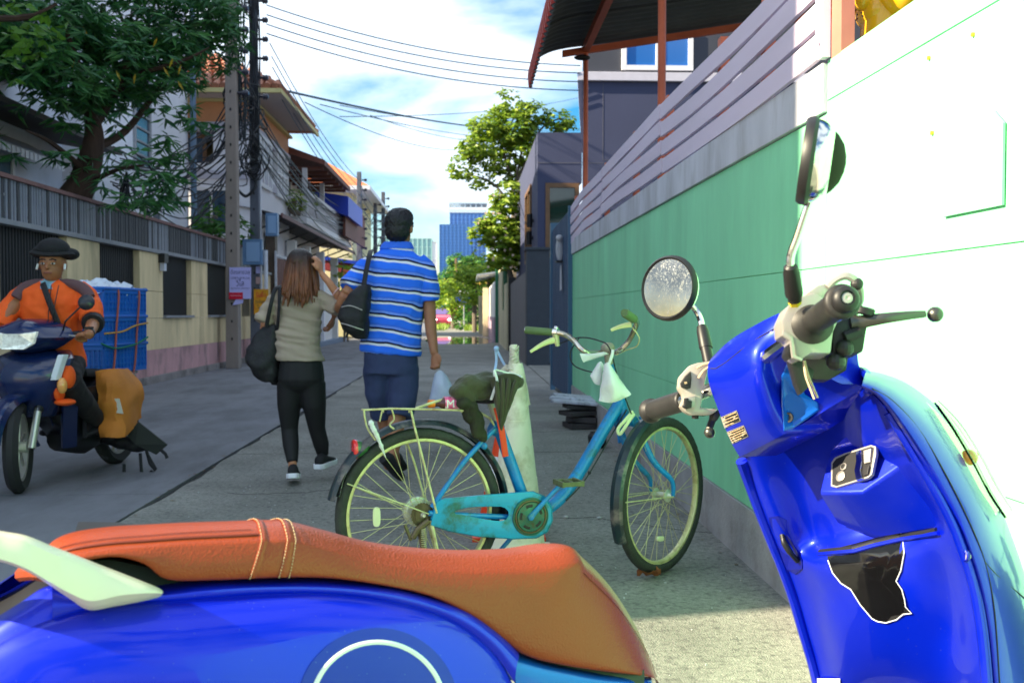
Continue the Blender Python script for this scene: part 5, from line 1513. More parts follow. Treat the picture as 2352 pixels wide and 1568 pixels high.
obj('lid_seam', MB().tube([on_cover(x, y, 0.0) for x, y in [(1632, 846), (1645, 846), (1668, 832), (1700, 806), (1745, 774), (1790, 748), (1830, 735)]], 0.0013, 6), M_blk, sc)
pn = [(1795, 862), (1808, 832), (1835, 822), (1835, 868), (1850, 905), (1880, 925), (1882, 942), (1820, 985), (1800, 990), (1795, 930)]
pcx = sum(p[0] for p in pn) / len(pn); pcy = sum(p[1] for p in pn) / len(pn)
obj('fork_cover', MB().rings([[on_cover(pcx + (x - pcx) * f_, pcy + (y - pcy) * f_, o_) for x, y in pn] for f_, o_ in ((1, -.002), (1, .002), (.94, .004), (.7, .004), (.4, .004), (.1, .004))]), M_blue2, sc, smooth=True)
obj('screw', MB().lathe(on_cover(1812, 958, 0.004), -SP.h - SP.n * -0.5, [(0.0078, 0), (0.0078, 0.003), (0.005, 0.003), (0.004, 0.0005), (0.0005, 0.0008)], 20), M_blk, sc, smooth=True)
for qd, nl in (([(1655, 958), (1692, 942), (1701, 967), (1664, 983)], 4), ([(1669, 992), (1708, 976), (1719, 1002), (1682, 1019)], 5)):
    G_ = [[Vector((qd[0][0] + (qd[1][0] - qd[0][0]) * i / 4, qd[0][1] + (qd[1][1] - qd[0][1]) * i / 4, 0)).lerp(Vector((qd[3][0] + (qd[2][0] - qd[3][0]) * i / 4, qd[3][1] + (qd[2][1] - qd[3][1]) * i / 4, 0)), j / 4) for i in range(5)] for j in range(5)]
    stk = obj('warning_label', MB().grid([[on_cover(p.x, p.y, 0.0016) for p in r] for r in G_]), M_silver, sc)
    ink = MB()
    def lerpq(u, v):
        a = Vector((*qd[0], 0)).lerp(Vector((*qd[1], 0)), u); b = Vector((*qd[3], 0)).lerp(Vector((*qd[2], 0)), u)
        return a.lerp(b, v)
    f0 = [[lerpq(.04 + .92 * i / 6, .06 + .88 * j / 5) for i in range(7)] for j in range(6)]
    obj('label_face', MB().grid([[on_cover(p.x, p.y, 0.0020) for p in r] for r in f0]), M_blk, stk)
    rr_ = random.Random(nl)
    for k in range(nl):
        v = 0.14 + 0.74 * k / (nl - 1)
        u = 0.05
        end = 0.95 if k < nl - 1 else 0.6
        while u < end:
            w_ = rr_.uniform(.04, .11)
            a, b = lerpq(u, v), lerpq(min(u + w_, end), v)
            ink.tube([on_cover(a.x, a.y, 0.0024), on_cover(b.x, b.y, 0.0024)], 0.00075, 4)
            u += w_ + 0.03
    obj('thai_print', ink, M_thread, stk, kind='stuff')

# ---- leg shield, rider side
rows = [
    [(1703, 1058, -.17, 0), (1735, 1040, -.14, 0), (1800, 1003, -.08, .015), (1870, 962, -.02, .02), (1935, 925, .03, .01), (1982, 899, .07, 0), (2012, 912, .12, 0), (2040, 948, .155, 0)],
    [(1722, 1110, -.182, 0), (1752, 1100, -.15, 0), (1812, 1080, -.09, .035), (1880, 1040, -.02, .05), (1955, 985, .03, .03), (2010, 965, .09, .01), (2052, 985, .135, 0), (2083, 1015, .165, 0)],
    [(1748, 1180, -.188, 0), (1782, 1172, -.15, 0), (1845, 1160, -.09, .045), (1915, 1140, -.01, .06), (2000, 1110, .05, .045), (2070, 1090, .11, .02), (2110, 1095, .15, 0), (2138, 1108, .175, 0)],
    [(1778, 1255, -.19, 0), (1812, 1250, -.155, -.002), (1872, 1240, -.09, .045), (1950, 1226, 0, .055), (2040, 1205, .06, .05), (2118, 1180, .12, .03), (2158, 1182, .158, 0), (2182, 1192, .18, 0)],
    [(1795, 1296, -.19, 0), (1830, 1292, -.155, -.003), (1880, 1290, -.09, 0.0), (1965, 1275, 0, .01), (2065, 1258, .07, .012), (2140, 1240, .13, .006), (2182, 1248, .163, 0), (2208, 1258, .183, 0)],
    [(1822, 1370, -.19, 0), (1858, 1368, -.155, -.004), (1905, 1370, -.09, -.008), (1990, 1365, 0, .0), (2090, 1355, .08, .01), (2165, 1345, .135, .02), (2212, 1345, .168, .004), (2236, 1348, .186, 0)],
    [(1846, 1450, -.19, 0), (1880, 1450, -.155, -.005), (1925, 1450, -.09, -.012), (2010, 1455, 0, .004), (2105, 1450, .08, .02), (2180, 1440, .135, .03), (2228, 1440, .17, .006), (2253, 1442, .188, 0)],
    [(1872, 1540, -.19, 0), (1900, 1540, -.155, 0), (1945, 1540, -.09, .0), (2020, 1540, 0, .03), (2105, 1540, .08, .05), (2178, 1540, .135, .05), (2235, 1540, .17, .01), (2263, 1540, .188, 0)],
    [(1895, 1650, -.19, 0), (1925, 1650, -.155, 0), (1965, 1650, -.09, .04), (2035, 1650, 0, .09), (2110, 1650, .08, .1), (2180, 1650, .135, .08), (2240, 1650, .17, .02), (2270, 1650, .188, 0)],
    [(1910, 1760, -.19, 0), (1940, 1760, -.155, 0), (1975, 1760, -.09, .04), (2040, 1760, 0, .09), (2110, 1760, .08, .1), (2180, 1760, .135, .08), (2240, 1760, .17, .02), (2270, 1760, .188, 0)]]
LG = smooth_grid([[SP(*a) for a in r] for r in rows], 6, 6)
obj('leg_shield', MB().grid(LG, 0.012, nrm=SP.h), M_blue, sc, smooth=True, angle=50)
lf_ = surf_t(None, [(*project(p), p) for r in LG for p in r])
def on_shield(px, py, off=0.002): return on_ray(px, py, lf_(px, py) - off)
# raised edges of the shield: far rim and near rim
obj('shield_rim', MB().tube(curve([SP(*a[:3]) for a in [r[0] for r in rows]], 5), 0.010, 10), M_blue, sc, smooth=True)
rim_pts = curve([SP(*a[:3]) for a in [r[-1] for r in rows]], 5)
obj('shield_rim', MB().tube(rim_pts, 0.007, 10), M_blue, sc, smooth=True)
obj('top_gap', MB().tube([SP(x, y, w_, .02) for x, y, w_ in [(1702, 1052, -.17), (1797, 1001, -.08), (1870, 958, -.02), (1935, 921, .03), (1982, 893, .07)]], 0.006, 8), M_blk, sc)
# knee bulge that carries the ignition lock
def sp4(a): return SP(*a)
vv = [sp4(a) for a in [(1884, 1134, -.02, 0.0), (1908, 1035, -.01, .03), (2022, 1005, .06, .03), (2072, 1068, .10, .0), (1980, 1131, .035, -.035), (2158, 1208, .15, .015), (2008, 1234, .04, .035), (1925, 1200, -.02, .04),
                       (2120, 1100, .14, .02), (1990, 960, .06, .045), (2060, 985, .12, .02)]]
bul = MB().add(vv, [(0, 4, 3, 2, 1), (0, 7, 6, 4), (4, 6, 5, 3), (3, 5, 8), (1, 2, 9), (2, 3, 8, 10), (2, 10, 9)])
obj('knee_bulge', bul, M_blue, sc, bevel=0.006, smooth=True, angle=60)
# ignition lock plate, built from a flat plate on the upper face of the bulge
a0, a1, a2, a3 = vv[0], vv[1], vv[2], vv[3]
nf = (vv[1] - vv[0]).cross(vv[4] - vv[0]).normalized()
if nf.dot(Vector((0, 0, CAM_H)) - vv[0]) < 0: nf = -nf
def on_face(px, py, off=0.0):
    o = Vector((0, 0, CAM_H)); d_ = (W(px, py, 1) - o)
    tt = (vv[0] + nf * off - o).dot(nf) / d_.dot(nf)
    return o + d_ * tt
def plate(name, pts, off, th, m, parent=None, bev=0.0008):
    return obj(name, MB().poly([on_face(x, y, off) for x, y in pts], th, -nf), m, parent or sc, bevel=bev)
ig = plate('ignition_lock', [(1909, 1062), (1917, 1050), (1940, 1040), (2000, 1021), (2011, 1024), (2012, 1040), (2002, 1088), (1992, 1097), (1920, 1119), (1908, 1116)], 0.004, 0.006, M_silver)
plate('lock_face', [(1912, 1064), (1920, 1053), (1942, 1043), (2000, 1025), (2007, 1028), (1998, 1086), (1988, 1094), (1921, 1115), (1911, 1112)], 0.0048, 0.002, M_blk, ig)
plate('lock_band', [(1965, 1036), (1976, 1032), (1980, 1058), (1976, 1080), (1980, 1098), (1966, 1102), (1962, 1080), (1966, 1058)], 0.0085, 0.004, M_chrome, ig)
plate('seat_switch', [(1983, 1034), (2000, 1029), (1997, 1060), (1984, 1064)], 0.0085, 0.004, M_silver, ig)
plate('seat_switch', [(1982, 1072), (1996, 1068), (1992, 1088), (1982, 1092)], 0.0085, 0.004, M_blk, ig)
obj('key_slot', MB().lathe(on_face(1939, 1072, 0.0045), nf, [(0.006, 0), (0.006, 0.002), (0.0045, 0.003), (0.004, 0.0005), (0.0004, 0.0002)], 18), M_silver, ig)
obj('key_slot', MB().lathe(on_face(1937, 1071, 0.006), nf, [(0.004, 0), (0.0036, 0.0008), (0.0004, 0.001)], 14), M_blk, ig)
obj('shutter_ring', MB().lathe(on_face(1932, 1094, 0.0045), nf, [(0.0085, 0), (0.0085, 0.002), (0.007, 0.0026), (0.0065, 0.0008), (0.0004, 0.0006)], 20), M_silver, ig)
# pocket lip, with a black tube for the shadow in its slit
obj('pocket_slot_shade', MB().tube([on_shield(x, y, .002) for x, y in [(1884, 1266), (1925, 1262), (1960, 1259), (2010, 1245), (2070, 1232), (2120, 1224), (2152, 1217)]], 0.0045, 8), M_blk, sc)
obj('pocket_lip', MB().tube([on_shield(x, y, .004) for x, y in [(1880, 1272), (1925, 1268), (1962, 1265), (2012, 1251), (2070, 1238), (2120, 1230), (2156, 1224)]], 0.0035, 8), M_blue, sc, smooth=True)
# black sticker with pale outline
ck = [(803, 945), (925, 915), (1055, 880), (1110, 862), (1150, 855), (1160, 890), (1165, 960), (1150, 1040), (1128, 1090), (1155, 1130), (1168, 1180), (1172, 1210), (1200, 1240), (1160, 1245), (1130, 1270), (1080, 1285), (1040, 1278), (1015, 1265), (960, 1200), (915, 1128), (870, 1100), (830, 1050), (808, 990)]
ck = [(1505.3 + .4903 * x, 799.7 + .4903 * y) for x, y in ck]
cxk = sum(p[0] for p in ck) / len(ck); cyk = sum(p[1] for p in ck) / len(ck)
def fan(scale, off):
    return [on_shield(cxk + (x - cxk) * scale, cyk + (y - cyk) * scale, off) for x, y in ck]
stk = obj('sticker', MB().rings([fan(1.0, .003), fan(.75, .003), fan(.5, .003), fan(.25, .003), fan(.02, .003)]), mat('gloss_black_vinyl', (0.004, 0.004, 0.005), 0.12, coat=0.6), sc, smooth=True)
ol = [on_shield(x, y, .0032) for x, y in ck[4:]]
obj('sticker_outline', MB().tube(ol, 0.0009, 5), MATS['white_badge_paint'], stk)
# bag hook; a flat dark blue patch stands for the shade in its recess
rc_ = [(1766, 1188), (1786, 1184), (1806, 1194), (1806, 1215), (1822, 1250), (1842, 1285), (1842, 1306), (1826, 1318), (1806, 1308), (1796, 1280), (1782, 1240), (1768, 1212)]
obj('hook_recess_shade', MB().poly([on_shield(x, y, .0028) for x, y in rc_], 0.001, SP.h), M_dkblue, sc)
obj('bag_hook', MB().tube(curve([on_shield(x, y, o_) for x, y, o_ in [(1796, 1228, .004), (1801, 1245, .016), (1815, 1268, .018), (1832, 1288, .006)]], 5), [0.0045] * 5 + [0.0055] * 6 + [0.0045] * 5, 10), M_blk, sc, smooth=True)
obj('bolt_cap', MB().lathe(on_shield(2214, 1275, .004), -SP.h, [(0.009, -.003), (0.009, 0.001), (0.007, 0.002), (0.006, 0), (0.0004, 0.001)], 18), M_dkblue, sc)
obj('bolt', MB().lathe(on_shield(2220, 1277, .007), -SP.h, [(0.0045, -.004), (0.0045, 0.002), (0.0004, 0.0026)], 12), M_silver, sc)
obj('small_label', MB().poly([on_shield(x, y, .003) for x, y in [(1872, 1557), (1930, 1557), (1930, 1580), (1874, 1580)]], 0.0006, -SP.h), MATS['white_badge_paint'], sc)

# ---- outer apron beyond the near rim
RIM = [(1978, 890), (2012, 908), (2047, 950), (2090, 1015), (2145, 1108), (2190, 1192), (2216, 1258), (2244, 1348), (2261, 1442), (2271, 1540), (2278, 1650), (2278, 1760)]
SIL = [(1990, 850), (2035, 860), (2090, 884), (2160, 940), (2225, 1020), (2275, 1110), (2305, 1180), (2345, 1290), (2375, 1390), (2400, 1490), (2425, 1600), (2440, 1720)]
ap = []
for (a, b) in zip(RIM, SIL):
    row = []
    for f, w_, dd in ((0, .183, .006), (.12, .190, .0), (.35, .186, .0), (.6, .165, .0), (.82, .12, .0), (.95, .06, 0), (1, 0.01, 0)):
        row.append(SP(a[0] + (b[0] - a[0]) * f, a[1] + (b[1] - a[1]) * f, w_, dd))
    ap.append(row)
AG = smooth_grid(ap, 6, 5)
obj('front_apron', MB().grid(AG), M_blue, sc, smooth=True)
obj('front_apron', MB().grid([[SP.mirror(p) for p in r] for r in AG]), M_blue, sc, smooth=True)
af = surf_t(None, [(*project(p), p) for r in AG for p in r])
def on_apron(px, py, off=0.001): return on_ray(px, py, af(px, py) - off)
for pts in ([(2003, 892), (2050, 920), (2110, 985), (2170, 1085), (2225, 1195), (2262, 1290), (2284, 1400), (2296, 1568)], [(2262, 1290), (2300, 1330), (2350, 1370), (2375, 1400)]):
    obj('panel_gap', MB().tube(curve([on_apron(x, y, 0.0) for x, y in pts], 5), 0.0011, 5), M_blk, sc)
obj('apron_edge', MB().tube(curve([SP(1958, 862, .03, .05), SP(1978, 852, .06, .03), SP(1996, 866, .10, .01), SP(2000, 890, .12, 0), SP(1985, 905, .10, .01)], 5), 0.007, 8), M_blue, sc, smooth=True)
ln = smooth_grid([[SP(*a) for a in r] for r in [
    [(2118, 925, .10), (2126, 923, .085), (2131, 927, .06)],
    [(2160, 985, .13), (2176, 976, .11), (2184, 985, .05)],
    [(2205, 1060, .14), (2222, 1050, .12), (2236, 1057, .05)],
    [(2245, 1135, .14), (2260, 1122, .12), (2272, 1130, .05)],
    [(2282, 1190, .12), (2292, 1172, .09), (2302, 1180, .05)]]], 6, 6)
obj('turn_signal_lens', MB().grid([[p - SP.h * -0.012 + SP.n * .010 for p in r] for r in ln], 0.004), M_lens, sc, smooth=True)
obj('turn_signal_bowl', MB().grid([[p + SP.n * .002 for p in r] for r in ln]), M_chrome, sc, smooth=True)
obj('turn_signal_bulb', MB().ball(SP(2225, 1050, .125), .012, 8), mat('amber_bulb', (0.7, 0.25, 0.05), 0.2), sc)

# ---- headstock and dark innards between cover and shield
obj('steering_column', MB().tube([W(1880, 800, 1.56), W(1925, 900, 1.63), W(1960, 940, 1.68)], 0.04, 14), M_blk, sc, smooth=True)
# front wheel and fender below
fw = SP(2330, 1900, 0)
c0 = Vector((fw.x, fw.y, 0.25)) + SP.h * 0.06
def circ(c, R_, e1, e2, n=48, a0=0, a1=2 * pi):
    return [c + (e1 * cos(a0 + (a1 - a0) * k / n) + e2 * sin(a0 + (a1 - a0) * k / n)) * R_ for k in range(n if abs(a1 - a0 - 2 * pi) < 1e-6 else n + 1)]
UPV = Vector((0, 0, 1))
obj('front_wheel', MB().tube(circ(c0, 0.20, SP.h, UPV), 0.05, 12, closed=True).cyl(c0 - SP.n * 0.04, c0 + SP.n * 0.04, 0.05), M_tyre, sc, smooth=True)
rw = SP(250, 1900, 0); c1 = Vector((rw.x, rw.y, 0.25)) + SP.h * -0.02
obj('rear_wheel', MB().tube(circ(c1, 0.20, SP.h, UPV), 0.05, 12, closed=True).cyl(c1 - SP.n * 0.06, c1 + SP.n * 0.06, 0.06), M_tyre, sc, smooth=True)
obj('fork', MB().cyl(c0 + SP.n * .07, c0 + UPV * 0.33 - SP.h * 0.07 + SP.n * .03, 0.02).cyl(c0 - SP.n * .07, c0 + UPV * 0.33 - SP.h * 0.07 - SP.n * .03, 0.02), M_blk, sc)
obj('main_frame', MB().tube([c1 + SP.h * 0.1 + UPV * 0.05, SP(900, 1800, 0), SP(1400, 1900, 0), SP(1900, 1880, 0)], 0.03, 8), M_blk, sc)

# ---- handlebar ends, switches, levers, mirrors
hb = obj('handlebar', MB().tube(curve([W(1490, 945, 1.80), W(1575, 918, 1.68), W(1700, 860, 1.58), W(1800, 790, 1.45), W(1866, 742, 1.31), W(1936, 691, 1.18)], 4), 0.011, 10), M_chrome, sc, smooth=True)
# near (right) grip
ga, gb_ = W(1866, 741, 1.315), W(1938, 690, 1.185)
ax = (gb_ - ga).normalized()
gl = (gb_ - ga).length
obj('grip', MB().lathe(ga, ax, [(0.0275, -0.012), (0.0285, 0), (0.024, 0.004), (0.0185, 0.012)] + [(0.0165 + (0.0006 if k % 2 else 0), 0.016 + k * 0.003) for k in range(int((gl - 0.03) / 0.003))] + [(0.019, gl - 0.012), (0.0215, gl - 0.010), (0.0215, gl - 0.004), (0.019, gl - 0.001), (0.014, gl)], 28), M_grip, sc, smooth=True, angle=50)
obj('bar_end', MB().lathe(gb_, ax, [(0.0155, -0.002), (0.0165, 0.004), (0.0165, 0.009), (0.013, 0.014), (0.009, 0.0155), (0.0085, 0.013), (0.003, 0.012), (0.0004, 0.010)], 24), M_blk, sc, smooth=True)
obj('bar_end_screw', MB().lathe(gb_ + ax * 0.0125, ax, [(0.0068, 0), (0.0065, 0.0015), (0.003, 0.002), (0.0004, 0.0008)], 12), M_silver, sc)
def img_poly(name, pts, d, th, m, parent=None, bev=0.003, dirv=None):
    P_ = [W(x, y, d(x, y) if callable(d) else d) for x, y in pts]
    return obj(name, MB().poly(P_, th, dirv if dirv is not None else -ax), m, parent or sc, bevel=bev, smooth=True, angle=40)
hsg = [(1796, 735), (1812, 700), (1841, 680), (1872, 671), (1905, 690), (1928, 732), (1915, 761), (1909, 812), (1865, 811), (1839, 825), (1824, 812), (1820, 775), (1799, 768)]
img_poly('throttle_housing', hsg, 1.315, 0.05, M_silver, bev=0.004)
img_poly('switch_recess', [(1812, 790), (1826, 780), (1828, 812), (1815, 825), (1806, 812)], 1.318, 0.03, M_blk)
img_poly('housing_flap', [(1800, 757), (1822, 772), (1826, 815), (1845, 823), (1842, 829), (1820, 822), (1815, 782), (1797, 770)], 1.308, 0.006, M_silver, bev=0.001)
img_poly('brake_master_cylinder', [(1913, 745), (1945, 728), (1980, 722), (1993, 751), (1984, 808), (1950, 814), (1912, 816)], 1.335, 0.045, M_blk, bev=0.005)
img_poly('mount_bracket', [(1855, 672), (1880, 655), (1908, 648), (1917, 660), (1898, 682), (1870, 690)], 1.33, 0.03, M_silver, bev=0.003)
obj('reservoir_cap', MB().lathe(W(1983, 716, 1.33), WD((0.25, 1, -0.1)), [(0.012, -0.004), (0.0145, -0.002), (0.0145, 0.005), (0.012, 0.007), (0.0004, 0.007)], 20), M_blk, sc, smooth=True)
obj('cable_elbow', MB().tube(curve([W(1903, 659, 1.33), W(1920, 642, 1.325), W(1944, 634, 1.32), W(1965, 645, 1.32), W(1974, 662, 1.325), W(1975, 690, 1.34), W(1955, 735, 1.36)], 4), 0.0052, 8), M_silver, sc, smooth=True)
obj('cable_joint', MB().ball(W(1968, 652, 1.32), 0.0085, 8), M_grip, sc)
obj('brake_lever', MB().tube(curve([W(1955, 742, 1.335), W(1985, 738, 1.33), W(2030, 731, 1.32), W(2080, 725, 1.32), W(2125, 721, 1.325)], 5), [0.0105 - 0.0058 * i / 20 for i in range(21)], 10, flat=((0, 0, 1), 1.0, 0.6)).ball(W(2148, 722, 1.33), 0.0105, 10), mat('dull_dark_alloy', (0.10, 0.10, 0.09), 0.35, metal=0.8), sc, smooth=True)
obj('lever_pivot', MB().tube([W(1940, 775, 1.33), W(1975, 762, 1.33)], 0.008, 8).ball(W(1940, 800, 1.33), 0.012, 8).ball(W(1920, 830, 1.335), 0.013, 8), M_blk, sc)
img_poly('dark_wedge', [(1812, 822), (1842, 828), (1872, 850), (1862, 885), (1840, 906), (1828, 880)], 1.36, 0.02, M_blk, bev=0.003)
img_poly('dark_filler', [(1850, 820), (1950, 816), (1945, 850), (1905, 872), (1872, 872), (1845, 860)], 1.39, 0.03, M_blk, bev=0.003)
for k, pts in enumerate(([(1848, 828), (1856, 860), (1868, 890), (1878, 913)], [(1846, 828), (1850, 862), (1862, 895), (1870, 916)])):
    obj('plastic_tie', MB().tube(curve([W(x, y, 1.33 - 0.004 * k) for x, y in pts], 4), 0.0026, 5, flat=((0, 1, 0), 1, 0.5)), mat('beige_tie', (0.55, 0.42, 0.28), 0.6), sc)
# far (left) grip and switches
la, lb = W(1572, 919, 1.69), W(1492, 944, 1.80)
lx = (lb - la).normalized(); ll = (lb - la).length
obj('grip', MB().lathe(la, lx, [(0.016, 0)] + [(0.0175 + (0.0006 if k % 2 else 0), 0.002 + k * 0.003) for k in range(int((ll - 0.012) / 0.003))] + [(0.022, ll - 0.010), (0.022, ll), (0.012, ll + 0.003), (0.011, ll + .001), (0.0004, ll + 0.001)], 26), M_grip, sc, smooth=True, angle=50)
lh = [(1559, 881), (1560, 865), (1583, 839), (1602, 833), (1643, 827), (1626, 850), (1620, 875), (1616, 905), (1609, 936), (1650, 940), (1632, 953), (1586, 953), (1573, 945), (1562, 933), (1570, 916), (1567, 903), (1557, 890)]
img_poly('switch_housing', lh, 1.635, 0.05, mat('silver_beige_paint', (0.50, 0.45, 0.38), 0.35, metal=0.3, var=0.05), bev=0.004, dirv=WD((0.1, -0.1, 1)))
img_poly('horn_button', [(1587, 852), (1574, 864), (1563, 881), (1566, 890), (1578, 894), (1587, 891), (1589, 868)], 1.629, 0.008, M_grip, bev=0.002, dirv=WD((0, 0, 1)))
put_icon = MB().poly([W(x, y, 1.6275) for x, y in [(1571, 877), (1577, 876), (1579, 880), (1573, 882)]], 0.0006, WD((0, 0, 1)))
obj('horn_icon', put_icon, M_thread, sc)
img_poly('switch_panel', [(1572, 913), (1598, 908), (1596, 934), (1574, 942)], 1.632, 0.004, M_silver, bev=0.001, dirv=WD((0, 0, 1)))
img_poly('signal_switch', [(1574, 915), (1582, 914), (1582, 921), (1590, 920), (1589, 936), (1576, 940), (1568, 934), (1573, 930)], 1.622, 0.014, M_blk, bev=0.0015, dirv=WD((0, 0, 1)))
for x in (1597, 1613):
    obj('housing_screw', MB().lathe(W(x, 951 - (x - 1597) * .4, 1.66), (0, 0, -1), [(0.006, 0), (0.006, 0.007), (0.0004, 0.008)], 10), M_blk, sc)
obj('brake_lever', MB().tube(curve([W(1648, 941, 1.67), W(1636, 965, 1.67), W(1628, 988, 1.665)], 4), [0.008] * 4 + [0.006] * 5, 8).ball(W(1630, 993, 1.665), 0.0095, 9), MATS['dull_dark_alloy'], sc, smooth=True)
for pts in ([(1600, 845), (1612, 838), (1630, 833)], [(1604, 868), (1616, 850), (1628, 842)]):
    obj('plastic_tie', MB().tube([W(x, y, 1.625) for x, y in pts], 0.0022, 5), MATS['beige_tie'], sc)
# mirrors
M_mhouse = mat('chromed_mirror_shell', (0.75, 0.74, 0.68), 0.14, metal=1.0)
def mirror(c, axb, R_, stem, sleeve, rS, d):
    axb = axb.normalized()
    mb = MB().lathe(c, axb, [(R_ * 0.9, 0.001), (R_ * 0.97, -0.003), (R_ * 1.03, 0.001), (R_ * 1.05, 0.008), (R_ * 0.98, 0.013)], 36)
    obj('mirror_rim', mb, M_blk, sc, smooth=True)
    obj('mirror_shell', MB().lathe(c, axb, [(R_ * 0.99, 0.012), (R_ * 0.96, 0.018), (R_ * .86, 0.027), (R_ * .72, 0.033)], 36), M_mhouse, sc, smooth=True)
    obj('mirror_back', MB().lathe(c, axb, [(R_ * .74, 0.032), (R_ * .66, 0.037), (R_ * .45, 0.045), (R_ * .2, 0.049), (0.0004, 0.05)], 36), mat('olive_grey_cap', (0.03, 0.032, 0.022), 0.8, spec=0.1), sc, smooth=True)
    obj('mirror_glass', MB().lathe(c, axb, [(R_ * 0.95, 0.0005), (R_ * .5, -0.0008), (0.0004, -0.001)], 36), M_mirror, sc, smooth=True)
    obj('mirror_stem', MB().tube(curve(stem, 5), rS, 10), M_chrome, sc, smooth=True)
    a, b = sleeve
    obj('mirror_boot', MB().lathe(a, b - a, [(0.006, -0.002), (0.0085, 0.0), (0.0105, 0.010), (0.0115, (b - a).length - 0.004), (0.011, (b - a).length)], 18), M_blk, sc, smooth=True)
    return
mirror(W(1846, 369, 1.23), WD((0.955, -0.14, -0.27)), 0.052, [W(1862, 455, 1.235), W(1850, 490, 1.24), W(1832, 545, 1.25), W(1816, 590, 1.26), W(1818, 625, 1.27)], (W(1816, 612, 1.265), W(1824, 678, 1.29)), 0.0052, 1)
mirror(W(1533, 661, 1.73), WD((0.69, -0.06, 0.72)), 0.055, [W(1568, 680, 1.755), W(1590, 702, 1.735), W(1607, 728, 1.72), W(1614, 760, 1.71)], (W(1612, 750, 1.71), W(1622, 800, 1.69)), 0.0055, 1)
obj('mirror_boot', MB().cyl(W(1621, 798, 1.69), W(1628, 832, 1.68), 0.0095, 14), M_blk, sc, smooth=True)
obj('mirror_boot', MB().cyl(W(1824, 676, 1.29), W(1826, 690, 1.295), 0.009, 14), M_blk, sc, smooth=True)
obj('yellow_nut', MB().cyl(W(1825, 688, 1.295), W(1826, 697, 1.30), 0.0085, 6), M_yel, sc)
# ================================================================= old turquoise bicycle
BP = Plane((965 - 1176) / FP * 3.88, 3.88, math.atan2(4.27 - 3.88, (1520 - 1176) / FP * 4.27 + (211 / FP * 3.88)))
M_turq = mat('chipped_turquoise_paint', (0.0, 0.20, 0.52), 0.42, var=0.18, vscale=10, dirt=(0.03, 0.14, 0.10), dscale=14, damt=0.9, coat=0.3)
M_turq2 = mat('turquoise_guard_paint', (0.0, 0.28, 0.50), 0.42, var=0.12, vscale=8, dirt=(0.01, 0.12, 0.10), dscale=11, damt=1.0, coat=0.2)
M_rim = mat('dull_yellowish_rim', (0.62, 0.58, 0.28), 0.38, metal=0.35, var=0.15, vscale=20, dirt=(0.3, 0.22, 0.08), dscale=22, damt=0.6)
M_spoke = mat('rusty_spoke', (0.55, 0.48, 0.26), 0.45, metal=0.4)
M_tyreb = mat('worn_bicycle_tyre', (0.03, 0.035, 0.028), 0.75, var=0.25, vscale=20, bump=0.5, bscale=120)
M_fend = mat('dark_teal_mudguard', (0.008, 0.022, 0.028), 0.35, coat=0.15, var=0.2, vscale=14, dirt=(0.35, 0.28, 0.24), dscale=9, damt=0.5)
M_yrust = mat('yellowish_rusty_rod', (0.55, 0.52, 0.28), 0.45, metal=0.25, var=0.25, vscale=25, dirt=(0.25, 0.13, 0.04), dscale=20, damt=0.7)
M_alum = mat('pale_aluminium', (0.62, 0.62, 0.50), 0.35, metal=0.5, var=0.15, vscale=30)
M_refl = mat('cream_reflector', (0.72, 0.74, 0.45), 0.3, coat=0.4)
M_redr = mat('red_reflector', (0.75, 0.02, 0.02), 0.2, coat=1.0)
M_whp = mat('thin_white_plastic', (0.75, 0.78, 0.76), 0.35, alpha=0.86, sub=0.0, bump=0.6, bscale=22)
M_cloth_o = mat('dark_olive_cloth', (0.040, 0.042, 0.016), 0.85, var=0.35, vscale=7, bump=0.9, bscale=16, sheen=0.2, stretch=(1, 1, 0.4))
gpt = BP(965, 1180); 
bk = thing('bicycle', 'old turquoise bicycle with rusty yellow rims leaning beside the white cone', 'bicycle', (BP(1215, 1180).x, BP(1215, 1180).y, 0))
RW_ = 0.335
hubR = BP(965, 1180); hubF = BP(1520, 1147)
hubR.z = RW_ + 0.005; hubF.z = RW_ + 0.005
def wheel(hub, e1, nn, seed, gears=False):
    """e1: rolling direction, nn: axle direction"""
    e2 = Vector((0, 0, 1))
    w_ = obj('wheel', MB().lathe(hub, nn, [(0.006, -0.055), (0.008, -0.05), (0.018, -0.034), (0.028, -0.032), (0.028, -0.028), (0.014, -0.024), (0.013, 0.024), (0.028, 0.028), (0.028, 0.032), (0.016, 0.036), (0.008, 0.05), (0.006, 0.055)], 20), M_alum, bk, smooth=True, angle=40)
    rim = []
    for k in range(72):
        a = 2 * pi * k / 72
        r_ = e1 * cos(a) + e2 * sin(a)
        rim.append([hub + r_ * R_ + nn * s for R_, s in ((0.296, -.013), (0.283, -.013), (0.279, -.006), (0.279, .006), (0.283, .013), (0.296, .013))])
    obj('rim', MB().rings(rim, closed=True), M_rim, w_, smooth=True, angle=40)
    ty_ = []
    for k in range(96):
        a = 2 * pi * k / 96
        r_ = e1 * cos(a) + e2 * sin(a)
        kn = 0.0012 * (k % 2)
        ty_.append([hub + r_ * R_ + nn * s for R_, s in ((0.293, -.014), (0.302, -.021), (0.318, -.022), (0.329, -.015 - kn), (0.334 - kn, -.005), (0.334 - kn, .005), (0.329, .015 + kn), (0.318, .022), (0.302, .021), (0.293, .014))])
    obj('tyre', MB().rings(ty_, closed=True), M_tyreb, w_, smooth=True, angle=60)
    for k in range(36):
        side = 1 if k % 2 else -1
        a = 2 * pi * k / 36 + 0.03
        tw = (1 if (k // 2) % 2 else -1) * 1.15
        ha = a + tw
        p = hub + (e1 * cos(ha) + e2 * sin(ha)) * 0.026 + nn * 0.030 * side
        q = hub + (e1 * cos(a) + e2 * sin(a)) * 0.281
        obj('spoke', MB().tube([p, q], 0.00125, 5), M_spoke, w_)
    return w_
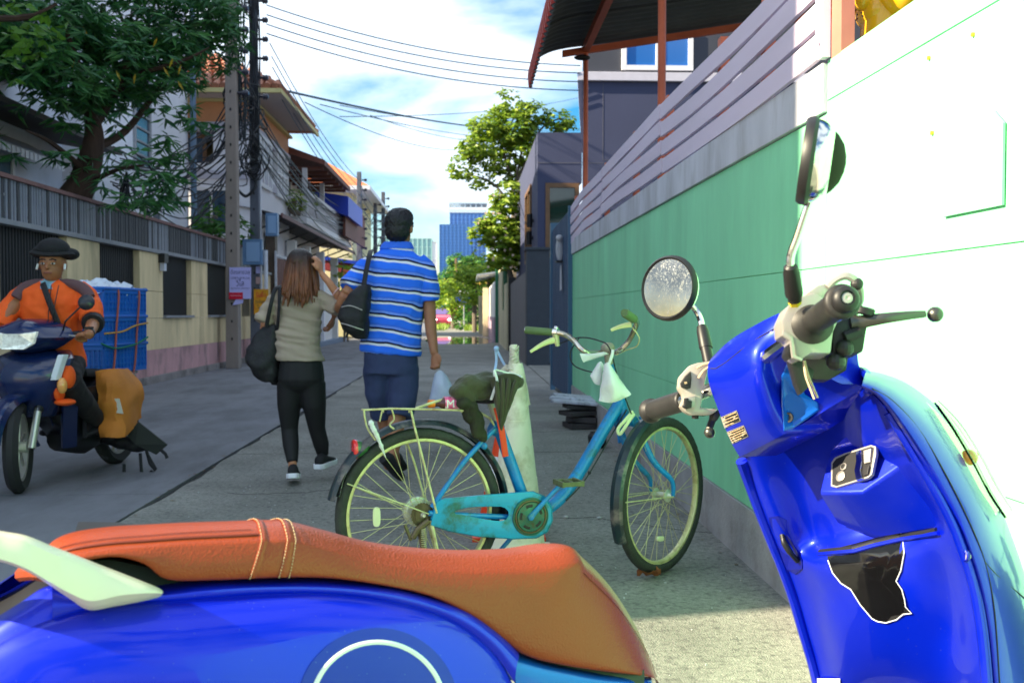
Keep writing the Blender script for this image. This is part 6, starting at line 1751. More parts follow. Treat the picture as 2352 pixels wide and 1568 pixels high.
ddF = WD((cos(radians(50)), 0, sin(radians(50)))); ddF.z = 0; ddF.normalize()
nnF = WD((sin(radians(50)), 0, -cos(radians(50)))); nnF.z = 0; nnF.normalize()
wr = wheel(hubR, BP.h, BP.n, 1)
wf = wheel(hubF, ddF, nnF, 2)
def refl(hub, e1, a, R_, m, parent, L=0.028, wd=0.011):
    e2 = Vector((0, 0, 1))
    n_ = BP.n if parent is wr else nnF
    c = hub + (e1 * cos(a) + e2 * sin(a)) * R_
    t_ = (-e1 * sin(a) + e2 * cos(a)); r_ = (e1 * cos(a) + e2 * sin(a))
    pts = []
    for k in range(16):
        b = 2 * pi * k / 16
        pts.append(c + t_ * L * (abs(sin(b)) ** .6 * (1 if sin(b) > 0 else -1)) + r_ * wd * (abs(cos(b)) ** .6 * (1 if cos(b) > 0 else -1)) + n_ * 0.012)
    obj('spoke_reflector', MB().poly(pts, 0.01, -n_), m, parent, bevel=0.002, smooth=True)
refl(hubR, BP.h, radians(180), 0.175, M_refl, wr, 0.038, 0.015)
refl(hubF, ddF, radians(-97), 0.185, M_refl, wf, 0.026, 0.011)
# rear hub shell: brake drum, sprocket, derailleur and spring
obj('brake_drum', MB().lathe(hubR - BP.n * 0.03, BP.n, [(0.045, -0.02), (0.058, -0.018), (0.058, 0.0), (0.050, 0.002), (0.046, 0.006), (0.03, 0.008)], 28), M_alum, bk, smooth=True, angle=30)
cs = MB()
for R_, h0 in ((0.045, .034), (0.038, .038), (0.031, .042)):
    pr = []
    for k in range(48):
        a = 2 * pi * k / 48
        pr.append(hubR + (BP.h * cos(a) + UPV * sin(a)) * (R_ + (0.003 if k % 2 else 0)) + BP.n * h0)
    cs.poly(pr, 0.002, BP.n)
obj('sprocket', cs, mat('greasy_steel', (0.14, 0.11, 0.06), 0.45, metal=0.6, var=0.3, vscale=30), bk)
def b(px, py, w=0.0): return BP(px, py, w)
obj('derailleur', MB().tube([b(985, 1195, .06), b(960, 1215, .06), b(948, 1235, .055)], 0.012, 8).tube([b(962, 1215, .05), b(972, 1265, .05), b(958, 1300, .05)], 0.009, 6).tube([b(930, 1205, .05), b(944, 1240, .05)], 0.007, 6).lathe(b(972, 1262, .05), BP.n, [(0.016, -.003), (0.016, .003), (0.004, .004)], 14), MATS['greasy_steel'], bk, smooth=True)
sp_ = []
for k in range(150):
    t = k / 149
    a = t * 2 * pi * 17
    c = b(972 + 4 * t, 1275 - 62 * (1 - t) + 20 * t, .065)
    sp_.append(c + (BP.h * cos(a) + BP.n * sin(a)) * 0.009)
obj('kickstand_spring', MB().tube(sp_, 0.002, 4), M_yrust, bk, smooth=True)
obj('kickstand', MB().tube([b(990, 1195, .06), b(1003, 1260, .07), b(1030, 1345, .1)], 0.008, 7).tube([b(985, 1200, -.06), b(1000, 1260, -.08), b(1005, 1345, -.12)], 0.008, 7), M_yrust, bk)
# frame
def thick(px): return px / FP * 4.0
obj('main_tube', MB().tube(curve([b(1424, 925), b(1388, 985), b(1330, 1085), b(1290, 1140), b(1255, 1168), b(1218, 1186)], 5), 0.0265, 16), M_turq, bk, smooth=True)
obj('cable_run', MB().tube(curve([b(1440, 940, .03), b(1404, 1000, .03), b(1345, 1100, .03), b(1300, 1150, .03)], 5), 0.003, 5).ball(b(1354, 1085, .03), .008, 5), M_cable, bk)
obj('head_tube', MB().cyl(b(1398, 838), b(1436, 962), 0.024, 16), M_turq, bk, smooth=True)
obj('seat_tube', MB().cyl(b(1218, 1186), b(1142, 975), 0.024, 16), M_turq, bk, smooth=True)
obj('seat_post', MB().cyl(b(1143, 980), b(1126, 925), 0.014, 10), M_alum, bk, smooth=True)
obj('seat_clamp', MB().cyl(b(1135, 985, .03), b(1155, 985, -.03), 0.009, 10).cyl(b(1128, 978), b(1150, 990), 0.03, 14), M_turq, bk, smooth=True)
for s_ in (1, -1):
    obj('seat_stay', MB().tube(curve([b(1136, 985, .03 * s_), b(1104, 1018, .045 * s_), b(1060, 1068, .055 * s_), b(992, 1165, .058 * s_)], 4), 0.010, 10), M_turq, bk, smooth=True)
    obj('chain_stay', MB().tube([b(1205, 1188, .03 * s_), b(1100, 1184, .05 * s_), b(985, 1178, .058 * s_)], 0.011, 10), M_turq, bk, smooth=True)
obj('stay_bridge', MB().cyl(b(1100, 1022, .045), b(1085, 1030, -.045), 0.009, 8).ball(b(1112, 1024, .05), .014, 7), M_turq, bk)
# chain guard with slot
outer = [(1000, 1150), (1020, 1143), (1100, 1136), (1180, 1130), (1225, 1127), (1252, 1138), (1268, 1165), (1270, 1195), (1258, 1222), (1232, 1236), (1180, 1238), (1100, 1233), (1030, 1220), (986, 1206), (989, 1190)]
slot = [(1048, 1172), (1075, 1165), (1100, 1163), (1130, 1163), (1150, 1163), (1160, 1166), (1168, 1175), (1168, 1184), (1162, 1192), (1150, 1196), (1130, 1194), (1100, 1189), (1070, 1183), (1046, 1180), (1044, 1176)]
def guard_face(w_):
    return [b(x, y, w_) for x, y in outer], [b(x, y, w_) for x, y in slot]
o1, i1 = guard_face(.072); o0, i0 = guard_face(.052)
o1 = [p + (b(1150, 1184, .072) - p) * 0.025 for p in o1]
mg = MB(); n = len(outer)
mg.add(o1 + i1, [(k, (k + 1) % n, n + (k + 1) % n, n + k) for k in range(n)])
mg.add(o1 + o0, [(k, (k + 1) % n, n + (k + 1) % n, n + k) for k in range(n)])
mg.add(i1 + i0, [(k, (k + 1) % n, n + (k + 1) % n, n + k) for k in range(n)])
obj('chain_guard', mg, M_turq2, bk, merge=0.0005, bevel=0.003, smooth=True, angle=40)
M_grn = mat('greasy_green_chainring', (0.03, 0.14, 0.10), 0.4, metal=0.3, var=0.3, vscale=25, dirt=(0.10, 0.06, 0.02), dscale=25, damt=0.8)
cc0 = b(1219, 1186, .076)
cw_ = obj('chainring', MB().lathe(cc0, BP.n, [(0.071, -0.002), (0.071, 0.0), (0.060, 0.001), (0.058, 0.005), (0.03, 0.006), (0.02, 0.010), (0.0004, 0.010)], 40), M_grn, bk, smooth=True, angle=40)
obj('chain', MB().tube(circ(cc0 + BP.n * 0.002, 0.064, BP.h, UPV, 44), 0.0036, 6, closed=True), MATS['greasy_steel'], cw_)
for k in range(5):
    a = 2 * pi * k / 5 + 0.5
    pts = []
    for j in range(9):
        aa = a - 0.32 + 0.64 * j / 8
        pts.append(cc0 + (BP.h * cos(aa) + UPV * sin(aa)) * 0.044 + BP.n * 0.0052)
    obj('chainring_slot', MB().tube(pts, 0.0062, 6, flat=(BP.n, 0.35, 1)), M_blk, cw_)
obj('chainring_rim', MB().tube(circ(cc0, 0.074, BP.h, UPV, 44), 0.003, 6, closed=True), M_grn, cw_)
obj('crank', MB().tube([b(1219, 1187, .088), b(1250, 1152, .09), b(1290, 1110, .092)], [0.013, 0.009, 0.010], 10, flat=(BP.n, 0.7, 1)).lathe(b(1219, 1187, .088), BP.n, [(0.014, 0), (0.012, .008), (0.0004, .01)], 12), M_turq, bk, smooth=True)
obj('crank', MB().tube([b(1219, 1187, -.05), b(1185, 1222, -.06), b(1150, 1262, -.06)], 0.009, 8), M_turq, bk, smooth=True)
def pedal(c):
    u, v = BP.h, BP.n
    ap_ = MB()
    for s_ in (-1, 1):
        ap_.box(c + u * 0.042 * s_, (0.012, 0.095, 0.022), Matrix((u, v, UPV)).transposed())
        ap_.box(c + v * 0.042 * s_, (0.074, 0.010, 0.018), Matrix((u, v, UPV)).transposed())
    ap_.cyl(c - v * 0.055, c + v * 0.045, 0.011, 8)
    obj('pedal', ap_, mat('grimy_pedal_block', (0.10, 0.12, 0.05), 0.6, var=0.3, vscale=30), bk, bevel=0.002)
pedal(b(1306, 1108, .145)); pedal(b(1140, 1272, -.11))
# rear mudguard
fe = []
R_ = 0.362
for k in range(60):
    a = radians(168 - (168 + 8) * k / 59 + (0))
    r_ = BP.h * cos(a) + UPV * sin(a)
    t_ = 0.0
    fe.append([hubR + r_ * (R_ - 0.014 + t_) - BP.n * 0.033, hubR + r_ * (R_ - 0.002) - BP.n * 0.024, hubR + r_ * (R_ + 0.006) - BP.n * 0.01, hubR + r_ * (R_ + 0.006) + BP.n * 0.01, hubR + r_ * (R_ - 0.002) + BP.n * 0.024, hubR + r_ * (R_ - 0.014) + BP.n * 0.033])
a = radians(176)
obj('mudguard', MB().grid(fe, 0.0015), M_fend, bk, smooth=True)
tip = [b(776, 1138, 0), b(783, 1105, 0), b(792, 1078, 0), b(806, 1050, 0)]
obj('mudguard_tip', MB().grid([[p - BP.n * 0.03, p - BP.n * .012 - BP.h * .012, p + BP.n * 0.012 - BP.h * .012, p + BP.n * 0.03] for p in tip], 0.002), mat('crumpled_foil_black', (0.25, 0.25, 0.25), 0.22, metal=0.8, bump=1.0, bscale=60), bk, smooth=True)
obj('mudguard_stay', MB().tube([b(797, 1110, .035), b(880, 1140, .05), b(985, 1180, .065)], 0.0028, 5).tube([b(797, 1110, -.035), b(880, 1145, -.05), b(975, 1182, -.065)], 0.0028, 5), M_yrust, bk)
ff = []
for k in range(40):
    a = radians(205 - 150 * k / 39)
    r_ = ddF * cos(a) + UPV * sin(a)
    ff.append([hubF + r_ * (R_ - 0.014) - nnF * 0.031, hubF + r_ * (R_ - 0.002) - nnF * 0.022, hubF + r_ * (R_ + 0.005), hubF + r_ * (R_ - 0.002) + nnF * 0.022, hubF + r_ * (R_ - 0.014) + nnF * 0.031])
obj('mudguard', MB().grid(ff[:26], 0.0015), M_fend, bk, smooth=True)
obj('mudguard_stay', MB().tube([hubF + nnF * .06, hubF - ddF * 0.33 + nnF * .035 + UPV * 0.02], 0.0028, 5).tube([hubF - nnF * .06, hubF - ddF * 0.33 - nnF * .035 + UPV * 0.02], 0.0028, 5), M_yrust, bk)
# tail light
tlp = b(815, 1031, 0)
obj('tail_light', MB().lathe(tlp + BP.h * 0.055, -BP.h, [(0.012, 0), (0.022, 0.015), (0.033, 0.04), (0.036, 0.052)], 20), mat('dark_green_lamp_shell', (0.03, 0.12, 0.04), 0.3, coat=0.6), bk, smooth=True)
obj('tail_lens', MB().lathe(tlp + BP.h * 0.055, -BP.h, [(0.037, 0.050), (0.038, 0.058), (0.034, 0.064), (0.0004, 0.067)], 20), M_redr, bk, smooth=True)
# fork and steerer
crown_ = b(1437, 966)
obj('fork_crown', MB().tube([crown_ - nnF * 0.05, crown_ + nnF * 0.05], 0.022, 10).ball(crown_ + UPV * .01, 0.03, 8), M_turq, bk, smooth=True)
for s_ in (1, -1):
    top = crown_ + nnF * 0.048 * s_
    obj('fork_blade', MB().tube(curve([top, top.lerp(hubF + nnF * .055 * s_, .5) - ddF * .015, hubF + nnF * .055 * s_ + UPV * .07 - ddF * .012, hubF + nnF * .055 * s_], 5), [0.017 - 0.0006 * k for k in range(16)], 10), M_turq, bk, smooth=True)
obj('brake_caliper', MB().tube(curve([crown_ + ddF * .03 + nnF * .05 + UPV * 0.02, crown_ + ddF * .05 + nnF * .07 - UPV * .05, crown_ + ddF * .03 + nnF * .05 - UPV * .10], 4), 0.007, 6).tube(curve([crown_ + ddF * .03 - nnF * .05 + UPV * 0.02, crown_ + ddF * .05 - nnF * .07 - UPV * .05, crown_ + ddF * .03 - nnF * .05 - UPV * .10], 4), 0.007, 6), M_turq, bk, smooth=True)
obj('tied_ribbon', MB().tube(curve([b(1454, 945, .04), b(1436, 965, .06), b(1420, 985, .05), b(1425, 996, .05), b(1446, 965, .06), b(1457, 950, .04)], 5), 0.008, 5, flat=(BP.n, 0.3, 1)), M_refl, bk)
# handlebar
stem = b(1396, 806)
def H(a_, f_, z): return stem + nnF * a_ + ddF * f_ + UPV * z
hl = curve([W(1205, 758, 4.22), W(1262, 762, 4.20), W(1296, 768, 4.17), W(1318, 782, 4.13), W(1345, 808, 4.1), stem + UPV * -.005, W(1421, 806, 3.98), W(1445, 782, 3.93), W(1460, 750, 3.88), W(1462, 738, 3.84), W(1448, 726, 3.78), W(1432, 718, 3.71)], 5)
obj('handlebar', MB().tube(hl, 0.0112, 12), mat('pitted_chrome', (0.62, 0.58, 0.50), 0.18, metal=0.95, var=0.2, vscale=30, dirt=(0.45, 0.36, 0.10), dscale=10, damt=0.7), bk, smooth=True)
M_ggrip = mat('faded_green_rubber', (0.10, 0.15, 0.06), 0.6, var=0.15, vscale=15)
obj('grip', MB().tube([W(1205, 757.5, 4.22), W(1210, 758, 4.22), W(1270, 763, 4.20), W(1274, 763, 4.2)], [0.014, 0.0165, 0.0165, 0.014], 14), M_ggrip, bk, smooth=True)
obj('grip', MB().tube([W(1434, 718, 3.70), W(1437, 720, 3.72), W(1455, 732, 3.82), W(1458, 734, 3.83)], [0.014, 0.0175, 0.0175, 0.014], 14), M_ggrip, bk, smooth=True)
obj('stem_cap', MB().ball(stem + UPV * 0.012, 0.030, 10, (1, 1, 0.85)).cyl(stem, b(1400, 845), 0.017, 12), mat('dusty_grey_clamp', (0.28, 0.25, 0.19), 0.6, var=0.3, vscale=30), bk, smooth=True)
M_lev = mat('worn_yellowish_alloy', (0.62, 0.60, 0.30), 0.35, metal=0.3, var=0.1, vscale=20)
obj('brake_lever', MB().tube(curve([W(1276, 780, 4.19), W(1258, 785, 4.18), W(1238, 795, 4.17), W(1218, 808, 4.16)], 4), [0.0155 - 0.0008 * i for i in range(13)], 8, flat=((0, 1, 0), 0.5, 1)).tube([W(1276, 764, 4.19), W(1281, 795, 4.19)], [0.014, 0.010], 8), M_lev, bk, smooth=True)
obj('brake_clamp', MB().cyl(W(1272, 763, 4.2), W(1282, 764, 4.19), 0.019, 12).ball(W(1277, 754, 4.19), 0.011, 7), M_chrome, bk, smooth=True)
obj('brake_lever', MB().tube(curve([W(1450, 745, 3.86), W(1432, 748, 3.86), W(1418, 752, 3.86), W(1403, 758, 3.86)], 4), [0.012 - 0.0005 * i for i in range(13)], 8, flat=((0, 1, 0), 0.5, 1)), M_lev, bk, smooth=True)
obj('brake_cable', MB().tube(curve([W(1282, 790, 4.19), W(1330, 775, 4.15), W(1375, 782, 4.08), W(1400, 800, 4.02), W(1420, 870, 4.03), b(1450, 950, .05)], 6), 0.0028, 6), M_cable, bk)
obj('brake_cable', MB().tube(curve([W(1330, 776, 4.14), W(1310, 810, 4.12), W(1320, 840, 4.1), W(1365, 855, 4.06), W(1395, 850, 4.05)], 6), 0.0028, 6), M_cable, bk)
obj('brake_cable', MB().tube(curve([W(1452, 752, 3.88), W(1468, 775, 3.88), W(1462, 795, 3.92), W(1440, 803, 3.96), W(1415, 815, 3.99)], 6), 0.0026, 6), M_yrust, bk)
# carrier
def cA(px, py, w=0): return BP(px, py, w)
for w_ in (0.06, 0.0, -0.06):
    obj('carrier_rod', MB().tube([cA(836, 941, w_), cA(900, 938, w_), cA(1000, 940, w_), cA(1095, 943, w_)], 0.0042, 7), M_yrust, bk, smooth=True)
obj('carrier_rod', MB().tube(curve([cA(836, 941, -.06), cA(832, 940, -.04), cA(832, 940, .04), cA(836, 941, .06)], 3), 0.0042, 7), M_yrust, bk)
for px in (880, 940, 1060):
    obj('carrier_bar', MB().tube([cA(px, 946, .062), cA(px, 940, .05), cA(px, 940, -.05), cA(px, 946, -.062)], 0.0038, 6), M_yrust, bk)
obj('carrier_leg', MB().tube([cA(944, 942, .06), cA(951, 975, .06), cA(1003, 1178, .07)], 0.0046, 7), M_yrust, bk, smooth=True)
obj('carrier_leg', MB().tube([cA(925, 990, -.06), cA(951, 1060, -.06), cA(985, 1178, -.07)], 0.0046, 7), M_yrust, bk, smooth=True)
obj('carrier_leg', MB().tube([cA(1095, 943, .04), cA(1125, 960, .03), cA(1140, 985, .02)], 0.005, 7), M_yrust, bk, smooth=True)
obj('carrier_hook', MB().tube(curve([cA(836, 941, .06), cA(838, 960, .06), cA(845, 985, .06), cA(862, 1010, .05)], 4), 0.004, 6).tube(curve([cA(900, 940, .06), cA(905, 962, .06), cA(895, 975, .05), cA(905, 985, .05)], 4), 0.0038, 6).tube([cA(878, 941, .06), cA(872, 968, .05)], .0035, 5), M_yrust, bk)
obj('spring_clip', MB().tube(curve([cA(955, 938, .05), cA(1000, 922, .03), cA(1060, 906, .02), cA(1090, 900, .01)], 4), 0.0055, 7), M_yrust, bk, smooth=True)
obj('tied_bag_strip', MB().tube(curve([cA(850, 965, .065), cA(858, 985, .07), cA(868, 1005, .06), cA(880, 1035, .05), cA(886, 1050, .04)], 5), [0.007, 0.009, 0.012, 0.008, 0.010, 0.009, 0.011, 0.008, 0.009, 0.01, 0.008, 0.007, 0.006, 0.009, 0.006, 0.005, 0.004, 0.003, 0.002, 0.002, 0.001], 7), M_whp, bk, smooth=True)
obj('red_strap', MB().tube(curve([cA(1140, 935, .035), cA(1150, 975, .04), cA(1156, 1010, .035), cA(1161, 1048, .03)], 5), 0.013, 6, flat=(BP.n, 0.18, 1)), mat('red_orange_strap', (0.75, 0.05, 0.01), 0.5), bk)
# saddle under the cloth
obj('saddle', MB().ball(cA(1120, 915, 0), 0.07, 10, (1.2, .9, 0.3)), M_blk, bk, smooth=True)

def bag_mesh(pts_top, pts_bot, d_, thick_, n=14, seed=1):
    """crumpled bag from top edge to bottom edge (picture points at depth d_)"""
    mb = MB(); R_ = []
    m_ = 10
    for i in range(m_ + 1):
        v = i / m_
        row = []
        for k in range(n * 2):
            side = 1 if k < n else -1
            u = (k if k < n else 2 * n - 1 - k) / (n - 1)
            t = cr([Vector((*p, 0)) for p in pts_top], u * (len(pts_top) - 1)); bt = cr([Vector((*p, 0)) for p in pts_bot], u * (len(pts_bot) - 1))
            p = t.lerp(bt, v)
            th = thick_ * (sin(pi * min(1, max(0, u))) ** 0.6 if 0 < u < 1 else 0) * (0.25 + 0.75 * sin(pi * min(0.93, v * 0.9 + 0.02)))
            q = W(p.x, p.y, d_)
            f = WD((0, 0, -1)) * th * side
            nz_ = noise.noise(q * 22 + Vector((seed, seed, seed))) * 0.012
            row.append(q + f + WD((0, 0, -1)) * nz_ + WD((1, 0, 0)) * noise.noise(q * 30 + Vector((9, seed, 3))) * 0.004)
        R_.append(row)
    return mb.rings(R_)
# ---- cloth bundle on the saddle
def blob_cloth(name, label, cat, lumps, m, seed=0, folds=0.02, fs=9.0, parent=None):
    mb = MB()
    for (c, r) in lumps:
        mb.ball(c, 1.0, 12, r)
    me_o = obj(name, mb, m, parent, smooth=True, angle=180)
    r_ = me_o.modifiers.new('merge', 'REMESH'); r_.mode = 'VOXEL'; r_.voxel_size = 0.008
    s_ = me_o.modifiers.new('smooth', 'SMOOTH'); s_.iterations = 3; s_.factor = 0.5
    tx = bpy.data.textures.new(name + '_folds', 'CLOUDS'); tx.noise_scale = 0.06; tx.noise_depth = 2
    d_ = me_o.modifiers.new('folds', 'DISPLACE'); d_.texture = tx; d_.strength = folds; d_.texture_coords = 'LOCAL'
    if label: tag(me_o, label, cat)
    return me_o
cb0 = thing('cloth_bundle', 'dark olive cloth bundle draped over the bicycle saddle', 'cloth', cA(1110, 900))
lumps = [(cA(1085, 885, 0.02), (.075, .065, .042)), (cA(1055, 897, 0.03), (.045, .055, .028)), (cA(1115, 878, 0.0), (.075, .07, .040)), (cA(1145, 876, 0), (.06, .07, .035)), (cA(1175, 878, .0), (.05, .07, .03)), (cA(1070, 915, .05), (.04, .03, .025)), (cA(1105, 905, .03), (.07, .05, .03))]
blob_cloth('folded_cloth', None, None, lumps, M_cloth_o, folds=0.02, parent=cb0)
lumps = [(cA(1080, 945, .055), (.036, .03, .045)), (cA(1097, 975, .055), (.03, .025, .055)), (cA(1066, 925, .06), (.03, .03, .03)), (cA(1110, 1000, .05), (.018, .02, .03))]
blob_cloth('hanging_cloth', None, None, lumps, mat('darker_olive_cloth', (0.022, 0.024, 0.010), 0.85, var=0.35, vscale=9), folds=0.03, parent=cb0)
fl_ = bag_mesh([(1127, 872), (1150, 860), (1178, 858), (1199, 868)], [(1138, 940), (1146, 975), (1153, 988), (1160, 968)], 3.90, 0.032, seed=4)
obj('cloth_flap', fl_, M_cloth_o, cb0, smooth=True, angle=60)
for k_2, (x0, y0, x1, y1) in enumerate([(1140, 875, 1146, 960), (1155, 868, 1151, 975), (1170, 868, 1155, 965), (1186, 872, 1158, 955)]):
    obj('cloth_fold', MB().tube(curve([W(x0, y0, 3.865), W((x0 + x1) / 2 + 2, (y0 + y1) / 2, 3.855), W(x1, y1, 3.875)], 4), [.006, .009, .010, .011, .010, .009, .007, .005, .003], 7), M_cloth_o, cb0, smooth=True)
tag(obj('tie_string', MB().tube(curve([cA(1135, 862, .09), cA(1138, 850, .04), cA(1160, 855, .03), cA(1190, 862, .04), cA(1198, 866, .06)], 5), 0.005, 5).tube(curve([cA(1135, 850, .10), cA(1142, 875, .11), cA(1136, 895, .115), cA(1128, 918, .10)], 5), 0.006, 5, flat=(BP.n, .4, 1)), M_whp), 'frayed pale blue white string tied round the olive bundle', 'string')
# ---- bottle clamped on the carrier
bo = thing('bottle', 'small brown bottle with colourful label lying on the bicycle carrier', 'bottle', cA(1020, 927, .02))
ba, bb_ = cA(985, 927, .02), cA(1078, 924, .02)
bx_ = (bb_ - ba).normalized()
obj('glass', MB().lathe(ba, bx_, [(0.012, 0.02), (0.013, 0.04), (0.024, 0.055), (0.026, 0.06), (0.026, 0.155), (0.022, 0.16), (0.0004, 0.16)], 20), mat('brown_bottle_glass', (0.08, 0.02, 0.01), 0.1, coat=0.5), bo, smooth=True)
obj('cap', MB().lathe(ba, bx_, [(0.0004, -0.002), (0.014, -0.002), (0.0155, 0.0), (0.0155, 0.022), (0.0004, 0.022)], 18), mat('orange_cap', (0.8, 0.2, 0.01), 0.4), bo, smooth=True)
obj('label', MB().lathe(ba, bx_, [(0.0266, 0.06), (0.0266, 0.118)], 24), mat('pink_white_label', (0.85, 0.12, 0.30), 0.5, dirt=(0.9, 0.9, 0.85), dscale=45, damt=1.0, var=0.3, vscale=60), bo, smooth=True)
obj('label', MB().lathe(ba, bx_, [(0.0268, 0.118), (0.0268, 0.136)], 24), mat('blue_yellow_label', (0.08, 0.08, 0.5), 0.5, dirt=(0.9, 0.6, 0.02), dscale=60, damt=1.0), bo, smooth=True)
put_text(bo, 'M', 0.045, mat('white_print', (0.85, 0.85, 0.85), 0.5), cA(1035, 928, .0475), rot=Matrix((BP.h, UPV, BP.n)).transposed().to_4x4())
# ---- white plastic bag on the handlebar
hb_ = thing('plastic_bag', 'crumpled white plastic bag knotted to the bicycle head tube', 'bag', W(1410, 870, 4.0))
obj('bag', bag_mesh([(1388, 838), (1396, 832), (1402, 838)], [(1375, 920), (1400, 924), (1425, 918), (1450, 905)], 3.97, 0.045), M_whp, hb_, smooth=True, angle=60)
obj('handle_loop', MB().tube(curve([W(1398, 838, 3.97), W(1406, 815, 3.97), W(1408, 803, 3.98)], 4), 0.006, 6, flat=((0, 1, 0), .4, 1)), M_whp, hb_)
obj('small_pouch', bag_mesh([(1372, 835), (1380, 830), (1388, 838)], [(1356, 862), (1366, 880), (1380, 885)], 4.02, 0.02, seed=5), M_whp, hb_, smooth=True, angle=60)
tag(obj('plastic_scrap', bag_mesh([(1368, 812), (1385, 808), (1400, 812)], [(1330, 812), (1336, 824), (1342, 832)], 4.05, 0.008, seed=3), M_whp, smooth=True, angle=60), 'scrap of white plastic flying left of the bicycle stem', 'plastic scrap')

# ================================================================= cones behind the bicycle
M_cone = mat('dirty_white_cone', (0.84, 0.80, 0.64), 0.5, var=0.08, vscale=6, dirt=(0.42, 0.36, 0.18), dscale=7, damt=0.6)
g_ = GP(1186, 1278)
co = thing('road_cone', 'tall dirty white cone wrapped with plastic strips behind the bicycle', 'cone', (g_.x, g_.y, 0))
gx, gy = g_.x, g_.y
obj('cone', MB().lathe((gx, gy, 0.03), (0, 0, 1), [(0.135, 0), (0.132, 0.02), (0.116, 0.16), (0.1145, 0.162), (0.095, 0.34), (0.093, 0.342), (0.064, 0.60), (0.0625, 0.602), (0.042, 0.80), (0.028, 0.86), (0.0004, 0.86)], 32), M_cone, co, smooth=True, angle=30)
obj('base', MB().bb(gx - 0.17, gx + 0.17, gy - 0.17, gy + 0.17, 0, 0.03), M_cone, co, bevel=0.01)
obj('pipe', MB().cyl((gx - 0.012, gy, 0.86), (gx - 0.012, gy, 0.975), 0.016, 14), M_cone, co, smooth=True)
M_strips = mat('grubby_cream_plastic', (0.66, 0.62, 0.48), 0.45, bump=0.8, bscale=60)
wrp = MB()
rr_ = random.Random(9)
for k in range(9):
    z = 0.86 + k * 0.012
    R_ = 0.02 + max(0, 0.90 - z) * 0.25
    wrp.tube([Vector((gx - 0.01, gy, z)) + Vector((R_ * cos(t), R_ * sin(t), 0.008 * sin(t * 2 + k))) for t in [2 * pi * i / 14 for i in range(14)]], 0.006, 5, closed=True, flat=((0, 0, 1), 1.2, .5))
obj('wrapping', wrp, M_strips, co, smooth=True)
for pts, r in (([(1180, 845), (1172, 870), (1175, 905), (1180, 925)], .010), ([(1190, 850), (1205, 880), (1212, 920), (1214, 930)], .009), ([(1200, 870), (1207, 900), (1206, 930)], .006), ([(1165, 838), (1158, 850), (1152, 846)], .011), ([(1172, 830), (1190, 838), (1198, 845)], .012), ([(1160, 845), (1185, 860), (1200, 862)], .012)):
    obj('plastic_strip', MB().tube(curve([W(x, y, 4.6) for x, y in pts], 4), r, 6, flat=((0, 1, 0), .4, 1)), M_strips, co, smooth=True)
M_ocone = mat('red_orange_cone', (0.75, 0.06, 0.01), 0.5)
c2 = GP(1166, 1225)
oc_ = thing('road_cone', 'red and white traffic cone mostly hidden behind the white cone', 'cone', (c2.x, c2.y, 0))
obj('cone', MB().lathe((c2.x, c2.y, 0.02), (0, 0, 1), [(0.155, 0), (0.118, 0.20)], 28).lathe((c2.x, c2.y, 0.02), (0, 0, 1), [(0.082, 0.38), (0.03, 0.66), (0.022, 0.67), (0.0004, 0.67)], 28), M_ocone, oc_, smooth=True, angle=40)
obj('white_band', MB().lathe((c2.x, c2.y, 0.02), (0, 0, 1), [(0.118, 0.20), (0.082, 0.38)], 28), mat('white_cone_band', (0.7, 0.7, 0.72), 0.5), oc_, smooth=True)
obj('base', MB().bb(c2.x - 0.18, c2.x + 0.18, c2.y - 0.18, c2.y + 0.18, 0, 0.02), M_ocone, oc_)
# blue string thing between bag and cone
tag(obj('blue_tape', MB().tube(curve([W(1138, 798, 4.6), W(1140, 830, 4.6), W(1134, 862, 4.55)], 4), 0.006, 5, flat=((0, 1, 0), .3, 1)).tube(curve([W(1140, 800, 4.6), W(1152, 825, 4.6), W(1162, 842, 4.6)], 4), 0.006, 5, flat=((0, 1, 0), .3, 1)).ball(W(1140, 800, 4.6), 0.013, 6), mat('pale_blue_tape', (0.35, 0.5, 0.75), 0.4)), 'pale blue tape tied upright behind the olive bundle', 'tape')

# ================================================================= boards by the wall, pot, litter
M_plank = mat('grey_weathered_board', (0.50, 0.50, 0.58), 0.8, var=0.25, vscale=8, dirt=(0.06, 0.06, 0.07), dscale=9, damt=0.8, stretch=(1, 0.3, 1))
M_plank2 = mat('dark_wet_board', (0.05, 0.045, 0.045), 0.8, var=0.3, vscale=8)
g_ = GP(1338, 985)
pk = thing('board_stack', 'heap of dark broken boards under a grey one at the foot of the green wall', 'boards', (g_.x, g_.y, 0))
rr_ = random.Random(4)
for k, (dx, dy, z, sx, sy, sz, rz, tx_, m) in enumerate([(0.02, 0.0, .03, .34, .30, .05, .2, 0, M_plank2), (0.03, .03, .09, .30, .34, .05, -.3, .03, M_plank2), (-.01, 0, .15, .34, .28, .04, .35, -.03, M_plank2), (.03, .05, .20, .38, .26, .035, .1, .05, M_plank2), (-.06, .0, .25, .46, .22, .022, -.25, .06, M_plank), (-.05, .24, .262, .46, .22, .022, -.22, .06, M_plank), (-.03, .47, .27, .44, .2, .022, -.28, .06, M_plank)]):
    R_ = Matrix.Rotation(rz, 3, 'Z') @ Matrix.Rotation(tx_, 3, 'Y') 
    obj('board', MB().box((g_.x + dx, g_.y + dy + 0.1, z), (sx, sy, sz), R_), m, pk, bevel=0.004)
g_ = GP(1372, 1028)
tag(obj('black_pot', MB().lathe((g_.x, g_.y, 0), (0, 0, 1), [(0.05, 0), (0.075, 0.04), (0.08, 0.10), (0.06, 0.13), (0.055, 0.12), (0.0004, 0.115)], 18), M_blk, smooth=True), 'small black pot at the foot of the green wall behind the bicycle', 'pot')
M_leafb = mat('dry_brown_leaf', (0.22, 0.07, 0.02), 0.7, var=0.3, vscale=30)
g_ = GP(1490, 1330)
G = []
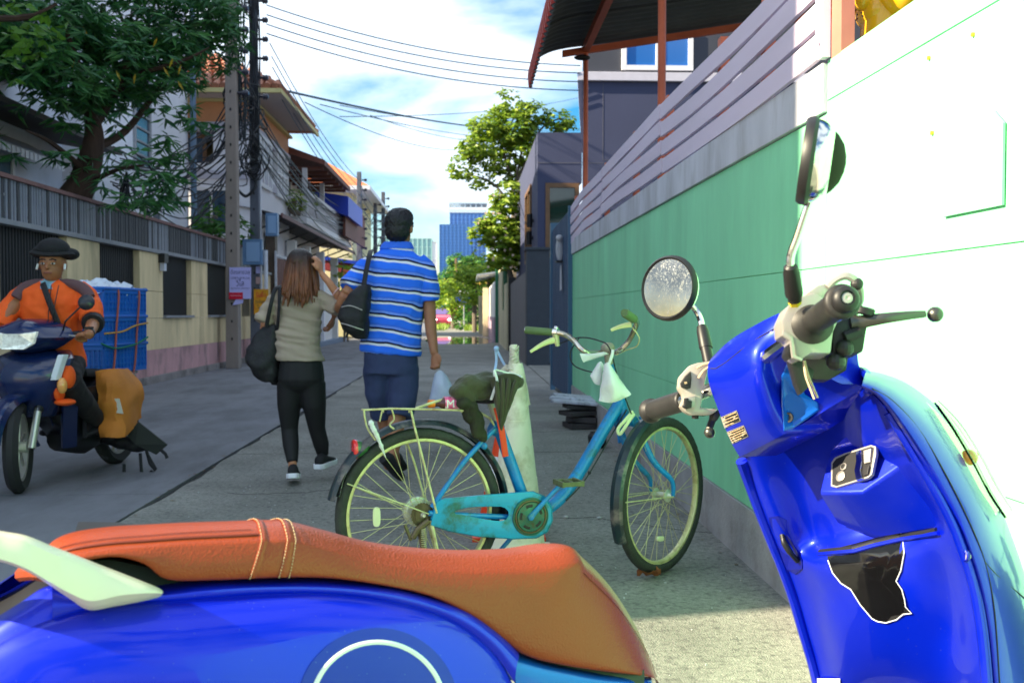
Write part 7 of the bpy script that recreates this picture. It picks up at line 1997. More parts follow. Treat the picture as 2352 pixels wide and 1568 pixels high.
for i in range(9):
    G.append([Vector((g_.x - 0.05 + 0.1 * i / 8, g_.y + (j - 3) * 0.012 * sin(pi * (i + .6) / 9.2), 0.012 + 0.03 * abs(noise.noise(Vector((i * .7, j * .9, 3)))) + 0.008 * abs(j - 3))) for j in range(7)])
tag(obj('dry_leaf', MB().grid(G, 0.001), M_leafb), 'crumpled dry brown leaf under the front tyre of the bicycle', 'leaf')
M_peb = mat('pale_pebble', (0.45, 0.45, 0.45), 0.8)
for k, (x, y) in enumerate([(1300, 1190), (1376, 1192), (985, 1360)]):
    g_ = GP(x, y)
    if k < 2:
        tag(obj('pebble', MB().ball((g_.x, g_.y, 0.008), 0.011, 5, (1.3, 1, .8)), M_peb), ['pale pebble just right of the bicycle chain guard', 'pale pebble left of the front bicycle tyre'][k], 'pebble')
grit = MB()
rr_ = random.Random(12)
for k in range(500):
    x, y = rr_.uniform(-1.8, 1.2), rr_.uniform(1.8, 9)
    s_ = rr_.uniform(0.0015, 0.005)
    grit.box((x, y, s_ * .5), (s_ * 1.4, s_, s_), Matrix.Rotation(rr_.uniform(0, 3), 3, 'Z'))
o = obj('grit', grit, M_peb); tag(o, 'fine pale grit scattered over the concrete', 'grit', kind='stuff')
# ================================================================= people
M_skin = mat('tan_skin', (0.36, 0.155, 0.075), 0.5, var=0.08, vscale=12, sub=0.1)
M_skin2 = mat('light_tan_skin', (0.46, 0.20, 0.10), 0.5, var=0.06, vscale=12, sub=0.1)
M_skin3 = mat('deep_tan_skin', (0.33, 0.13, 0.055), 0.5, var=0.08, vscale=12, sub=0.1)
M_hair = mat('black_hair', (0.008, 0.008, 0.010), 0.45, var=0.4, vscale=40, bump=0.5, bscale=160, stretch=(1, 1, .2))
def ering(c, rx, ry, fw_, n=20, p=2.4, tilt=0.0, rt=None):
    """ellipse ring: rx sideways (camera right), ry along depth"""
    r_ = rt if rt is not None else WD((1, 0, 0)); r_ = Vector((r_.x, r_.y, 0)).normalized()
    f_ = Vector((-r_.y, r_.x, 0))
    out = []
    for k in range(n):
        a = 2 * pi * k / n
        ca, sa = cos(a), sin(a)
        x = abs(ca) ** (2 / p) * (1 if ca > 0 else -1) * rx
        y = abs(sa) ** (2 / p) * (1 if sa > 0 else -1) * ry
        out.append(Vector(c) + r_ * x + f_ * y + Vector((0, 0, x * tilt)))
    return out
def finish(o, voxel=0.009, it=4, folds=0.0, fscale=0.08):
    r_ = o.modifiers.new('merge', 'REMESH'); r_.mode = 'VOXEL'; r_.voxel_size = voxel; r_.use_smooth_shade = True
    s_ = o.modifiers.new('smooth', 'SMOOTH'); s_.iterations = it; s_.factor = 0.5
    if folds:
        tx = bpy.data.textures.new('folds', 'CLOUDS'); tx.noise_scale = fscale; tx.noise_depth = 1
        d_ = o.modifiers.new('folds', 'DISPLACE'); d_.texture = tx; d_.strength = folds; d_.texture_coords = 'LOCAL'; d_.mid_level = 0.5
    return o
def hand(mb, wrist, d, palm, L=0.18, curl=0.8, spread=0.15, thumb=1):
    """palm plus four unequal bent fingers and a thumb; d along the hand, palm = direction the palm faces"""
    d = Vector(d).normalized(); palm = (Vector(palm) - d * d.dot(palm)).normalized()
    s_ = d.cross(palm)
    k0 = wrist + d * L * 0.50
    mb.tube([wrist - d * 0.01, wrist + d * L * .12, wrist + d * L * .3, k0, k0 + d * 0.008], [0.024, 0.028, 0.037, 0.040, 0.03], 12, flat=(palm, 0.45, 1.0))
    for i, (off, ln_) in enumerate([(-1.5, .42), (-.5, .50), (.5, .46), (1.5, .36)]):
        p = k0 + s_ * off * 0.019 - d * 0.01
        dd = (d + s_ * off * spread * 0.3).normalized()
        pts = [p]
        for j, f_ in enumerate((.45, .32, .25)):
            a = curl * (0.55 + 0.45 * j)
            dirn = dd * cos(a * (j + 0.6)) + palm * sin(a * (j + 0.6))
            p = p + dirn * L * ln_ * f_ * 1.15
            pts.append(p)
        mb.tube(pts, [0.0105, 0.0098, 0.009, 0.007], 8)
    t0 = wrist + d * L * 0.15 - s_ * 0.028 * thumb
    mb.tube([t0, t0 - s_ * 0.02 * thumb + d * L * .18 + palm * .012, t0 - s_ * 0.016 * thumb + d * L * .34 + palm * .028], [0.014, 0.011, 0.008], 8)
def head(mb, c, hgt, f_, up=Vector((0, 0, 1))):
    """skull, jaw, nose, ears; f_ = facing direction"""
    f_ = Vector(f_).normalized(); s_ = f_.cross(up).normalized()
    R_ = Matrix((s_, f_, up)).transposed()
    h = hgt
    def ell(off, r_):
        m2 = MB().ball((0, 0, 0), 1.0, 12, r_)
        mb.add([R_ @ (v + Vector(off)) + Vector(c) for v in m2.v], m2.f)
    ell((0, -0.03 * h, 0.10 * h), (.335 * h, .41 * h, .40 * h))
    ell((0, 0.05 * h, -0.17 * h), (.265 * h, .32 * h, .33 * h))
    ell((0, 0.12 * h, -0.34 * h), (.17 * h, .20 * h, .14 * h))
    ell((0, 0.37 * h, -0.07 * h), (.045 * h, .10 * h, .10 * h))
    ell((0, 0.43 * h, -0.11 * h), (.065 * h, .055 * h, .045 * h))
    for x in (-1, 1):
        ell((x * .345 * h, -0.02 * h, -0.03 * h), (.035 * h, .09 * h, .13 * h))
        ell((x * .13 * h, 0.33 * h, 0.06 * h), (.10 * h, .06 * h, .03 * h))
    ell((0, 0.34 * h, -0.235 * h), (.11 * h, .055 * h, .022 * h)); ell((0, 0.33 * h, -0.28 * h), (.10 * h, .055 * h, .025 * h))
    return R_
def face_details(parent, c, h, R_, skin_lip):
    for x in (-1, 1):
        e = R_ @ Vector((x * .135 * h, .345 * h, .0 * h)) + Vector(c)
        obj('eye', MB().ball(e, .052 * h, 7, (1.2, .8, .6)), mat('eye_white', (0.5, 0.48, 0.45), 0.3), parent, smooth=True)
        obj('pupil', MB().ball(e + R_ @ Vector((0, .035 * h, 0)), .028 * h, 6), M_blk, parent, smooth=True)
        obj('eyebrow', MB().tube([R_ @ Vector((x * a * h, (.385 - abs(a - .12) * .25) * h, b_ * h)) + Vector(c) for a, b_ in ((.05, .10), (.14, .125), (.23, .09))], .016 * h, 6), M_hair, parent)
    obj('lips', MB().tube([R_ @ Vector((a * h, (.395 - abs(a) * .3) * h, b_ * h)) + Vector(c) for a, b_ in ((-.11, -.255), (0, -.248), (.11, -.255))], .024 * h, 6), skin_lip, parent, smooth=True)

# ---------------------------------------------------------------- man in striped polo shirt
D = 6.46
def m(px, py, dd=0.0): return W(px, py, D + dd)
k = D / FP
man = thing('person', 'person in blue striped polo shirt and navy shorts walking away with a white plastic bag', 'person', GP(905, 1100))
body = MB()
fwd = WD((0, 0, 1)); rgt = WD((1, 0, 0))
# head turned slightly to the right
hc = m(918, 525)
Rm = head(body, hc, 0.245, (fwd + rgt * 0.28))
body.tube([m(916, 555, .0), m(912, 592, .0)], [0.058, 0.066], 14)
body.rings([ering(m(x, y), rx * k, ry, None) for x, y, rx, ry in [(910, 588, 40, .08), (908, 612, 66, .10), (905, 660, 60, .11), (902, 740, 52, .10), (898, 800, 48, .09), (898, 850, 46, .08)]])
# arms
body.tube([m(845, 612), m(818, 648, -.03), m(795, 678, -.08)], [.05, .048, .042], 12)
body.tube([m(795, 678, -.08), m(785, 698, -.06), m(775, 712, .10), m(768, 722, .16)], [.043, .038, .03, .026], 12)
hand(body, m(768, 722, .16), WD((-.3, -.9, .3)), WD((-1, 0, 0)), L=0.17, curl=.7)
body.tube([m(978, 612), m(984, 660), m(986, 705, .0)], [.05, .048, .043], 12)
body.tube([m(986, 700, .0), m(990, 760, -.03), m(998, 812, -.08)], [.043, .038, .027], 12)
hand(body, m(998, 808, -.08), WD((.12, -1, -.15)), WD((-.5, 0, -.9)), L=0.17, curl=1.25)
# legs
body.tube([m(872, 850), m(878, 920, .05), m(886, 970, .12)], [.06, .055, .055], 14)
body.tube([m(886, 965, .12), m(895, 1010, .13), m(905, 1050, .2), m(909, 1072, .25)], [.058, .055, .04, .036], 12)
body.tube([m(924, 850), m(920, 920, -.05), m(912, 965, -.06)], [.06, .055, .055], 14)
body.tube([m(912, 960, -.06), m(905, 1010, -.10), m(896, 1055, -.22), m(893, 1075, -.26)], [.058, .054, .038, .034], 12)
bo_ = obj('body', body, M_skin, man, smooth=True, angle=180); finish(bo_, 0.009, 3)
# hair
hr = MB()
def ellR(mb, R_, c, off, r_):
    m2 = MB().ball((0, 0, 0), 1.0, 14, r_)
    mb.add([R_ @ (v + Vector(off)) + Vector(c) for v in m2.v], m2.f)
h_ = 0.245
ellR(hr, Rm, hc, (0, -.05 * h_, .14 * h_), (.37 * h_, .44 * h_, .40 * h_))
ellR(hr, Rm, hc, (0, -.17 * h_, -.08 * h_), (.33 * h_, .31 * h_, .33 * h_))
ellR(hr, Rm, hc, (0, .08 * h_, .32 * h_), (.33 * h_, .34 * h_, .24 * h_))
hh = obj('hair', hr, M_hair, man, smooth=True, angle=180); finish(hh, 0.006, 1, 0.012, 0.014)
# striped polo
M_str = mat('blue_striped_jersey', (0.02, 0.10, 0.60), 0.8, bump=0.15, bscale=300)
n_, l_ = M_str.node_tree.nodes, M_str.node_tree.links
tc = n_.new('ShaderNodeTexCoord'); sx_ = n_.new('ShaderNodeSeparateXYZ'); nz = n_.new('ShaderNodeTexNoise'); nz.inputs['Scale'].default_value = 4.5; nz.inputs['Detail'].default_value = 2
l_.new(tc.outputs['Object'], sx_.inputs['Vector']); l_.new(tc.outputs['Object'], nz.inputs['Vector'])
m1 = n_.new('ShaderNodeMath'); m1.operation = 'MULTIPLY_ADD'; m1.inputs[1].default_value = 0.14
l_.new(sx_.outputs['X'], m1.inputs[0]); l_.new(sx_.outputs['Z'], m1.inputs[2])
m2_ = n_.new('ShaderNodeMath'); m2_.operation = 'MULTIPLY_ADD'; m2_.inputs[1].default_value = 0.055
l_.new(nz.outputs['Fac'], m2_.inputs[0]); l_.new(m1.outputs['Value'], m2_.inputs[2])
m3 = n_.new('ShaderNodeMath'); m3.operation = 'DIVIDE'; m3.inputs[1].default_value = 0.0905
l_.new(m2_.outputs['Value'], m3.inputs[0])
m4 = n_.new('ShaderNodeMath'); m4.operation = 'FRACT'; l_.new(m3.outputs['Value'], m4.inputs[0])
rp = n_.new('ShaderNodeValToRGB'); rp.color_ramp.interpolation = 'CONSTANT'
els = [(0.0, (0.02, 0.17, 0.95, 1)), (0.42, (0.75, 0.76, 0.85, 1)), (0.58, (0.008, 0.01, 0.03, 1)), (0.715, (0.03, 0.15, 0.8, 1)), (0.745, (0.25, 0.38, 0.85, 1)), (0.785, (0.03, 0.15, 0.8, 1)), (0.82, (0.25, 0.38, 0.85, 1)), (0.86, (0.03, 0.15, 0.8, 1))]
e0 = rp.color_ramp.elements
e0[0].position = els[0][0]; e0[0].color = els[0][1]; e0[1].position = els[1][0]; e0[1].color = els[1][1]
for p_, c_ in els[2:]:
    q_ = e0.new(p_); q_.color = c_
l_.new(m4.outputs['Value'], rp.inputs['Fac']); l_.new(rp.outputs['Color'], n_['Principled BSDF'].inputs['Base Color'])
shm = MB()
shm.rings([ering(m(x, y), rx * k, ry, None, tilt=t_) for x, y, rx, ry, t_ in [(912, 566, 34, .075, 0), (911, 580, 42, .085, 0), (908, 592, 62, .10, 0), (906, 606, 76, .115, 0), (906, 630, 80, .125, 0), (903, 680, 74, .128, 0), (900, 730, 70, .125, 0), (898, 780, 70, .13, -.03), (897, 806, 71, .135, -.07), (897, 813, 70, .132, -.08)]])
shm.tube([m(858, 602), m(838, 618), m(815, 645, -.03), m(800, 662, -.06)], [.062, .070, .073, .074], 16)
shm.tube([m(958, 600), m(976, 618), m(983, 655), m(986, 692)], [.062, .072, .072, .070], 16)
so_ = obj('shirt', shm, M_str, man, smooth=True, angle=180); finish(so_, 0.009, 3, 0.016, 0.07)
obj('collar', MB().rings([ering(m(x, y), rx * k, ry, None) for x, y, rx, ry in [(913, 556, 31, .070), (912, 562, 36, .08), (911, 572, 40, .085)]]), mat('blue_collar', (0.03, 0.15, 0.8), 0.8), man, smooth=True)
shr = MB()
shr.rings([ering(m(x, y), rx * k, ry, None) for x, y, rx, ry in [(898, 790, 60, .12), (898, 830, 62, .125), (898, 858, 63, .13)]])
shr.tube([m(870, 845), m(872, 900, .04), m(880, 945, .10), m(882, 955, .11)], [.102, .098, .088, .086], 16)
shr.tube([m(926, 845), m(926, 900, -.03), m(920, 945, -.05), m(918, 958, -.06)], [.102, .098, .092, .09], 16)
sho = obj('shorts', shr, mat('navy_shorts_cloth', (0.035, 0.05, 0.12), 0.85, var=0.15, vscale=8), man, smooth=True, angle=180); finish(sho, 0.009, 3, 0.018, 0.09)
def shoe(parent, heel, toe, w_, m_up, m_sole=None, up=0.05):
    heel, toe = Vector(heel), Vector(toe)
    d = (toe - heel).normalized()
    s_ = d.cross(Vector((0, 0, 1))).normalized(); u_ = s_.cross(d)
    L = (toe - heel).length
    R_ = []
    for t, wv, hv in [(0, .5, .55), (.08, .75, .95), (.25, .8, 1.05), (.45, .78, .85), (.65, .95, .6), (.85, .9, .45), (.97, .55, .32), (1.0, .3, .2)]:
        c = heel + d * L * t
        R_.append([c + s_ * w_ * wv * cos(a) + u_ * (up * hv * (1 + sin(a)) * .9 + .012) for a in [2 * pi * i / 14 for i in range(14)]])
    o = obj('shoe', MB().rings(R_), m_up, parent, smooth=True, angle=60)
    if m_sole:
        R2 = []
        for t, wv in [(-.04, .55), (.08, .95), (.3, .95), (.5, .88), (.7, 1.05), (.9, .95), (1.03, .4)]:
            c = heel + d * L * t
            R2.append([c + s_ * w_ * wv * x + u_ * z for x, z in ((-1, 0), (1, 0), (1.0, .032), (-1.0, .032))])
        obj('sole', MB().rings(R2), m_sole, o, bevel=0.004, smooth=True)
    return o
M_shoeb = mat('black_suede', (0.012, 0.012, 0.014), 0.8)
h1 = m(893, 1062, -.28); shoe(man, m(874, 1066, -.34), m(918, 1108, -.16), .052, M_shoeb, None, .05)
h2 = GP(905, 1085); shoe(man, m(905, 1066, .22) , m(925, 1085, .42), .048, M_shoeb, None, .045)
# backpack on his left shoulder
M_bagb = mat('black_nylon', (0.010, 0.010, 0.012), 0.6, bump=0.4, bscale=60)
bkp = thing('backpack', 'black backpack slung from the left shoulder of the man in the striped shirt', 'backpack', m(815, 720, -.16))
bm_ = MB().rings([ering(m(x, y, -.14), rx * k, ry, None, p=3) for x, y, rx, ry in [(838, 655, 12, .06), (828, 675, 24, .09), (818, 700, 32, .10), (812, 730, 34, .11), (818, 758, 28, .10), (830, 778, 14, .07)]])
o = obj('pack', bm_, M_bagb, bkp, smooth=True, angle=180); finish(o, .01, 3, .02, .08)
obj('strap', MB().tube(curve([m(852, 575, .0), m(848, 590, -.12), m(838, 640, -.17), m(834, 690, -.20), m(838, 740, -.2)], 5), .018, 8, flat=(fwd, 0.25, 1)), M_bagb, bkp, smooth=True)
obj('zip', MB().tube(curve([m(785, 705, -.24), m(805, 702, -.27), m(832, 712, -.25)], 4), .004, 5), M_silver, bkp)
obj('zip', MB().tube(curve([m(784, 742, -.24), m(805, 748, -.27), m(835, 758, -.25)], 4), .004, 5), M_silver, bkp)
obj('strap_end', MB().tube([m(800, 760, -.2), m(796, 775, -.2)], .008, 6), M_bagb, bkp)
# carried plastic bag
cb_ = thing('plastic_bag', 'translucent white plastic bag hanging from the right hand of the man', 'bag', m(1015, 880, -.12))
def bag2(pts_top, pts_bot, d_, th): 
    return bag_mesh(pts_top, pts_bot, d_, th, seed=8)
obj('bag', bag2([(998, 858), (1012, 850), (1026, 862)], [(984, 925), (1008, 936), (1035, 932), (1050, 908)], D - .1, .06), mat('translucent_bluish_plastic', (0.55, 0.62, 0.78), 0.3, alpha=0.78, bump=0.6, bscale=22), cb_, smooth=True, angle=60)

# ---------------------------------------------------------------- woman in grey tee and black leggings
D2 = 6.55
def w(px, py, dd=0.0): return W(px, py, D2 + dd)
k2 = D2 / FP
wom = thing('person', 'person with long brown hair in taupe tee and black leggings raising one hand', 'person', GP(715, 1100))
body = MB()
hcw = w(692, 612)
Rw = head(body, hcw, 0.225, fwd + rgt * .25)
body.tube([w(692, 640), w(692, 672)], [.045, .052], 12)
body.rings([ering(w(x, y), rx * k2, ry, None) for x, y, rx, ry in [(692, 665, 32, .07), (690, 690, 44, .085), (688, 730, 42, .085), (688, 780, 38, .08), (690, 840, 38, .08), (692, 880, 38, .08)]])
body.tube([w(645, 682), w(622, 715, -.0), w(608, 752, -.02)], [.04, .038, .034], 12)
body.tube([w(608, 752, -.02), w(612, 790, .08), w(622, 830, .15)], [.034, .03, .024], 10)
hand(body, w(622, 830, .15), WD((.1, -1, .1)), WD((1, 0, 0)), .155, .8)
body.tube([w(735, 685), w(760, 700, .02), w(788, 700, -.02)], [.04, .037, .033], 12)
body.tube([w(788, 700, -.02), w(775, 675, -.05), w(755, 648, -.06), w(738, 628, -.04)], [.034, .03, .025, .021], 10)
hand(body, w(738, 628, -.04), WD((-.25, 1, 0.1)), WD((-.9, 0, .3)), .15, .45, thumb=-1)
body.tube([w(668, 870), w(668, 950, .02), w(670, 1000, .02), w(672, 1062, -.05), w(673, 1090, -.05)], [.05, .04, .03, .028, .034], 14)
body.tube([w(716, 870), w(722, 950, .02), w(730, 1000, .08), w(742, 1040, .12), w(745, 1062, .14)], [.05, .04, .03, .028, .034], 14)
bo_ = obj('body', body, M_skin2, wom, smooth=True, angle=180); finish(bo_, 0.009, 3)
# leggings
lg = MB()
lg.rings([ering(w(x, y), rx * k2, ry, None) for x, y, rx, ry in [(690, 800, 40, .09), (692, 840, 50, .115), (692, 870, 53, .125), (692, 884, 46, .11), (692, 896, 30, .08)]])
lg.tube([w(668, 880), w(664, 930, .01), (w(665, 985, .03)), w(668, 1020, .0), w(672, 1062, -.05)], [.092, .078, .056, .054, .036], 16)
lg.tube([w(716, 880), w(722, 930, .01), w(728, 985, .06), w(738, 1020, .10), w(742, 1046, .13)], [.092, .078, .056, .053, .037], 16)
lo = obj('leggings', lg, mat('black_leggings', (0.008, 0.008, 0.009), 0.7), wom, smooth=True, angle=180); finish(lo, .009, 3)
M_tee = mat('taupe_jersey', (0.37, 0.30, 0.225), 0.85, var=0.05, vscale=4)
ts = MB()
ts.rings([ering(w(x, y), rx * k2, ry, None, tilt=t_) for x, y, rx, ry, t_ in [(692, 654, 22, .06, 0), (692, 664, 42, .085, 0), (691, 678, 54, .10, 0), (689, 700, 56, .11, 0), (686, 740, 51, .105, 0), (685, 780, 50, .11, 0), (688, 815, 53, .12, 0), (690, 828, 54, .125, 0)]])
ts.tube([w(652, 672), w(632, 692), w(612, 722, -.01), w(604, 742, -.02)], [.05, .058, .062, .066], 14)
ts.tube([w(728, 676), w(750, 692, .01), w(768, 702, .01), w(780, 706, -.01)], [.05, .062, .066, .066], 14)
to_ = obj('shirt', ts, M_tee, wom, smooth=True, angle=180); finish(to_, .008, 2, .0)
tx = bpy.data.textures.new('sideways_folds', 'CLOUDS'); tx.noise_scale = 0.05; tx.noise_depth = 1
emp = bpy.data.objects.new('fold_guide', None); COL.objects.link(emp); emp.scale = (5.0, 5.0, 0.8); emp.rotation_euler = (0, 0.25, 0); emp.location = w(688, 760); emp.name = 'shirt_folds'; emp.parent = wom; emp.matrix_parent_inverse = wmat(wom).inverted()
d_ = to_.modifiers.new('folds', 'DISPLACE'); d_.texture = tx; d_.strength = .035; d_.texture_coords = 'OBJECT'; d_.texture_coords_object = emp
# long hair in strands
M_brh = mat('brown_hair', (0.16, 0.055, 0.018), 0.4, var=0.45, vscale=30, stretch=(1, 1, .12), bump=.6, bscale=120)
n_, l_ = M_brh.node_tree.nodes, M_brh.node_tree.links
tc = n_.new('ShaderNodeTexCoord'); sx_ = n_.new('ShaderNodeSeparateXYZ'); l_.new(tc.outputs['Object'], sx_.inputs['Vector'])
mr = n_.new('ShaderNodeMapRange'); mr.inputs['From Min'].default_value = hcw.z - .06; mr.inputs['From Max'].default_value = hcw.z + .08
l_.new(sx_.outputs['Z'], mr.inputs['Value'])
mx = n_.new('ShaderNodeMix'); mx.data_type = 'RGBA'; mx.inputs['B'].default_value = (0.014, 0.008, 0.006, 1)
src = n_['Principled BSDF'].inputs['Base Color'].links[0].from_socket
l_.new(src, mx.inputs['A']); l_.new(mr.outputs['Result'], mx.inputs['Factor']); l_.new(mx.outputs['Result'], n_['Principled BSDF'].inputs['Base Color'])
hm_ = MB()
h_ = .225
ellR(hm_, Rw, hcw, (0, -.04 * h_, .12 * h_), (.385 * h_, .45 * h_, .41 * h_))
rh = random.Random(2)
for i in range(90):
    a = radians(rh.uniform(-35, 215))           # around the back of the head
    ex_ = rgt * cos(a) * -1; 
    st = hcw + rgt * (cos(a) * .075) - fwd * (sin(a) * .085) + Vector((0, 0, rh.uniform(.0, .07)))
    side = cos(a)
    lenz = rh.uniform(.24, .31) - 0.03 * abs(side - .2)
    mid = st + rgt * side * .02 - fwd * (.03 * max(0, sin(a))) - Vector((0, 0, lenz * .45))
    end = st + rgt * (side * .045 + rh.uniform(-.01, .012)) - fwd * (.055 * max(0.2, sin(a)) + .035) - Vector((0, 0, lenz))
    hm_.tube(curve([st, mid, end], 4), [.016, .017, .018, .018, .017, .015, .012, .008, .003], 6)
ho = obj('hair', hm_, M_brh, wom, smooth=True, angle=180)
obj('bracelet', MB().tube([w(772, 670, -.05) + (WD((-.75, .65, 0)).cross(fwd) * cos(t) + fwd * sin(t)) * .031 for t in [2 * pi * i / 20 for i in range(20)]], .005, 6, closed=True), mat('pink_bangle', (0.75, 0.45, 0.42), .3), wom)
M_sole = mat('white_foam_sole', (0.8, 0.8, 0.84), 0.6)
g1 = GP(672, 1108); shoe(wom, w(672, 1098, -.14), w(676, 1100, .10), .044, M_shoeb, M_sole, .045)
shoe(wom, w(730, 1077, .02), w(766, 1062, .26), .044, M_shoeb, M_sole, .045)
# tote bag
tb_ = thing('shoulder_bag', 'big slouchy black shoulder bag hanging at the left side of the woman', 'bag', w(610, 820, -.05))
o = obj('bag', MB().rings([ering(w(x, y, -.02), rx * k2, ry, None, p=2.6) for x, y, rx, ry in [(622, 745, 16, .03), (615, 770, 30, .05), (605, 805, 38, .075), (602, 835, 36, .085), (612, 862, 28, .07), (620, 878, 16, .05)]]).rings([ering(w(x, y, .05), rx * k2, ry, None) for x, y, rx, ry in [(632, 760, 14, .03), (634, 820, 18, .05), (634, 885, 12, .04)]]), M_bagb, tb_, smooth=True, angle=180); finish(o, .01, 3, .025, .09)
obj('strap', MB().tube(curve([w(645, 657, .03), w(632, 665, -.07), w(622, 700, -.10), (w(612, 750, -.07))], 5), .014, 8, flat=(fwd, .3, 1)).tube(curve([w(645, 657, .03), w(642, 668, -.08), w(640, 720, -.11), w(634, 770, -.05)], 5), .014, 8, flat=(fwd, .3, 1)), M_bagb, tb_, smooth=True)

# ================================================================= delivery motorbike and rider
g0 = GP(-20, 1151)
mr_ = WD((1, 0, 0)); mr_.z = 0; mr_.normalize(); mf_ = Vector((-mr_.y, mr_.x, 0))
mr_ = (mr_ + mf_ * -.10).normalized(); mf_ = Vector((-mr_.y, mr_.x, 0))
MRF = (mr_, mf_)
def K(x, y, z): return g0 + mr_ * x + mf_ * y + Vector((0, 0, z))
M_nb = mat('dark_navy_bodywork', (0.004, 0.014, 0.07), 0.25, coat=0.6)
M_nb2 = mat('black_bodywork', (0.012, 0.013, 0.018), 0.35, coat=0.3)
mk = thing('motorbike', 'dark blue delivery motorbike with lit headlamp ridden towards the viewer', 'motorbike', g0)
def mwheel(y, R_, wd, st=0.0):
    mr_, mf_ = MRF[0] * cos(st) + MRF[1] * sin(st), MRF[1] * cos(st) - MRF[0] * sin(st)
    w_ = obj('wheel', MB().cyl(K(0, y, R_) - mr_ * .05, K(0, y, R_) + mr_ * .05, .035, 12), M_alum, mk)
    obj('tyre', MB().rings([[K(0, y, R_) + (mf_ * cos(a) + UPV * sin(a)) * rr + mr_ * s for rr, s in ((R_ - .075, -wd * .6), (R_ - .03, -wd), (R_, -wd * .35), (R_, wd * .35), (R_ - .03, wd), (R_ - .075, wd * .6))] for a in [2 * pi * i / 40 for i in range(40)]], closed=True), M_tyre, w_, smooth=True)
    obj('rim', MB().rings([[K(0, y, R_) + (mf_ * cos(a) + UPV * sin(a)) * rr + mr_ * s for rr, s in ((R_ - .09, -.02), (R_ - .07, -.026), (R_ - .07, .026), (R_ - .09, .02))] for a in [2 * pi * i / 36 for i in range(36)]], closed=True), M_silver, w_, smooth=True)
    for i in range(6):
        a = 2 * pi * i / 6 + .3
        obj('spoke', MB().tube([K(0, y, R_), K(0, y, R_) + (mf_ * cos(a) + UPV * sin(a)) * (R_ - .08)], .011, 6), M_silver, w_)
mwheel(.28, .285, .045, radians(22)); mwheel(1.50, .285, .052)
obj('front_fender', MB().grid([[K(0, .28, .285) + (mf_ * cos(a) + UPV * sin(a)) * rr + mr_ * s for s, rr in ((-.065, .29), (-.05, .325), (0, .335), (.05, .325), (.065, .29))] for a in [radians(20 + 150 * i / 16) for i in range(17)]], .004), M_nb, mk, smooth=True)
for s in (-1, 1):
    obj('fork_leg', MB().tube([K(.085 * s, .28, .28), K(.085 * s, .36, .52)], [.024, .021], 12), mat('bright_fork_alloy', (.62, .6, .52), .3, metal=.7), mk, smooth=True)
    obj('fork_leg', MB().tube([K(.085 * s, .36, .50), K(.075 * s, .46, .80)], .028, 10), M_blk, mk, smooth=True)
    obj('indicator', MB().ball(K(.245 * s, .36, .665), .04, 8, (.8, .8, 1.3)), mat('amber_lens', (.8, .35, .08), .15, coat=1), mk, smooth=True)
    obj('side_lamp', MB().rings([[K(.20 * s + a * .6 + (z - .68) * .35 * s, .31 + b_, z) for a, b_ in ((-.028 * s, 0), (.03 * s, .01), (.05 * s, .05), (-.02 * s, .04))] for z in (.70, .78, .86)]), mat('pale_side_lens', (.75, .78, .85), .15, coat=1), mk, bevel=.006)
# nose fairing and leg shields
obj('nose', MB().rings([[K(x * s_, y + yy, z) for x, yy in ((-1, .12), (-.75, .03), (-.3, 0), (.3, 0), (.75, .03), (1, .12), (.8, .25), (-.8, .25))] for s_, y, z in ((.11, .40, .46), (.19, .30, .58), (.26, .27, .72), (.26, .32, .83), (.18, .40, .88))]), M_nb, mk, smooth=True, angle=40)
obj('nose_trim', MB().rings([[K(x * s_, y + yy, z) for x, yy in ((-1, .03), (-.3, 0), (.3, 0), (1, .03), (.8, .12), (-.8, .12))] for s_, y, z in ((.09, .315, .60), (.13, .30, .67), (.14, .30, .73))]), mat('gold_reflecting_trim', (.35, .27, .12), .2, metal=.7, var=.5, vscale=9), mk, smooth=True)
for s in (-1, 1):
    obj('leg_shield', MB().grid([[K(s * (a + (.04 if s > 0 else .12) * f), y - .06 + .10 * f, z) for f in (0, .5, 1)] for a, y, z in ((.16, .48, .84), (.19, .48, .72), (.18, .53, .58), (.13, .60, .42), (.08, .68, .24))], .02), M_nb, mk, smooth=True)
    obj('side_cover', MB().grid([[K(s * .13, .80 + y, z) for z in (.28, .45, .62)] for y in (0, .2, .4, .7)], .03), M_nb2, mk, smooth=True)
obj('body', MB().rings([[K(x, y, z) for x, z in ((-w_, z0), (w_, z0), (w_, (z0 + z1) / 2), (w_ * .8, z1), (-w_ * .8, z1), (-w_, (z0 + z1) / 2))] for y, w_, z0, z1 in ((.5, .06, .45, .7), (.8, .10, .26, .5), (1.05, .13, .28, .66), (1.3, .13, .32, .68), (1.6, .10, .42, .68), (1.75, .05, .52, .66))]), M_nb2, mk, bevel=.02, smooth=True)
obj('engine', MB().tube([K(0, .72, .28), K(0, 1.0, .26), K(0, 1.3, .28)], [.08, .12, .09], 12), M_blk, mk, smooth=True)
obj('exhaust', MB().tube([K(-.14, 1.1, .24), K(-.16, 1.4, .28), K(-.17, 1.8, .36)], [.03, .05, .05], 12), M_silver, mk, smooth=True)
obj('seat', MB().rings([[K(x, y, z) for x, z in ((-w_, z1 - .06), (w_, z1 - .06), (w_ * .85, z1), (-w_ * .85, z1))] for y, w_, z1 in ((.95, .09, .74), (1.2, .12, .72), (1.5, .11, .70), (1.62, .08, .68))]), M_blk, mk, bevel=.015, smooth=True)
obj('swing_arm', MB().tube([K(.08, 1.15, .30), K(.08, 1.5, .285)], .025, 8), M_silver, mk)
obj('foot_peg', MB().tube([K(-.26, .98, .28), K(.26, .98, .28)], .014, 8), M_blk, mk)
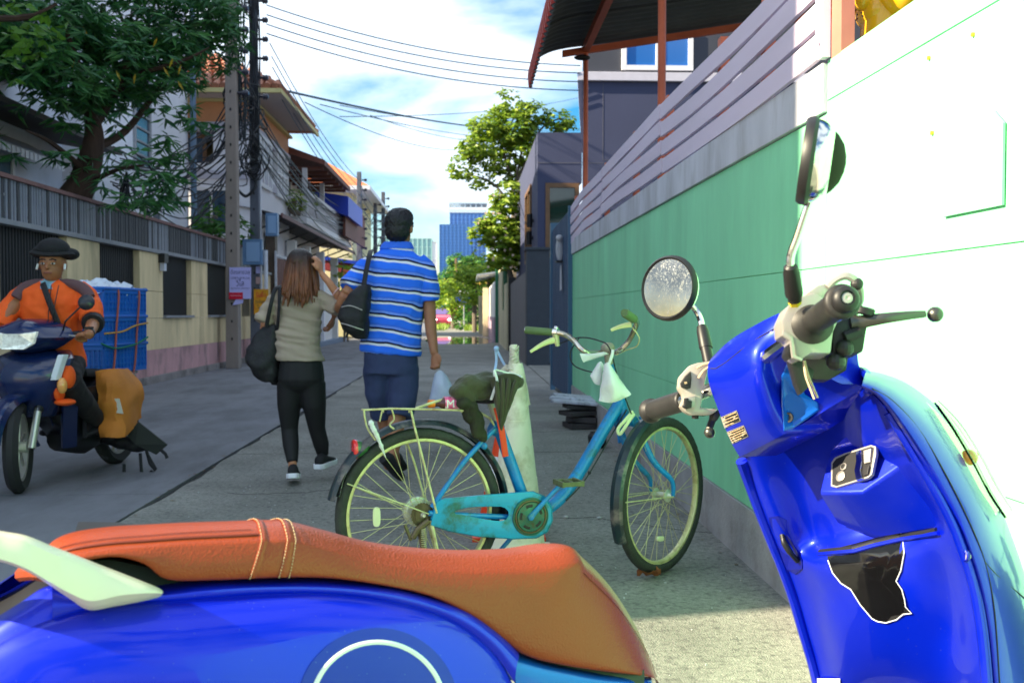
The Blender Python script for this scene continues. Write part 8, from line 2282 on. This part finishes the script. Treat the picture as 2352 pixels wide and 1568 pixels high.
# headlamp cowl
obj('cowl', MB().rings([[K(.0 + x * s_, y + yy, z) for x, yy in ((-1, .16), (-.62, .03), (-.25, -.015), (.25, -.015), (.62, .03), (1, .16), (.55, .24), (-.55, .24))] for s_, y, z in ((.10, .34, .87), (.22, .27, .915), (.30, .26, .965), (.26, .28, 1.02), (.14, .34, 1.065), (.07, .37, 1.08))]), M_nb, mk, smooth=True, angle=40)
hl_ = [(-.145, 1.005), (-.05, .99), (.05, .99), (.145, 1.005), (.125, .93), (.07, .895), (-.07, .895), (-.125, .93)]
obj('headlamp', MB().poly([K(x, .205 + abs(x) * .32, z) for x, z in hl_], .03, mf_), mat('faceted_headlamp', (.75, .78, .72), .12, metal=.6, var=.6, vscale=38, emit=(.75, .9, .85), estr=.10), mk, bevel=.006)
obj('cowl_visor', MB().rings([[K(x * s_, y, z) for x in (-1, 1) for y, z in ((y0, z0), (y0 + .05, z0 - .01))][i] for i in (0, 2, 3, 1)] for s_, y0, z0 in ((.17, .27, 1.01), (.15, .30, 1.06), (.06, .35, 1.09))), M_nb2, mk, smooth=True) if False else None
obj('handlebar', MB().tube(curve([K(-.36, .52, .99), K(-.2, .44, .98), K(0, .42, .98), K(.2, .44, .98), K(.36, .52, .99)], 4), .013, 8), M_blk, mk, smooth=True)
for s in (-1, 1):
    obj('grip', MB().tube([K(s * .25, .47, .985), K(s * .37, .53, .99)], .019, 10), M_grip, mk, smooth=True)
    obj('brake_lever', MB().tube([K(s * .22, .41, .98), K(s * .30, .40, .975), K(s * .38, .45, .97)], .006, 6), M_silver, mk)
ms = [W(318 * .0 + 148, 740, 6.22), W(166, 722, 6.25), W(186, 706, 6.28)]
obj('mirror_stem', MB().tube([K(.21, .43, .99), W(150, 738, 6.2), W(183, 706, 6.2)], .006, 6), M_blk, mk)
obj('mirror', MB().lathe(W(198, 694, 6.2), WD((.25, .2, -1)), [(.0004, .022), (.03, .018), (.048, .004), (.05, -.004), (.0004, -.006)], 18), M_nb2, mk, smooth=True)
obj('mirror_stem', MB().tube([K(-.21, .43, .99), K(-.33, .42, 1.16)], .006, 6), M_blk, mk)
obj('mirror', MB().lathe(K(-.37, .42, 1.18), WD((-.25, .2, -1)), [(.0004, .022), (.03, .018), (.048, .004), (.05, -.004), (.0004, -.006)], 18), M_nb2, mk, smooth=True)
obj('luggage_rack', MB().tube([K(-.12, 1.3, .66), K(-.12, 1.8, .665), K(.02, 1.8, .665), K(.02, 1.3, .66)], .01, 6), M_steel, mk)

# rider
DR = 6.5
def r(px, py, dd=0.0): return W(px, py, DR + dd)
kr = DR / FP
rd = thing('person', 'person in orange jacket and black brimmed hat riding the delivery motorbike', 'person', r(120, 830))
body = MB()
hcr = r(121, 607, -.05)
fdir = -fwd + rgt * .08 - UPV * .02
Rr = head(body, hcr, 0.235, fdir)
body.tube([r(122, 628, -.02), r(122, 655, .0)], [.052, .06], 12)
body.rings([ering(r(x, y, dd), rx * kr, ry, None) for x, y, rx, ry, dd in [(122, 648, 44, .08, 0), (122, 680, 62, .10, 0), (122, 740, 52, .10, .02), (122, 820, 52, .12, .08)]])
Ls, Le, Lw = r(188, 672), r(214, 742, -.12), r(203, 770, -.42)
body.tube([Ls, Le], [.05, .043], 12); body.tube([Le, (Le + Lw) / 2, Lw], [.043, .038, .028], 12)
hand(body, r(203, 768, -.42), K(.27, .46, .985) - Lw + Vector((-.02, -.02, -.02)), WD((-.3, -.8, .2)), .175, .9, thumb=-1)
Rs, Re, Rwst = r(56, 672), r(5, 738, -.15), K(-.36, .60, .99)
body.tube([Rs, Re], [.05, .043], 12); body.tube([Re, (Re + Rwst) / 2, Rwst], [.043, .036, .028], 12)
hand(body, Rwst, K(-.30, .48, .99) - Rwst, WD((.3, -.8, .2)), .175, .9)
hipL, knL, anL = r(160, 830, .15), r(152, 872, -.18), K(.16, .95, .36)
hipR, knR, anR = r(95, 830, .15), r(84, 860, -.02), K(-.16, .95, .36)
for a_, b_, c_ in ((hipL, knL, anL), (hipR, knR, anR)):
    body.tube([a_, b_], [.05, .045], 14); body.tube([b_, (b_ + c_) / 2, c_], [.045, .04, .03], 12)
bo_ = obj('body', body, M_skin3, rd, smooth=True, angle=180); finish(bo_, 0.008, 2)
face_details(rd, hcr, .235, Rr, mat('dark_lips', (.20, .06, .04), .5))
for x in (-1, 1):
    obj('earphone', MB().tube([Rr @ Vector((x * .36 * .235, .02, -.0)) + hcr, Rr @ Vector((x * .37 * .235, .035, -.035)) + hcr], .008, 7), MATS['white_badge_paint'], rd, smooth=True)
ht = MB()
ellR(ht, Rr, hcr, (0, -.02, .090), (.104, .114, .084)); ellR(ht, Rr, hcr, (.012, -.035, .088), (.122, .120, .048)); ellR(ht, Rr, hcr, (-.09, -.05, .07), (.06, .07, .04))
o = obj('hat', ht, mat('black_felt', (.010, .010, .011), .85, bump=.4, bscale=80), rd, smooth=True, angle=180)
brm = []
for i in range(28):
    a = 2 * pi * i / 28
    wob = .018 * sin(2 * a + .8) + .012 * sin(3 * a)
    brm.append([Rr @ Vector(((.100 + f_ * .03) * cos(a), (.108 + f_ * .02) * sin(a) - .01, .062 + wob * f_ * .3 + .016 * f_)) + hcr for f_ in (0, .5, 1)])
brm.append(brm[0])
obj('hat_brim', MB().grid(brm, .022), MATS['black_felt'], o, smooth=True)
M_or = mat('orange_jacket_cloth', (0.88, 0.11, 0.008), 0.75, var=0.06, vscale=5)
M_mv = mat('brownish_mauve_panel', (0.12, 0.06, 0.065), 0.8)
jk = MB()
jk.rings([ering(r(x, y, dd), rx * kr, ry, None) for x, y, rx, ry, dd in [(122, 642, 30, .075, 0), (122, 652, 52, .10, 0), (122, 668, 70, .125, 0), (122, 700, 72, .14, 0), (122, 740, 66, .14, .02), (124, 790, 60, .145, .05), (128, 825, 64, .17, .1), (132, 842, 62, .17, .1)]])
jk.tube([r(176, 664), r(196, 680), r(208, 710, -.04), Le + (Ls - Le) * .12], [.065, .075, .078, .074], 14)
jk.tube([r(68, 664), r(48, 682), r(22, 712, -.06), Re, Re + (Rwst - Re) * .5], [.065, .072, .072, .066, .055], 14)
jo = obj('jacket', jk, M_or, rd, smooth=True, angle=180); finish(jo, .009, 3, .022, .08)
for s, (a_, b_, c_, e_) in ((1, (r(138, 647, -.05), r(166, 652, -.06), r(192, 664, -.07), r(208, 684, -.09))), (-1, (r(106, 647, -.05), r(78, 652, -.06), r(54, 664, -.07), r(36, 684, -.10)))):
    obj('shoulder_panel', MB().tube(curve([a_, b_, c_, e_], 5), [.016, .02, .024, .028, .03, .032, .034, .036, .037, .038, .038, .038, .038, .038, .036, .034], 10, flat=(UPV, 1, .8)), M_mv, jo, smooth=True)
obj('cuff', MB().tube([Le + UPV * .005, Le + (Lw - Le) * .12], [.072, .066], 14), M_bagb, jo, smooth=True)
obj('cuff', MB().tube([Re + (Rwst - Re) * .45, Re + (Rwst - Re) * .62], [.058, .052], 14), M_bagb, jo, smooth=True)
obj('neck_scarf', MB().rings([ering(r(x, y, dd), rx * kr, ry, None) for x, y, rx, ry, dd in [(123, 641, 24, .068, .0), (122, 646, 29, .080, -.01), (121, 655, 31, .085, -.02), (120, 664, 24, .08, -.05)]]), mat('pale_blue_scarf', (.22, .42, .52), .8, bump=.6, bscale=40), rd, smooth=True)
obj('shoulder_strap', MB().tube(curve([r(98, 650, -.12), r(112, 690, -.16), r(132, 740, -.15), r(150, 782, -.10)], 5), .02, 6, flat=(fwd, .3, 1)), M_bagb, rd)
obj('lanyard', MB().tube(curve([r(118, 655, -.14), r(112, 710, -.17), r(110, 770, -.13)], 5), .003, 5).tube(curve([r(135, 655, -.13), r(122, 720, -.17), r(116, 770, -.13)], 5), .003, 5), M_cable, rd)
obj('wrist_watch', MB().tube([Lw + (Le - Lw) * .12, Lw + (Le - Lw) * .22], .034, 12).box(Lw + (Le - Lw) * .17 + UPV * .034, (.04, .04, .012)), M_blk, rd)
pt = MB()
pt.rings([ering(r(x, y, dd), rx * kr, ry, None) for x, y, rx, ry, dd in [(128, 810, 56, .15, .12), (128, 840, 60, .16, .12), (128, 860, 50, .14, .12)]])
for a_, b_, c_ in ((hipL, knL, anL), (hipR, knR, anR)):
    pt.tube([a_, (a_ + b_) / 2, b_], [.11, .10, .085], 14); pt.tube([b_, b_ + (c_ - b_) * .5, b_ + (c_ - b_) * .9], [.085, .078, .062], 14)
po = obj('trousers', pt, mat('black_trousers', (.014, .012, .014), .8), rd, smooth=True, angle=180); finish(po, .01, 3, .02, .09)
obj('knee_panel', MB().ball(knL + rgt * .03 - fwd * .035 + UPV * .02, .06, 9, (.7, .9, 1.25)).ball(knL - rgt * .03 - fwd * .03 - UPV * .07, .055, 9, (.6, 1, 1.2)).ball(knL - rgt * .0 - fwd * .02 - UPV * .14, .065, 9, (1.0, 1, .35)), M_or, po, smooth=True)
for c_, s in ((anL, 1), (anR, -1)):
    shoe(rd, c_ + mf_ * .10 - UPV * .08, c_ - mf_ * .15 - UPV * .08, .045, M_shoeb, None, .045)

# crates and load
M_crate = mat('blue_plastic_crate', (0.010, 0.12, 0.50), 0.4, var=0.08, vscale=5, spec=.5)
lx_, rx_ = .0, .0
def crate(z, label, h=.205):
    c = thing('crate', label, 'crate', K(0.02, 1.75, z), group='blue crates stacked on the motorbike')
    x0, x1, y0, y1 = -.40, .03, 1.28, 1.92
    tp = .015
    def wall(a, b_, nrm, name='side_wall'):
        # ribbed wall with slots
        mb = MB()
        d_ = (b_ - a); n_s = 12
        R_ = Matrix((d_.normalized(), nrm, UPV)).transposed()
        L = d_.length
        c0_ = (a + b_) / 2
        mb.box(c0_ + UPV * (h - .02), (L, .026, .03), R_)
        mb.box(c0_ + UPV * .015, (L, .02, .03), R_)
        mb.box(c0_ + UPV * h * .5, (L, .006, h - .06), R_)
        for i in range(n_s + 1):
            mb.box(a + d_ * i / n_s + UPV * h * .5 + nrm * .004, (.012, .012, h - .06), R_)
        for i in range(3):
            mb.box(c0_ + UPV * (h * (.3 + .2 * i)) + nrm * .003, (L, .012, .008), R_)
        obj(name, mb, M_crate, c)
    z0 = z
    P00, P10, P11, P01 = K(x0, y0, z), K(x1, y0, z), K(x1, y1, z), K(x0, y1, z)
    wall(P00, P10, -mf_, 'end_wall'); wall(P10, P11, mr_); wall(P01, P11, mf_, 'end_wall'); wall(P00, P01, -mr_)
    obj('bottom', MB().hexa([P00, P10, P11, P01, P00 + UPV * .01, P10 + UPV * .01, P11 + UPV * .01, P01 + UPV * .01]), M_crate, c)
    obj('rim', MB().tube([K(x0 - .01, y0 - .01, z + h), K(x1 + .01, y0 - .01, z + h), K(x1 + .01, y1 + .01, z + h), K(x0 - .01, y1 + .01, z + h)], .013, 6, closed=True), M_crate, c)
crate(.84 - .16, 'bottom one of the three blue crates strapped behind the rider')
crate(.84 - .16 + .208, 'middle one of the three blue crates strapped behind the rider')
crate(.84 - .16 + .416, 'top one of the three blue crates, covered with plastic film', .20)
film = []
rf_ = random.Random(6)
for i in range(22):
    film.append([K(-.41 + .45 * j / 16, 1.26 + .68 * i / 21, 1.29 + .07 * noise.noise(Vector((i * .4, j * .5, 1.5))) + .06 * sin(pi * j / 16) * sin(pi * i / 21)) for j in range(17)])
tag(obj('plastic_film', MB().grid(film), mat('clear_crinkled_film', (.75, .8, .9), .12, alpha=.72, spec=.9, bump=1, bscale=30)), 'crinkled clear plastic film over the top blue crate', 'plastic film')
for (y, c_, lab) in ((1.42, (.42, .10, .07), 'red elastic cord nearer the rider running down the crates'), (1.74, (.36, .09, .07), 'red elastic cord nearer the tail running down the crates')):
    tag(obj('elastic_cord', MB().tube(curve([K(.0, y + .06, 1.29), K(.05, y + .05, 1.27), K(.055, y, 1.0), K(.055, y - .05, .70), K(.06, y - .20, .45)], 5), .008, 6), mat('cord_%d' % int(y * 100), c_, .6)), lab, 'cord')
tag(obj('elastic_cord', MB().tube(curve([K(.045, 1.27, .97), K(.057, 1.5, .98), K(.057, 1.7, 1.02), K(.052, 1.92, 1.04)], 5), .007, 6), mat('mustard_cord', (.5, .26, .04), .6)), 'mustard yellow cord tied level round the crates', 'cord')
tag(obj('elastic_cord', MB().tube(curve([K(.045, 1.22, .90), K(.057, 1.4, .86), K(.057, 1.7, .88), K(.052, 1.92, .93)], 5), .007, 6), mat('green_cord_mat', (.0, .16, .10), .6)), 'thin green cord tied round the crates below the yellow one', 'cord')
# orange delivery bag folded under the crates
ob = thing('delivery_bag', 'collapsed orange fabric delivery bag hanging under the crates', 'bag', K(.3, 1.7, .5))
def Kp(px, py, d): return W(px, py, d)
ogrid = [[Kp(218, 852, 6.85), Kp(262, 850, 6.95), Kp(290, 850, 7.35)], [Kp(226, 900, 6.8), Kp(265, 888, 6.85), Kp(318, 880, 7.3)], [Kp(232, 950, 6.8), Kp(275, 935, 6.82), Kp(320, 905, 7.25)], [Kp(232, 1000, 6.8), Kp(280, 1003, 6.78), Kp(318, 960, 7.2)]]
obj('panel', MB().grid([[p + fwd * .05 * noise.noise(p * 9) + rgt * .02 * noise.noise(p * 12 + Vector((4, 4, 4))) for p in rr] for rr in smooth_grid(ogrid, 5, 5)], .02), mat('faded_orange_fabric', (.50, .17, .02), .75, var=.12, vscale=5), ob, smooth=True, angle=30)
obj('white_patch', MB().poly([Kp(255, 915, 6.78), Kp(274, 915, 6.78), Kp(283, 950, 6.78), Kp(255, 946, 6.78)], .004, fwd), mat('white_bag_print', (.6, .58, .5), .6), ob)
put_text(ob, 'EXPRESS', .05, MATS['white_bag_print'], Kp(272, 963, 6.78), width=.09) if False else None
bb2 = thing('black_bag', 'folded black bag with dangling straps at the tail of the motorbike', 'bag', K(.3, 1.8, .4))
bg = MB()
for (px, py, rx, rz) in [(250, 1005, .10, .045), (285, 1015, .10, .05), (315, 1022, .08, .05), (335, 1010, .05, .06)]:
    bg.ball(Kp(px, py, 7.05), 1.0, 10, (rx, .07, rz))
o = obj('roll', bg, M_bagb, bb2, smooth=True, angle=180); finish(o, .011, 3, .02, .06)
obj('flap', MB().poly([Kp(317, 968, 6.95), Kp(384, 1021, 7.0), Kp(358, 1044, 7.0), (Kp(310, 1020, 6.95)), Kp(292, 1000, 6.95)], .02, fwd), mat('dark_green_black_fabric', (.02, .024, .02), .7), bb2, bevel=.004)
for pts in ([(350, 1035), (380, 1062), (384, 1072)], [(335, 1050), (345, 1085), (358, 1100)], [(322, 1060), (325, 1105)], [(350, 1100), (338, 1115)], [(285, 1085), (285, 1105)], [(338, 1062), (358, 1098)], [(232, 1068), (248, 1074)]):
    obj('strap', MB().tube([Kp(x, y * 1.0 - 20, 7.0) for x, y in pts], .012, 6, flat=(fwd, .3, 1)), M_bagb, bb2)
print('OBJS', len(bpy.data.objects), 'TRIS', sum(sum(len(p.vertices) - 2 for p in o.data.polygons) for o in bpy.data.objects if o.type == 'MESH'))
